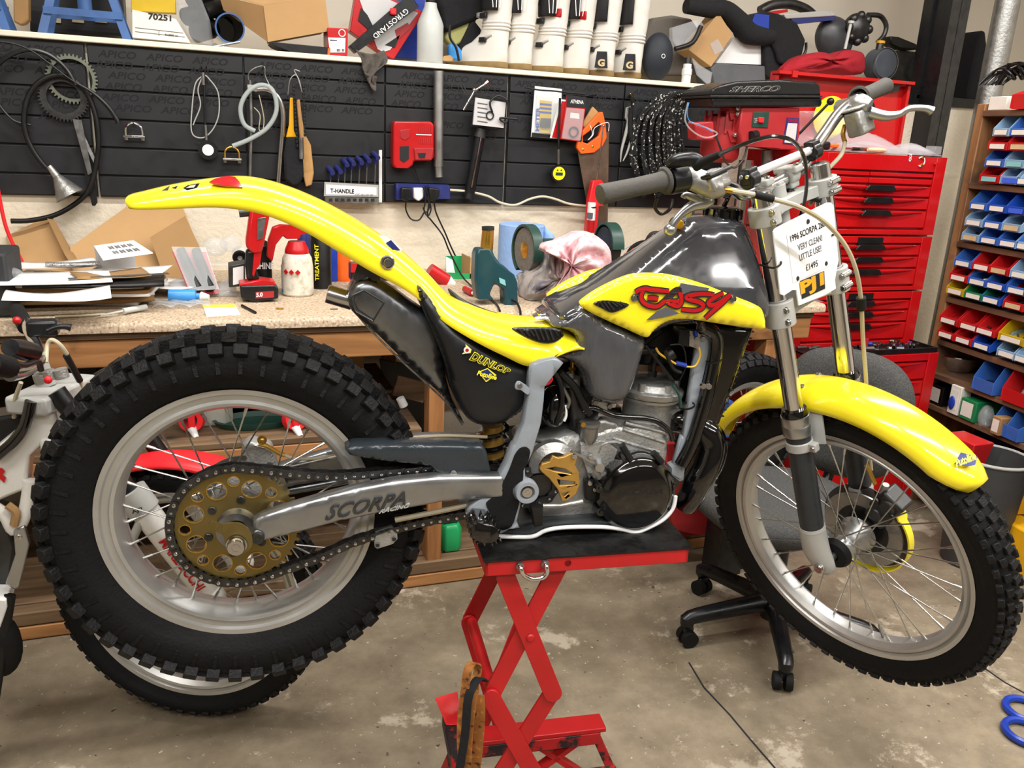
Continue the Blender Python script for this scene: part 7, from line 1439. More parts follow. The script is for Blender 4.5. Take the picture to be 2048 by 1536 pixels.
t = TB('cable_reel', 'black cable reel behind the fuel tank', 'cable reel', V((PY(1285, 560, 1.35).x, 1.35, BT))); c = V((PY(1290, 530, 1.35).x, 1.35, BT+.085)); P(t, 'drum', G().lathe([(0, -.03), (.08, -.03), (.08, -.024), (.04, -.02), (.04, .02), (.08, .024), (.08, .03), (0, .03)], c, (.5, 1, 0), 36), 'black'); P(t, 'handle', G().tube([c+V((-.03, -.03, .06)), c+V((-.01, -.04, .11)), c+V((.03, -.04, .11)), c+V((.05, -.03, .06))], .007, 8, 4), 'dark_steel')
solo('grey_cable', G().tube([PY(1262, 490, 1.5), PY(1240, 505, 1.5), PY(1235, 530, 1.5), Z(1245, 545)], .004, 8, 5), 'light_grey', 'pale grey cable against the wall beside the reel', 'cable')
# ---------------------------------------------------------------- pillar drill
t = TB('pillar_drill', 'red pillar drill with a black belt cover lettered SHERCO', 'pillar drill', V((1.93, 1.33, BT))); Yp = 1.3
cx = PY(1487, 380, Yp+.05).x
P(t, 'foot', G().bb((cx-.1, 1.22, BT), (cx+.12, 1.48, BT+.02)), 'dark_steel', bev=.004); P(t, 'pillar', G().cyl((cx, Yp+.05, BT+.02), (cx, Yp+.05, PY(1487, 320, Yp+.05).z), .03, n=28), 'polished')
P(t, 'quill', G().cyl(PY(1535, 325, Yp+.02), PY(1535, 300, Yp+.02), .022, n=24).cyl((PY(1530, 360, Yp+.02).x, Yp+.02, 1.16), PY(1532, 325, Yp+.02), .016, n=20), 'steel')
hd_ = P(t, 'head', slab(G(), [(1484, 214), (1600, 216), (1600, 270), (1590, 300), (1562, 300), (1546, 296), (1484, 292), (1478, 262)], Yp-.06, .13), 'machine_red', bev=.006)
P(t, 'switch_plate', slab(G(), [(1507, 224), (1539, 224), (1536, 256), (1504, 254)], Yp-.063, .006), 'dark_green', bev=.001); P(t, 'switch_button', slab(G(), [(1518, 234), (1529, 235), (1528, 246), (1518, 245)], Yp-.07, .008), 'bright_red', bev=.002); P(t, 'lettering', text_quad(G(), 'OFF', *[PY(x, y, Yp-.065) for x, y in ((1508, 246), (1515, 246), (1515, 236), (1508, 236))]), 'light_grey')
P(t, 'danger_label', slab(G(), [(1574, 235), (1598, 236), (1592, 290), (1566, 287)], Yp-.062, .002), 'navy'); P(t, 'danger_label', slab(G(), [(1576, 246), (1595, 247), (1590, 287), (1569, 285)], Yp-.063, .001), 'paper_grey'); P(t, 'lettering', text_quad(G(), 'DANGER', *[PY(x, y, Yp-.064) for x, y in ((1576, 244), (1595, 245), (1596, 238), (1577, 237))], offset=.02), 'red')
mc_ = PY(1440, 290, Yp+.05)
P(t, 'motor', G().lathe([(0, .06), (.05, .06), (.07, .05), (.074, 0), (.074, -.08), (.07, -.1), (.05, -.115), (0, -.115)], V((mc_.x, Yp+.05, PY(1440, 262, Yp+.05).z)), (0, 0, 1), 32), 'machine_red')
g = G()
for k in range(9): a = pi+pi*k/8; q = V((mc_.x+.075*cos(a), Yp+.05+.075*sin(a), PY(1440, 245, Yp+.05).z)); g.box(q, (.008, .008, .08), Matrix.Rotation(a, 3, 'Z'))
P(t, 'motor_fins', g, 'machine_red', kind='stuff'); P(t, 'terminal_box', slab(G(), [(1390, 245), (1428, 242), (1430, 282), (1392, 280)], Yp-.04, .06), 'machine_red', bev=.006); P(t, 'motor_bracket', slab(G(), [(1458, 215), (1486, 218), (1486, 235), (1462, 240)], Yp-.03, .06), 'machine_red'); P(t, 'motor_bracket', slab(G(), [(1456, 262), (1486, 262), (1486, 285), (1462, 285)], Yp-.03, .06), 'machine_red')
for x, y in ((1476, 228), (1470, 270), (1476, 217)): P(t, 'bolt', G().cyl(PY(x, y, Yp-.045), PY(x, y, Yp-.03), .008, n=12).ball(PY(x, y, Yp-.045), .006, 8, 6), 'polished')
Yc = Yp-.08
cv = [(1422, 192), (1424, 178), (1448, 168), (1475, 162), (1560, 159), (1632, 164), (1641, 170), (1643, 192)]
P(t, 'belt_cover', slab(G(), cv, Yc, .2), 'satin_black', bev=.012, seg=4, label='black plastic belt cover'); P(t, 'cover_base', slab(G(), [(1423, 194), (1643, 194), (1645, 206), (1642, 214), (1424, 214)], Yc+.006, .19), 'satin_black', bev=.006); P(t, 'cover_rim', slab(G(), [(1421, 191), (1645, 191), (1645, 195), (1421, 195)], Yc-.004, .205), 'dark_steel', bev=.001)
P(t, 'lettering', text_quad(G(), 'SHERCO', *[PY(x, y, Yc-.001) for x, y in ((1459, 184), (1557, 183), (1560, 172), (1464, 174))], (0, -.0005, 0), shear=.3, offset=.045, ext=.0005), 'light_grey'); P(t, 'lettering', text_quad(G(), 'SHERCO', *[PY(x, y, Yc-.001) for x, y in ((1459, 184), (1557, 183), (1560, 172), (1464, 174))], (0, -.0018, 0), shear=.3, offset=.012, ext=.0005), 'ink')
P(t, 'feed_lever', G().cyl(PY(1598, 268, Yp-.05), PY(1658, 206, Yp-.1), .005, n=10).ball(PY(1661, 203, Yp-.1), .014, 14, 10), 'black')
P(t, 'clamp_knob', G().cyl(PY(1502, 272, Yp-.07), PY(1512, 270, Yp-.06), .018, n=16), 'satin_black'); P(t, 'cable', G().tube([PY(x, y, Yp-.05) for x, y in ((1432, 272), (1442, 300), (1452, 325), (1470, 335), (1488, 315), (1495, 285))], .004, 8, 5), 'dark_steel')
solo('safety_glasses', G().tube([PY(x, y, 1.24) for x, y in ((1376, 205), (1370, 240), (1385, 262), (1410, 275), (1432, 270), (1428, 262), (1378, 243))], .003, 8, 4), 'clear', 'clear safety glasses with a blue cord by the motor', 'glasses'); solo('lanyard', G().tube([PY(x, y, 1.235) for x, y in ((1378, 205), (1374, 225), (1380, 243), (1400, 250), (1425, 264))], .0015, 6, 4), 'sky_blue', 'thin blue cord on the safety glasses', 'lanyard')
# wooden crate end at the right end of the bench
solo('plastic_wrap', slab(G(), [(1560, 618), (1600, 604), (1640, 612), (1645, 628), (1600, 640), (1560, 640)], .93, .1, BT), 'clear_bag', 'crumpled clear wrap at the right end of the bench', 'wrap', bev=.004)
# ---------------------------------------------------------------- bags and tools on the open chest
CZ = PY(1700, 305, 1.1).z+.002
random.seed(8)
def lump(name, label, x0, x1, y0, y1, h, m, cat='bag', seed=1):
    random.seed(seed); a = PY(x0, 300, 1.25).x; c_ = PY(x1, 300, 1.25).x; ph = random.uniform(0, 6)
    g = G().grid(lambda u, v: (lerp(a, c_, u), lerp(y0, y1, v), CZ+h*(sin(pi*u)**.6)*(sin(pi*v)**.6)*(.7+.3*sin(u*11+v*7+ph))+.001), 24, 14); return solo(name, g, m, label, cat, 'clear bags in the chest', solid=.0015, ang=180)
lump('clear_bag', 'large clear plastic bag lying on the open chest', 1650, 1785, 1.12, 1.42, .08, 'clear_bag', seed=2); lump('clear_bag', 'shiny crumpled bag at the right of the open chest', 1770, 1838, 1.12, 1.3, .05, 'clear_bag', seed=4)
solo('clear_bag', G().grid(lambda u, v: PY(1585+u*110, 222+v*70, 1.4)+V((0, -.02*sin(u*6)*cos(v*5), 0)), 10, 8), 'clear_bag', 'clear bag standing in front of the yellow sticker', 'bag', 'clear bags in the chest', solid=.001)
def bt(x, y, Y, z=None): p = PY(x, y, Y); p.z = CZ+.012 if z is None else z; return p
t = thing('pliers', 'red handled pliers lying in the open chest', 'pliers', bt(1760, 295, 1.16)); P(t, 'handle', G().tube([bt(1725, 296, 1.13), bt(1750, 290, 1.16), bt(1772, 284, 1.2)], .007, 8, 3), 'bright_red'); P(t, 'handle', G().tube([bt(1745, 298, 1.2), bt(1760, 290, 1.2), bt(1775, 286, 1.22)], .007, 8, 3), 'bright_red'); P(t, 'jaws', G().cyl(bt(1705, 300, 1.12), bt(1727, 297, 1.13), .006, n=8), 'black')
solo('screwdriver', G().cyl(bt(1690, 300, 1.12), bt(1765, 303, 1.13), .004, n=8), 'chrome', 'long chrome screwdriver shaft along the chest front', 'screwdriver')
solo('rubber_glove', G().tube([bt(1735, 303, 1.11), bt(1755, 304, 1.11), bt(1770, 300, 1.12)], [.006, .009, .006], 8, 3), mat('latex', 'e8d8a0', .5), 'cream rubber glove finger at the chest front', 'glove')
solo('small_tin', G().box(bt(1868, 295, 1.14, CZ+.022), (.05, .04, .03), Matrix.Rotation(.3, 3, 'Z')), 'clear_bag', 'translucent small box at the right of the open chest', 'box', bev=.002)
solo('black_tool', G().box(bt(1640, 292, 1.16, CZ+.018), (.06, .05, .03)), 'black', 'black tool body at the left of the open chest', 'tool', bev=.008); solo('orange_tool', G().box(bt(1668, 285, 1.2, CZ+.02), (.04, .02, .012)), 'orange', 'orange tool tip beside the black one', 'tool', bev=.003)
# ================================================================= things on the ledge above the boards
LT = LZ+.0008
def LS(name, label, cat, pts, Y, depth, m, group=None, bev=.002, **kw): return solo(name, slab(G(), pts, Y, depth, LT), m, label, cat, group, bev=bev, **kw)
def axle_stand(x0, x1, label, Y=1.78):
    t = thing('axle_stand', label, 'axle stand', V((PY((x0+x1)/2, 60, Y).x, Y+.06, LT)), 'blue axle stands'); a, c = PY(x0, 60, Y).x, PY(x1, 70, Y).x; m_ = (a+c)/2; top = LT+.3
    for yy, s in ((Y, 1), (Y+.12, -1)):
        for xx in (a, c): P(t, 'leg', G().bar((xx+(.012 if xx < m_ else -.012), yy, LT), (lerp(xx, m_, .72), lerp(yy, Y+.06, .7), top), .026, .006, (0, 1, 0)), 'blue_paint')
        P(t, 'brace', G().bar((lerp(a, m_, .16), yy+.002, LT+.075), (lerp(c, m_, .16), yy+.002, LT+.075), .006, .022), 'blue_paint')
    P(t, 'column', G().cyl((m_, Y+.06, LT+.09), (m_, Y+.06, top+.05), .022, n=20), 'blue_paint')
axle_stand(75, 262, 'blue steel axle stand, the whole one at the left of the ledge'); axle_stand(-160, 22, 'blue axle stand cut by the left edge of the picture')
LS('brick', 'worn copper-coloured block standing behind the left axle stands', 'block', [(26, -20), (56, -20), (57, 38), (50, 46), (40, 50), (27, 44)], 1.86, .05, 'card_dark', bev=.006); LS('crate', 'black slotted plastic crate behind the axle stand', 'crate', [(60, -30), (245, -30), (250, 72), (60, 62)], 2.02, .1, 'black')
for k in range(3): LS('pale_slot', 'pale slot of the crate, %s of three' % ('left', 'middle', 'right')[k], 'panel', [(98+k*46, 30), (122+k*46, 31), (122+k*46, 46), (98+k*46, 44)], 2.01, .004, 'hose_beige', 'pale crate slots', 0)
t = thing('supply_box', 'white box printed 70251 at the left of the ledge', 'box', PY(320, 80, 1.8)); P(t, 'carton', slab(G(), [(264, 19), (352, 38), (381, 86), (264, 75)], 1.8, .12, LT), 'label_white', bev=.002); P(t, 'lettering', text_quad(G(), '70251', *[PY(x, y, 1.798) for x, y in ((297, 38), (342, 42), (342, 31), (297, 26))], offset=.03), 'ink'); P(t, 'lettering', text_quad(G(), '6x200 gr', *[PY(x, y, 1.798) for x, y in ((330, 72), (356, 75), (356, 70), (330, 67))], offset=.02), 'ink')
for q in (((270, 55), (367, 66)), ((270, 63), (370, 74)), ((318, 62), (318, 72))): P(t, 'printed_line', G().bar(PY(*q[0], 1.7985), PY(*q[1], 1.7985), .001, .0012), 'ink_grey')
LS('yellow_bag', 'yellow printed bag standing behind the white box', 'bag', [(262, -20), (350, -20), (352, 26), (262, 22)], 1.86, .05, 'yellow_bin'); LS('clear_sack', 'clear sack of dark pipe fittings beside the white box', 'bag', [(352, 0), (400, -10), (420, 40), (428, 90), (400, 88), (380, 78), (360, 45)], 1.84, .1, 'clear_bag', bev=.01)
for k, (x, y, r) in enumerate(((385, 30, .03), (405, 62, .034), (420, 20, .03), (395, -5, .03))): solo('pipe_fitting', G().cyl(PY(x-14, y+4, 1.88), PY(x+22, y-6, 1.93), r, n=16), 'black', 'black pipe fitting in the clear sack, %s' % ('upper left', 'lowest', 'upper right', 'topmost')[k], 'fitting', 'dark pipe fittings')
c = PY(460, 56, 1.8); t = thing('paint_tin', 'empty black tin with a blue rim lying on its side', 'tin', c); P(t, 'tin', G().lathe([(.048, 0), (.048, .12), (0, .12), (0, .118), (.046, .118), (.046, 0)], c, (-.1, 1, .05), 36, True), 'gloss_black'); P(t, 'rim', G().lathe([(.045, -.002), (.05, -.002), (.05, .006), (.045, .006)], c, (-.1, 1, .05), 36, True), 'blue_paint')
c.z -= 0
for k, (a, d) in enumerate((((430, 93), (480, 84)), ((445, 94), (535, 110)))): solo('spanner', G().cyl(PY(*a, 1.73), PY(*d, 1.73), .004, n=8).lathe([(.006, -.003), (.011, -.003), (.011, .003), (.006, .003)], PY(*a, 1.73), (0, 1, 0), 16, True), 'steel', 'steel spanner overhanging the ledge, %s of two' % ('upper' if k == 0 else 'lower'), 'spanner', 'spanners on the ledge edge')
t = thing('open_carton', 'large open cardboard box tipped on the ledge', 'box', PY(560, 80, 1.8)); P(t, 'front', slab(G(), [(527, 12), (650, -6), (659, 62), (536, 84)], 1.76, .006), 'card'); P(t, 'side_flap', G().prism([PY(438, -10, 1.84), PY(527, 12, 1.765), PY(536, 84, 1.765), PY(447, 20, 1.84)], (0, .006, 0)), 'card_dark'); P(t, 'top', G().prism([PY(438, -12, 1.84), PY(527, 12, 1.766), PY(650, -6, 1.766), PY(560, -40, 1.9)], (0, .0, .005)), 'card'); P(t, 'body', slab(G(), [(532, 20), (645, 0), (652, 60), (540, 80)], 1.79, .16), 'card_dark')
LS('flat_case', 'flat black case with an orange end under the cardboard box', 'case', [(540, 83), (660, 95), (660, 116), (585, 112), (548, 90)], 1.74, .15, 'black'); LS('orange_end', 'orange end cap of the flat black case', 'cap', [(656, 96), (661, 97), (660, 116), (655, 115)], 1.735, .004, 'orange', bev=0)
t = thing('parts_box', 'red box with a white printed label', 'box', PY(675, 100, 1.745)); P(t, 'carton', slab(G(), [(655, 55), (696, 57), (695, 112), (656, 112)], 1.745, .12, LT), 'red', bev=.002); P(t, 'label', slab(G(), [(656, 75), (691, 76), (690, 105), (660, 105)], 1.743, .0015, LT+.003), 'paper'); P(t, 'logo', G().lathe([(.01, -.001), (.013, -.001), (.013, 0), (.01, 0)], PY(684, 66, 1.744), (0, 1, 0), 20, True), 'plastic_white'); P(t, 'barcode', text_quad(G(), '||| ||', *[PY(x, y, 1.742) for x, y in ((674, 103), (688, 103), (688, 98), (674, 98))], offset=.04), 'ink'); P(t, 'printed_line', slab(G(), [(660, 79), (674, 80), (674, 82), (660, 82)], 1.7425, .0005), 'ink_grey')
# gyro stand box
t = thing('gyro_stand_case', 'black case lettered GYROSTAND upside down, leaning on a red box', 'case', PY(770, 80, 1.76)); P(t, 'case', slab(G(), [(699, 92), (820, -14), (838, 14), (712, 106)], 1.745, .05), 'satin_black', bev=.003)
P(t, 'lettering', text_quad(G(), 'GYROSTAND', *[PY(x, y, 1.7435) for x, y in ((812, 16), (745, 70), (751, 78), (818, 25))], shear=-.1, offset=.01), 'plastic_white'); P(t, 'knob', G().box(PY(786, 23, 1.74), (.022, .02, .022)), 'bright_red', bev=.004)
t = thing('printed_box', 'red edged box with a picture of tools, behind the black case', 'box', PY(770, 100, 1.8)); P(t, 'carton', slab(G(), [(712, -10), (765, -10), (843, 22), (846, 28), (788, 118), (765, 108), (700, 62)], 1.8, .06), 'red', bev=.002); P(t, 'picture', slab(G(), [(718, -4), (770, -5), (836, 26), (780, 100), (766, 104), (755, 98)], 1.797, .002), 'paper_grey'); P(t, 'picture_glove', slab(G(), [(722, 15), (735, 30), (745, 50), (738, 60), (716, 40)], 1.7955, .001), 'ink'); P(t, 'picture_part', slab(G(), [(790, 60), (815, 45), (822, 55), (795, 80)], 1.7955, .001), 'machine_red'); P(t, 'picture_part', slab(G(), [(770, 90), (800, 70), (790, 95)], 1.7955, .001), 'ink')
LS('blue_crate', 'dark blue plastic box behind the spray bottle', 'crate', [(800, -30), (850, -30), (852, 118), (790, 115)], 1.9, .12, 'blue_plastic')
c = V((PY(860, 100, 1.765).x, 1.765, LT)); t = thing('spray_bottle', 'milky plastic bottle half full with a black spray top', 'bottle', c); s_ = .052
P(t, 'bottle', G().lathe([(0, 0), (.047, 0), (.049, .004), (.049, .135), (.044, .15), (.024, .195), (.022, .21), (0, .21)], c, (0, 0, 1), 32), 'milky'); P(t, 'liquid', G().lathe([(0, .003), (.046, .003), (.046, .06), (0, .06)], c, (0, 0, 1), 32), 'light_grey'); P(t, 'spray_top', G().cyl(c+V((0, 0, .21)), c+V((0, 0, .235)), .02, n=18).box(c+V((-.02, 0, .25)), (.07, .03, .03)), 'black', bev=.003)
cloth_o = cloth
g = G().grid(lambda u, v: PY(712+56*u+(8*sin(v*6) if True else 0)+(v*v)*(12-26*(u-.5)*1.3)-(u-.5)*30*v*v, 100+8*sin(u*3.1)+78*v*(1-.35*abs(u-.45)*2*v), 1.712)+V((0, .008*sin(u*14+v*6)-.004, 0)), 16, 18); solo('rag', g, 'brown_cloth', 'dirty brown rag hanging over the edge of the ledge', 'cloth', solid=.004, ang=180)
LS('work_hat', 'black and grey work bag with straps above the bottle', 'bag', [(868, -30), (960, -30), (980, 12), (975, 30), (900, 62), (885, 58), (880, 20)], 1.84, .14, 'black_cloth', bev=.02); LS('green_cloth', 'pale green cloth under the work bag', 'cloth', [(895, 60), (950, 25), (955, 40), (925, 85), (905, 95), (890, 78)], 1.86, .06, mat('pale_green', 'a8a76a', .9), bev=.01); LS('dark_pouch', 'black pouch left of the first boot', 'pouch', [(915, 100), (945, 35), (965, 60), (960, 110), (925, 118)], 1.85, .06, 'black_cloth', bev=.01)
solo('strap', G().tube([PY(x, y, 1.73) for x, y in ((900, 50), (900, 75), (912, 95), (918, 122))], .005, 8, 4), 'black', 'black strap dangling by the blue rag', 'strap'); LS('blue_rag', 'bright blue crumpled packet beside the bottle', 'packet', [(898, 88), (912, 86), (924, 100), (925, 122), (900, 118)], 1.76, .04, 'sky_blue', bev=.008); LS('brass_part', 'small copper part at the foot of the blue packet', 'part', [(884, 118), (888, 112), (900, 110), (908, 116), (906, 122), (886, 122)], 1.745, .02, 'card', bev=.003)
# ---------------------------------------------------------------- motocross boots
def boot(x, wpx, dirx, diry, label, back, mark=None, red=False, Y=1.775):
    c = V((PY(x, 100, Y).x, Y, LT)); d = V((dirx, diry, 0)).normalized(); n = V((-d.y, d.x, 0)); t = thing('motocross_boot', label, 'boot', c, 'motocross boots on the ledge')
    def ring(z, cx, rx, ry, k=28, sq=.85):
        R_ = []
        for i in range(k):
            a = 2*pi*i/k; ca, sa = cos(a), sin(a); R_.append(c+d*(cx+rx*(1 if ca > 0 else -1)*abs(ca)**sq)+n*(ry*(1 if sa > 0 else -1)*abs(sa)**sq)+V((0, 0, z)))
        return R_
    W_ = wpx/2
    P(t, 'sole', G().loft([ring(z, .085, r, w) for z, r, w in ((0, .138, .044), (.004, .142, .047), (.02, .142, .048), (.024, .139, .046))]), 'boot_sole')
    P(t, 'shell', G().loft([ring(z, cx, rx, ry) for z, cx, rx, ry in ((.022, .085, .138, .045), (.045, .08, .134, .046), (.07, .06, .112, .047), (.095, .025, .078, .045), (.125, .005, .058, .042), (.155, -.002, .054, .041), (.19, -.004, .057, .045), (.24, -.004, .06, .049), (.3, -.004, .064, .052), (.36, -.002, .068, .055))]), 'boot_white', ang=70)
    for z in (.14, .152, .164): P(t, 'flex_rib', G().loft([ring(z-.004, -.002, .0555, .0425), ring(z, -.002, .058, .0445), ring(z+.004, -.002, .0555, .0425)], caps=False), 'boot_white')
    P(t, 'heel_panel' if back else 'ankle_panel', G().lathe([(.062, .2), (.064, .21), (.067, .3), (.068, .34)], c+d*(-.002), (0, 0, 1), 10, a0=atan2(-d.y, -d.x)-.65, a1=atan2(-d.y, -d.x)+.65).fn(lambda p: p), 'boot_black', solid=.003)
    sd = -n if (-n).dot(V((-1, -.3, 0))) > 0 else n
    for z in (.1, .185, .25): P(t, 'buckle', G().box(c+d*.025+sd*.05+V((0, 0, z)), (.03, .014, .018), Matrix.Rotation(atan2(d.y, d.x), 3, 'Z')), 'boot_black', bev=.003)
    for z in (.105, .19): P(t, 'strap', G().loft([ring(z-.007, .03, .05, .0475), ring(z+.007, .03, .05, .048)], caps=False) if z > .15 else G().tube([c+d*(.02+.05*cos(a))+n*(.05*sin(a))+V((0, 0, z-.02*cos(a))) for a in [-2.2+4.4*k/12 for k in range(13)]], .005, 6), 'light_grey')
    if red: P(t, 'red_panel', G().box(c-d*.035+sd*.038+V((0, 0, .215)), (.045, .01, .03), Matrix.Rotation(atan2(d.y, d.x)+.3, 3, 'Z')), 'red', bev=.003)
    h = c-d*.062
    v = V((CAM.x-h.x, CAM.y-h.y, 0)).normalized(); r_ = V((-v.y, v.x, 0))
    b0 = c+V((0, 0, .03))+v*.075
    if mark == 'G':
        P(t, 'heel_patch', G().prism([b0+r_*s+V((0, 0, z)) for s, z in ((-.026, 0), (.026, 0), (.02, .06), (-.02, .06))], v*-.02), 'boot_black'); P(t, 'lettering', text_quad(G(), 'G', *[b0+v*.0015+r_*s+V((0, 0, z)) for s, z in ((-.012, .006), (.012, .006), (.012, .03), (-.012, .03))], offset=.05), 'label_tan')
    else:
        for s in (-.012, .0, .012): P(t, 'white_stripe', G().bar(c+v*.069+r_*s+V((0, 0, .21)), c+v*.069+r_*(s*1.9)+V((0, 0, .3)), .003, .003, v), 'plastic_white')
bl = [(990, 64, -.62, .78, 'first white boot from the left, toe turned left', False, None, False), (1040, 42, -.5, .87, 'second white boot from the left, heel to the camera', True, None, False), (1102, 62, -.62, .78, 'third boot from the left, with a red panel and toe turned left', False, None, True), (1155, 42, -.5, .87, 'fourth boot from the left, heel to the camera', True, None, True), (1205, 60, -.58, .81, 'fifth boot, lettered G at the heel, strapped on the left', False, 'G', False), (1262, 56, -.4, .92, 'rightmost boot, lettered G at the heel, beside the dark disc', True, 'G', False)]
for a_ in bl: boot(*a_)
# ---------------------------------------------------------------- right part of the ledge
c = PY(1315, 112, 1.78); c.z = LT+.095; t = thing('round_cap', 'round dark cap with a small ring mark right of the boots', 'cap', V((c.x, c.y, LT))); P(t, 'shell', G().ball(c, .095, 28, 18, (.72, .5, 1)), mat('navy_black', '22272f', .6, var=.05), ang=180); P(t, 'ring_mark', G().lathe([(.0065, 0), (.009, 0), (.009, -.002), (.0065, -.002)], c+V((.0, -.0485, .0)), (0, 1, 0), 20, True), 'plastic_white')
LS('grey_helmet', 'grey bag lump behind the round cap', 'bag', [(1290, 150), (1290, 60), (1310, 35), (1345, 30), (1385, 38), (1400, 60), (1395, 150)], 1.95, .1, mat('taupe', '6a645d', .7), bev=.02); LS('plastic_film', 'sheet of clear film with bolts beside the brown box', 'film', [(1345, 55), (1400, 38), (1408, 50), (1380, 95), (1355, 98), (1345, 80)], 1.8, .03, 'clear_bag', bev=.003)
solo('black_hose_end', G().tube([PY(1402, 52, 1.78), PY(1385, 85, 1.78), PY(1350, 98, 1.78)], .01, 10, 4), 'black', 'black angled hose between cap and cardboard box', 'hose')
t = thing('tap_connector', 'white plastic connector standing at the ledge edge', 'connector', V((PY(1373, 150, 1.75).x, 1.75, LT))); cz = V((PY(1373, 150, 1.75).x, 1.75, LT)); P(t, 'body', G().lathe([(0, 0), (.019, 0), (.019, .03), (.021, .032), (.021, .055), (.017, .058), (.017, .075), (0, .075)], cz, (0, 0, 1), 12), 'plastic_white', flat=True); P(t, 'neck', G().cyl(cz+V((0, 0, .075)), cz+V((0, 0, .1)), .013, n=14), 'dark_steel')
LS('cardboard_box', 'tilted brown cardboard box with clear tape', 'box', [(1377, 100), (1438, 26), (1466, 70), (1422, 134)], 1.82, .1, 'card'); LS('tape_patch', 'patch of clear tape on the tilted cardboard box', 'tape', [(1420, 88), (1436, 78), (1448, 100), (1430, 110)], 1.817, .002, 'clear_bag', bev=0)
LS('clear_bag', 'clear bag corner hanging over the ledge below the box', 'bag', [(1385, 115), (1400, 130), (1425, 145), (1422, 165), (1414, 190), (1395, 150)], 1.735, .01, 'clear_bag')
LS('white_box', 'white plain box on top of the grey tub', 'box', [(1470, 75), (1531, 80), (1527, 130), (1432, 126)], 1.87, .1, 'plastic_white'); LS('grey_tub', 'grey plastic tub under the white box', 'tub', [(1422, 136), (1435, 126), (1530, 132), (1532, 168), (1428, 166)], 1.82, .14, mat('mid_grey', '56585c', .5), bev=.004)
g = G().tube([PY(x, y, 1.84) for x, y in ((1372, 12), (1420, 18), (1450, 20), (1478, 45), (1500, 68), (1545, 75))], [.03, .036, .038, .045, .045, .03], 16, 5); solo('knee_brace', g, 'black_cloth', 'thick black foam sleeve curving over the cardboard box', 'sleeve')
t = thing('back_protector', 'black body protector with a blue patch and straps', 'protector', V((PY(1560, 120, 1.86).x, 1.86, LT))); P(t, 'shell', slab(G(), [(1485, 35), (1530, 22), (1560, 28), (1595, 45), (1612, 80), (1605, 110), (1570, 145), (1545, 160), (1530, 150), (1530, 80), (1500, 72)], 1.84, .12, LT), 'black_cloth', bev=.02, seg=3); P(t, 'blue_patch', slab(G(), [(1506, 38), (1512, 27), (1539, 30), (1538, 66), (1520, 62), (1505, 50)], 1.835, .008), 'blue_plastic', bev=.001); P(t, 'strap', G().tube([PY(x, y, 1.83) for x, y in ((1540, 75), (1550, 100), (1560, 125), (1590, 125), (1610, 105), (1612, 85))], .006, 8, 4), 'satin_black')
solo('grey_hose', G().tube([PY(x, y, 2.0) for x, y in ((1520, 22), (1545, 10), (1580, 8), (1610, 18), (1625, 30))], .022, 14, 5), 'dark_steel', 'thick grey hose arching behind the brush', 'hose'); LS('red_strip', 'thin red strip behind the blue patch', 'strip', [(1518, 26), (1575, 18), (1576, 24), (1530, 32)], 1.95, .02, 'red', bev=0)
t = thing('floor_brush', 'grey floor brush head with dark blue bristles', 'brush', PY(1620, 45, 1.85)); P(t, 'head', slab(G(), [(1568, 28), (1660, 20), (1672, 28), (1672, 32), (1572, 38)], 1.84, .06), 'light_grey', bev=.004); P(t, 'bristles', slab(G(), [(1580, 36), (1672, 28), (1670, 40), (1590, 48)], 1.845, .05), 'navy', bev=.002)
t = thing('vacuum_cleaner', 'dark grey cyclone vacuum lying on the ledge', 'vacuum cleaner', V((PY(1690, 90, 1.95).x, 1.95, LT))); c = PY(1668, 78, 1.9); P(t, 'body', G().ball(c, .1, 24, 16, (1.05, .6, .9), Matrix.Rotation(.7, 3, 'Y')), mat('vac_grey', '3f4043', .4), ang=180); c2 = PY(1712, 58, 1.86)
g = G().ball(c2, .068, 22, 14, (1, .7, 1)); 
for k in range(8): a = 2*pi*k/8; g.ball(c2+V((.055*cos(a), -.02, .055*sin(a))), .02, 10, 6)
P(t, 'cyclones', g, 'dark_steel', ang=180); P(t, 'handle', G().tube([PY(x, y, 1.85) for x, y in ((1735, 30), (1760, 32), (1772, 50), (1768, 70), (1755, 85))], .011, 10, 4), 'dark_steel')
solo('tube_rod', G().cyl(PY(1702, 45, 1.8), PY(1690, 98, 1.8), .007, n=12).cyl(PY(1703, 42, 1.8), PY(1702, 47, 1.8), .014, n=12), 'milky', 'pale rod with a black top sticking out of the red cloth', 'rod')
cloth('red_cloth', 'crumpled red cloth on the ledge behind the chest lid', [(1562, 148), (1590, 115), (1640, 104), (1670, 110), (1690, 100), (1722, 104), (1730, 120), (1722, 148), (1650, 150)], 1.72, .14, 'red_cloth', 8, .01)
t = thing('oil_drainer', 'round dark oil container with a yellow cap', 'container', V((PY(1770, 130, 1.84).x, 1.84, LT))); c = PY(1769, 128, 1.8); P(t, 'disc', G().lathe([(0, -.012), (.06, -.012), (.068, -.004), (.07, .01), (.07, .06), (0, .06)], c, (0, 1, 0), 40), mat('slate', '4a4f57', .45)); P(t, 'rim', G().lathe([(.067, -.01), (.071, -.01), (.071, -.004), (.067, -.004)], c, (0, 1, 0), 40, True), 'steel'); P(t, 'neck', G().cyl(PY(1757, 105, 1.83), PY(1761, 86, 1.83), .017, n=16), 'dark_steel'); P(t, 'cap', G().cyl(PY(1761, 87, 1.83), PY(1762, 82, 1.83), .019, n=16), 'amber_bin')
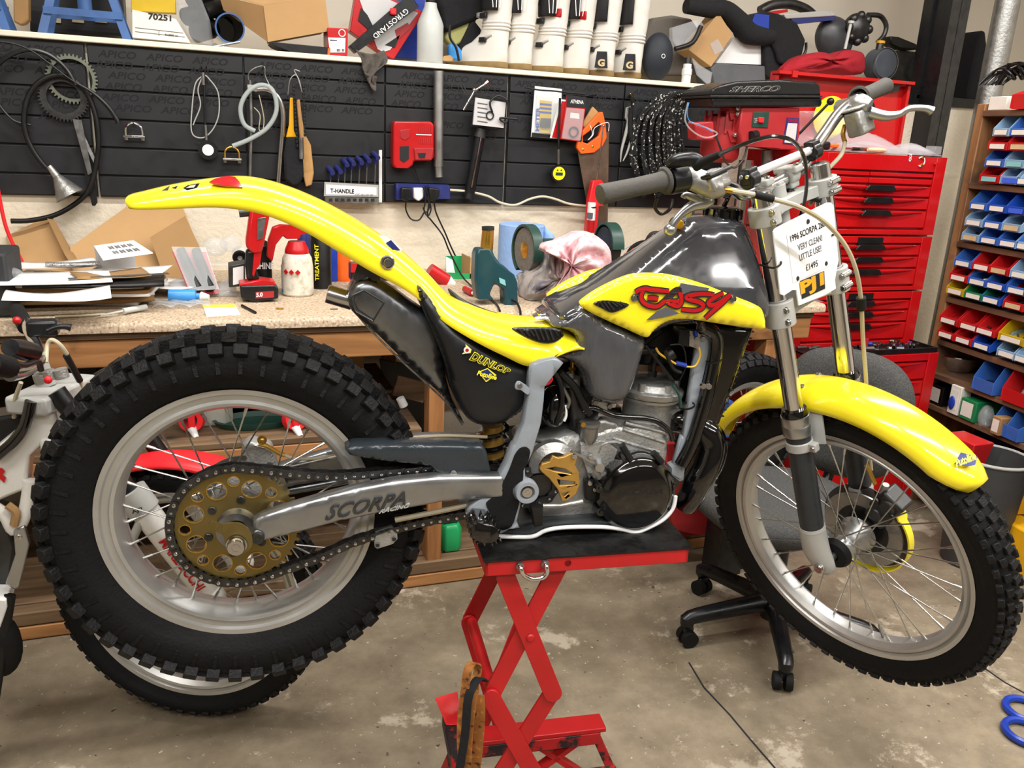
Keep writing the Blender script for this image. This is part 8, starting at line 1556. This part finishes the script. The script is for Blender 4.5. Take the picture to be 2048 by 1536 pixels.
LS('tool_case', 'black power tool with a yellow switch near the steel upright', 'tool', [(1780, 72), (1800, 74), (1835, 88), (1836, 100), (1800, 98), (1782, 90)], 1.9, .06, 'black', bev=.01); LS('grey_panel', 'dark grey bin behind the power tool', 'bin', [(1800, 100), (1838, 104), (1838, 205), (1805, 205)], 1.95, .1, 'taupe_dark' if 'taupe_dark' in M else 'dark_steel')  # the grey piece is a plain panel at the back of the ledge
# ================================================================= under the bench
ST_ = .5625; LP_ = .0885
def jug(x, Y, w, d, h, m, label, z=ST_, neck=None, tip=False):
    c = V((PY(x, 880, Y).x, Y, z)); t = thing('jug', label, 'jug', c, 'cans and jugs under the bench'); P(t, 'body', G().loft([[c+V((sx*w/2*k, sy*d/2*k, zz)) for sx, sy in ((-1, -.6), (-.6, -1), (.6, -1), (1, -.6), (1, .6), (.6, 1), (-.6, 1), (-1, .6))] for zz, k in ((0, .94), (.01, 1), (h*.8, 1), (h*.95, .8), (h, .4))]), m, bev=.004)
    if neck: P(t, 'cap', G().cyl(c+V((0, 0, h)), c+V((0, 0, h+.03)), .022, n=16), neck)
    return t, c
jug(345, 1.16, .13, .12, .2, mat('sea_green', '6f8f84', .5, var=.2), 'greenish translucent jug on the lower shelf at the left'); jug(425, 1.12, .13, .14, .24, mat('dusty_white', '9fa096', .6, var=.25, sc=9), 'dusty pale jug beside the green one')
def fcap(x, y, Y, label, ax=(-.3, -1, .2), tail=True):
    c = PY(x, y, Y); c.z = max(c.z, ST_+.036); t = thing('spout_cap', label, 'cap', c, 'red caps under the bench'); P(t, 'ring', G().lathe([(.02, .01), (.036, .01), (.036, -.015), (.022, -.018)], c, ax, 20), 'bright_red'); P(t, 'grip', G().box(c+V((0, -.02, 0)), (.02, .02, .06)), 'bright_red', bev=.004)  # a red screw cap: ring and grip, with a spout below
    if tail: P(t, 'spout', G().cyl(c+V((.0, -.02, -.02)), c+V((.012, -.05, -.04)), .013, .008, n=14), 'plastic_white')
fcap(385, 865, 1.02, 'red screw cap with a pale spout in front of the jugs'); fcap(590, 852, .97, 'red cap lying near the wheel rim on the right of the lower shelf', (.5, -1, .3)); fcap(1425, 5, 1.2, 'hidden') if False else None
solo('blue_tool', slab(G(), [(466, 835), (520, 832), (560, 838), (558, 850), (480, 852), (464, 846)], 1.15, .08, ST_), 'blue_plastic', 'blue tool body on the lower shelf', 'tool', bev=.008); solo('green_tray', G().loft([[V((PY(515, 870, 1.05).x+.13*k*cos(a), 1.05+.07*k*sin(a), ST_+z)) for a in [2*pi*i/20 for i in range(20)]] for z, k in ((.001, .9), (.02, 1), (.022, .92), (.006, .84))]), 'dark_green', 'dark green oval tray on the lower shelf', 'tray'); solo('steel_rod', G().cyl(PY(470, 860, 1.0)+V((0, 0, .008)), PY(560, 853, 1.0)+V((0, 0, .008)), .005, n=10), 'steel', 'steel rod lying across the green tray', 'rod'); solo('black_tub', slab(G(), [(462, 770), (570, 790), (575, 840), (465, 832)], 1.3, .2, ST_), 'satin_black', 'black crate behind the blue tool', 'crate', bev=.01)
solo('pipe_end', G().lathe([(.013, 0), (.018, 0), (.018, .12), (.013, .12)], V((PY(640, 876, .95).x, .95, ST_+.019)), (.2, 1, 0), 20, True), 'dark_steel', 'short dark pipe pointing out of the shelf', 'pipe')
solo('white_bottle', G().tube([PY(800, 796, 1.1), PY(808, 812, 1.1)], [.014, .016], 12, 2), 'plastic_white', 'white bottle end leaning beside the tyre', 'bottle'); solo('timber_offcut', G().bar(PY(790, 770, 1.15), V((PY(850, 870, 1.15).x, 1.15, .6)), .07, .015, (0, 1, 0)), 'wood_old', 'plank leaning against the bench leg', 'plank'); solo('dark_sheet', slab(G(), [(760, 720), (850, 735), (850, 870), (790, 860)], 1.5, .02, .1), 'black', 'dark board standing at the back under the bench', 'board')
t, c = jug(902, 1.0, .075, .1, .1, M['green'], 'bright green container on the lowest plank', LP_); P(t, 'lid', G().box(c+V((0, 0, .105)), (.05, .06, .01)), 'dark_green', bev=.003)
for k, (x, y0, y1, Y, m, lab) in enumerate(((660, 780, 860, 1.3, 'card_dark', 'brown box deep under the bench'), (720, 900, 1000, 1.35, 'black', 'black box deep on the lowest planks'), (1100, 800, 980, 1.4, 'satin_black', 'dark crate behind the engine'), (120, 780, 900, 1.3, 'black', 'black box behind the white motorcycle'))):
    c = PY(x, (y0+y1)/2, Y); zb = ST_ if x < 700 else LP_; solo('storage_box', G().bb((c.x-.12, Y, zb+.0005), (c.x+.12, Y+.2, zb+.2)), m, lab, 'box', 'boxes under the bench', bev=.004)
t = thing('speaker_box', 'dark grey box on the bench at the left edge', 'box', Z(-10, 640)); P(t, 'cabinet', G().bb((PY(-60, 600, 1.0).x, .98, BT), (PY(26, 600, 1.0).x, 1.16, BT+.17)), mat('charcoal', '2b2c2e', .7, var=.15), bev=.008); solo('crumpled_bag', G().ball(PY(-5, 545, 1.05), .05, 12, 8, (1.2, .6, .35)), 'clear_bag', 'clear bag on top of the dark grey box', 'bag')
solo('red_strap', G().tube([PY(x, y, 1.6) for x, y in ((-6, 370), (8, 440), (22, 480), (45, 525))], .006, 8, 5), 'bright_red', 'narrow red strap hanging at the left edge', 'strap'); solo('red_cap', G().cyl(PY(2, 527, 1.3), PY(4, 512, 1.3), .03, .024, n=20), 'red', 'round red cap at the left edge of the bench', 'tin')  # the red piece is a round cap lying loose
# ================================================================= white motorcycle behind the rear wheel
Y2 = .46; B2 = thing('white_trials_bike', 'white and red motorcycle standing behind the yellow one at the left', 'motorcycle', V((-.25, Y2, 0)))
A2 = .42; H2 = V((cos(A2), -sin(A2), 0)); N2 = V((sin(A2), cos(A2), 0)); WC = V((-.12, Y2, .343)); FM2 = Matrix(((H2.x, N2.x, 0, WC.x), (H2.y, N2.y, 0, WC.y), (0, 0, 1, WC.z), (0, 0, 0, 1)))
put2 = lambda name, g, m, p, **kw: build(g.xf(FM2), name, m, p or B2, **kw)
w2 = rim_tyre(put2, (0, 0, 0), .243, .277, .027, 'front_wheel', .338, .042, 60, rows=rowsF, bs=(.017, .014, .01)); spokes(put2, w2, (0, 0, 0), .243, .028, .028, 28, .7)
put2('front_hub', G().lathe([(.01, -.06), (.03, -.055), (.032, -.03), (.02, -.02), (.02, .02), (.032, .03), (.02, .06)], (0, 0, 0), (0, 1, 0), 32), M['cast'], w2)
top2 = PY(95, 770, Y2+.04); ax2 = WC+V((0, 0, 0)); 
def l2(px, py, Y=Y2-.06): return PY(px, py, Y)
for dy in (-1, 1):
    o = V((0, 0, 0)) if dy < 0 else N2*.17
    a = PY(424, 1196, .375)+o; m_ = PY(262, 985, .40)+o; tp = PY(112, 782, .43)+o; d = (m_-a).normalized(); d2 = (tp-m_).normalized()
    P(B2, 'fork_slider', G().cyl(a, m_, .028, .031, n=24), 'white_frame'); P(B2, 'slider_top', G().cyl(m_-d*.05, m_+d*.005, .036, n=24), 'light_grey'); P(B2, 'stanchion', G().cyl(m_, tp, .02, n=24), 'satin_black'); P(B2, 'axle_lug', G().ball(a, .034, 14, 10), 'white_frame')
    if dy < 0:
        s = d.cross(V((0, -1, 0))).normalized(); u = -d; q = a+d*.2+V((.003, -.033, 0)); P(B2, 'red_lettering', text_quad(G(), 'MARZOCCHI', q-s*.011, q+u*.15-s*.011, q+u*.15+s*.011, q+s*.011, offset=.03), 'red'); P(B2, 'slider_badge', text_quad(G(), 'AJP', *[PY(x, y, .355) for x, y in ((266, 1030), (287, 1022), (283, 1014), (262, 1022))], offset=.03), 'ink')
        P(B2, 'brace_bracket', G().tube([PY(282, 1040, .38), PY(262, 1085, .38), PY(250, 1115, .4)], .01, 10, 3), 'light_grey')
P(B2, 'top_clamp', G().box(top2+V((.01, 0, -.02)), (.09, .2, .04), Matrix.Rotation(-A2, 3, 'Z')), 'light_grey', bev=.008); P(B2, 'bottom_clamp', G().box(top2+(WC-top2).normalized()*.13, (.07, .2, .045), Matrix.Rotation(-A2, 3, 'Z')), 'white_frame', bev=.008)
P(B2, 'red_screw', G().ball(l2(96, 760, .32), .008), 'bright_red'); P(B2, 'stem', G().cyl(top2, top2+V((-.01, 0, .05)), .018, n=16), 'light_grey')
for k, (x, y) in enumerate(((100, 745), (125, 742), (85, 752))): P(B2, 'clamp_block', G().cyl(l2(x, y+14, .38), l2(x-6, y-4, .38), .014, n=14), 'cast')
P(B2, 'handlebar', G().tube([PY(*q) for q in ((20, 750, .2), (50, 742, .3), (78, 720, .38), (72, 690, .48), (60, 665, .55), (52, 645, .62))], .0125, 14, 4), 'polished'); P(B2, 'grip', G().tube([PY(52, 655, .6), PY(34, 620, .7)], .017, 14), 'rubber'); P(B2, 'grip', G().tube([PY(-20, 725, .12), PY(18, 735, .17)], .02, 16), 'rubber')
P(B2, 'kill_button', G().ball(PY(34, 641, .56), .009), 'red'); P(B2, 'brake_lever', G().tube([PY(*q) for q in ((95, 662, .5), (112, 655, .5), (130, 653, .5), (142, 655, .5))], [.007, .006, .006, .009], 10, 3), 'satin_black'); P(B2, 'master_cylinder', G().box(PY(86, 655, .52), (.06, .04, .035)), 'satin_black', bev=.006); P(B2, 'clutch_master', G().tube([PY(*q) for q in ((20, 695, .2), (45, 700, .25), (68, 705, .28))], [.016, .02, .018], 12, 3), 'satin_black'); P(B2, 'clutch_lever', G().tube([PY(*q) for q in ((30, 727, .18), (50, 730, .22), (75, 722, .28), (82, 740, .3))], .006, 10, 4), 'dark_steel')
P(B2, 'brake_hose', G().tube([PY(*q) for q in ((92, 725, .4), (95, 690, .42), (105, 680, .42), (125, 695, .42), (145, 730, .44), (162, 765, .46), (190, 820, .46))], .0045, 8, 6), 'hose_beige'); P(B2, 'brake_hose', G().tube([PY(*q) for q in ((42, 765, .4), (30, 800, .42), (28, 835, .44))], .0045, 8, 4), 'hose_beige'); P(B2, 'hose_sleeve', G().tube([PY(132, 710, .425), PY(160, 762, .455)], .007, 8), 'black')
P(B2, 'frame_beam', slab(G(), [(-60, 960), (-20, 905), (50, 848), (82, 800), (108, 830), (118, 860), (60, 912), (52, 980), (-20, 1010), (-60, 1010)], .42, .07), 'white_frame', bev=.008, seg=3)
P(B2, 'frame_loop', G().tube([PY(*q) for q in ((-20, 1010, .42), (10, 1030, .42), (28, 1060, .42), (45, 1040, .42), (55, 1000, .42), (60, 960, .42))], .014, 12, 4), 'white_frame'); P(B2, 'lower_plate', slab(G(), [(26, 1062), (48, 1052), (58, 1090), (38, 1175), (28, 1180), (10, 1168), (30, 1110)], .4, .02), 'alloy', bev=.003); P(B2, 'plate_bolt', G().lathe([(0, -.004), (.006, -.003), (.007, 0)], PY(38, 1075, .4), (0, 1, 0), 14), 'polished')
P(B2, 'red_lettering', slab(G(), [(-10, 935), (4, 937), (10, 943), (4, 950), (12, 955), (8, 966), (-2, 956), (-10, 968)], .415, .002), 'red'); P(B2, 'seat_edge', G().tube([PY(*q) for q in ((62, 802, .4), (50, 850, .4), (25, 885, .4), (-10, 915, .4))], .012, 10, 4), 'gloss_black'); P(B2, 'fuel_tank', slab(G(), [(-40, 840), (40, 828), (55, 815), (45, 860), (0, 900), (-40, 905)], .45, .08), 'satin_black', bev=.015)
P(B2, 'engine', slab(G(), [(-60, 1020), (10, 1040), (30, 1100), (20, 1170), (-60, 1180)], .44, .1), 'dark_steel', bev=.01); P(B2, 'copper_pipe', G().tube([PY(15, 1010, .4), PY(32, 1025, .4), PY(28, 1050, .4)], .009, 8, 3), 'card_dark'); P(B2, 'rear_tyre', G().lathe([(.2, -.04), (.27, -.05), (.32, -.03), (.33, 0), (.32, .03), (.27, .05), (.2, .04)], V((-1.05, .6, .33)), (.2, 1, 0), 40, True), 'rubber')
P(B2, 'skid_plate', slab(G(), [(-60, 1195), (12, 1200), (14, 1215), (0, 1260), (-60, 1290)], .38, .08), 'plastic_white', bev=.003); P(B2, 'side_stand', G().cyl(PY(20, 1190, .4), V((PY(40, 1250, .4).x-.1, .34, .02)), .012, n=12), 'black'); P(B2, 'lower_tyre_guard', G().ball(PY(0, 1290, .4), .05, 16, 10, (.9, .6, 1.6)), 'rubber')
rings = []
for i in range(25):
    a = radians(150-100*i/24); r_ = .365; hw = .05*min(1, .4+i/6); R_ = []
    for k in range(-6, 7): th = pi/2*k/6; R_.append(FM2 @ V(((r_-.02*(1-cos(th)))*cos(a), hw*sin(th), (r_-.02*(1-cos(th)))*sin(a))))
    rings.append(R_)
P(B2, 'front_mudguard', G().loft(rings, closed=False, caps=False), 'bright_red', solid=.003, ang=70); put2('brake_disc', G().lathe([(.045, -.05), (.09, -.05), (.09, -.046), (.045, -.046)], (0, 0, 0), (0, 1, 0), 36, True), M['disc_steel'], B2); put2('fork_brace', G().box((-.12, -.06, .27), (.02, .012, .1), Matrix.Rotation(-.4, 3, 'Y')), M['white_frame'], B2, bev=.003)
# ================================================================= office chair behind the front wheel
CH = V((1.55, .36, 0)); t = thing('office_chair', 'grey fabric swivel chair on five black castors', 'chair', CH)
hubz = .085; ends = [V((1.266, .378, .065)), V((1.47, .625, .065)), V((1.415, .115, .065)), V((1.80, .52, .065)), V((1.76, .17, .065))]
P(t, 'hub', G().cyl((CH.x, CH.y, .06), (CH.x, CH.y, .16), .035, n=20), 'satin_black')
for e in ends:
    c0 = V((CH.x, CH.y, .115)); P(t, 'leg', G().tube([c0, lerp(c0, e, .5)+V((0, 0, .015)), e+V((0, 0, .025)), e+V((0, 0, .0))], [.03, .026, .022, .018], 12, 4), 'satin_black')
    u = (e-c0); u.z = 0; u.normalize(); n_ = V((-u.y, u.x, 0)); cs = P(t, 'castor', G().cyl(e+n_*.006+V((0, 0, -.04)), e+n_*.026+V((0, 0, -.04)), .025, n=24).cyl(e-n_*.026+V((0, 0, -.04)), e-n_*.006+V((0, 0, -.04)), .025, n=24), 'rubber'); P(cs, 'castor_hood', G().box(e+V((0, 0, -.02)), (.03, .02, .03)), 'satin_black', bev=.005)
P(t, 'gas_lift', G().cyl((CH.x, CH.y, .15), (CH.x, CH.y, .40), .024, n=20), 'satin_black')
P(t, 'seat', G().loft([[CH+V((-.03+r*1.05*(1 if cos(a) > 0 else -1)*abs(cos(a))**.8, r*(1 if sin(a) > 0 else -1)*abs(sin(a))**.8, z)) for a in [2*pi*i/40 for i in range(40)]] for z, r in ((.40, .18), (.405, .21), (.43, .235), (.455, .235), (.475, .215), (.48, .17))]), 'seat_cloth', ang=70)
bc = V((1.83, .50, .66)); bn = V((-.86, -.5, 0)).normalized(); bs_ = V((-bn.y, bn.x, 0))
P(t, 'backrest', G().loft([[bc+bn*o+bs_*(w*(1 if cos(a) > 0 else -1)*abs(cos(a))**.75)+V((0, 0, w*1.02*(1 if sin(a) > 0 else -1)*abs(sin(a))**.75)) for a in [2*pi*i/40 for i in range(40)]] for o, w in ((.035, .14), (.03, .18), (.0, .205), (-.03, .2), (-.035, .15))]), 'seat_cloth', ang=70)
P(t, 'back_bar', G().tube([CH+V((.1, 0, .39)), V((1.8, .5, .4)), V((1.85, .53, .5)), V((1.86, .53, .64))], .016, 10, 4), 'satin_black')
# wheel, crates behind the engine
WS = V((PY(1478, 850, 1.02).x, .74, .30)); WS = V((PY(1478, 850, .74).x, .74, 0)); WS.z = PY(1478, 850, .74).z
FM3 = Matrix.Translation(WS) @ Matrix.Rotation(.15, 4, 'Z'); B3 = thing('spare_wheel', 'loose knobbly motorcycle wheel propped behind the chair', 'wheel', V((WS.x, WS.y, WS.z-.26)))
put3 = lambda name, g, m, p, **kw: build(g.xf(FM3), name, m, p or B3, **kw)
w3 = rim_tyre(put3, (0, 0, 0), .13, .16, .03, 'rim', .25, .05, 44, rows=rowsR, bs=(.018, .016, .012)); spokes(put3, w3, (0, 0, 0), .13, .03, .03, 20, .7)
zf = WS.z-.27
solo('steel_box', G().bb((WS.x-.04, .7, .0005), (WS.x+.06, .8, max(zf, .05))), 'dark_steel', 'low dark box carrying the spare wheel', 'box', bev=.004)
zc_ = PY(1400, 886, .8).z
c = PY(1430, 850, .84); c.z = zc_+.062; t = thing('blue_caddy', 'blue plastic tool caddy with a red tool behind the mudguard tip', 'caddy', V((c.x, .87, zc_))); P(t, 'tray', G().bb((c.x-.05, .82, c.z-.06), (c.x+.06, .92, c.z-.02)).bb((c.x+.035, .82, c.z-.02), (c.x+.06, .92, c.z+.07)), 'blue_bin', bev=.004); P(t, 'red_clip', slab(G(), [(1425, 835), (1440, 828), (1443, 858), (1428, 858)], .815, .004), 'bright_red', bev=.001)
solo('red_cabinet', slab(G(), [(1330, 886), (1440, 886), (1432, 1060), (1398, 1072), (1345, 1060)], .8, .05, .09).bb((PY(1340, 1000, .8).x, .85, .09), (PY(1436, 1000, .8).x, .95, zc_)), 'machine_red', 'dark red metal cabinet standing behind the exhaust header', 'panel', bev=.004)
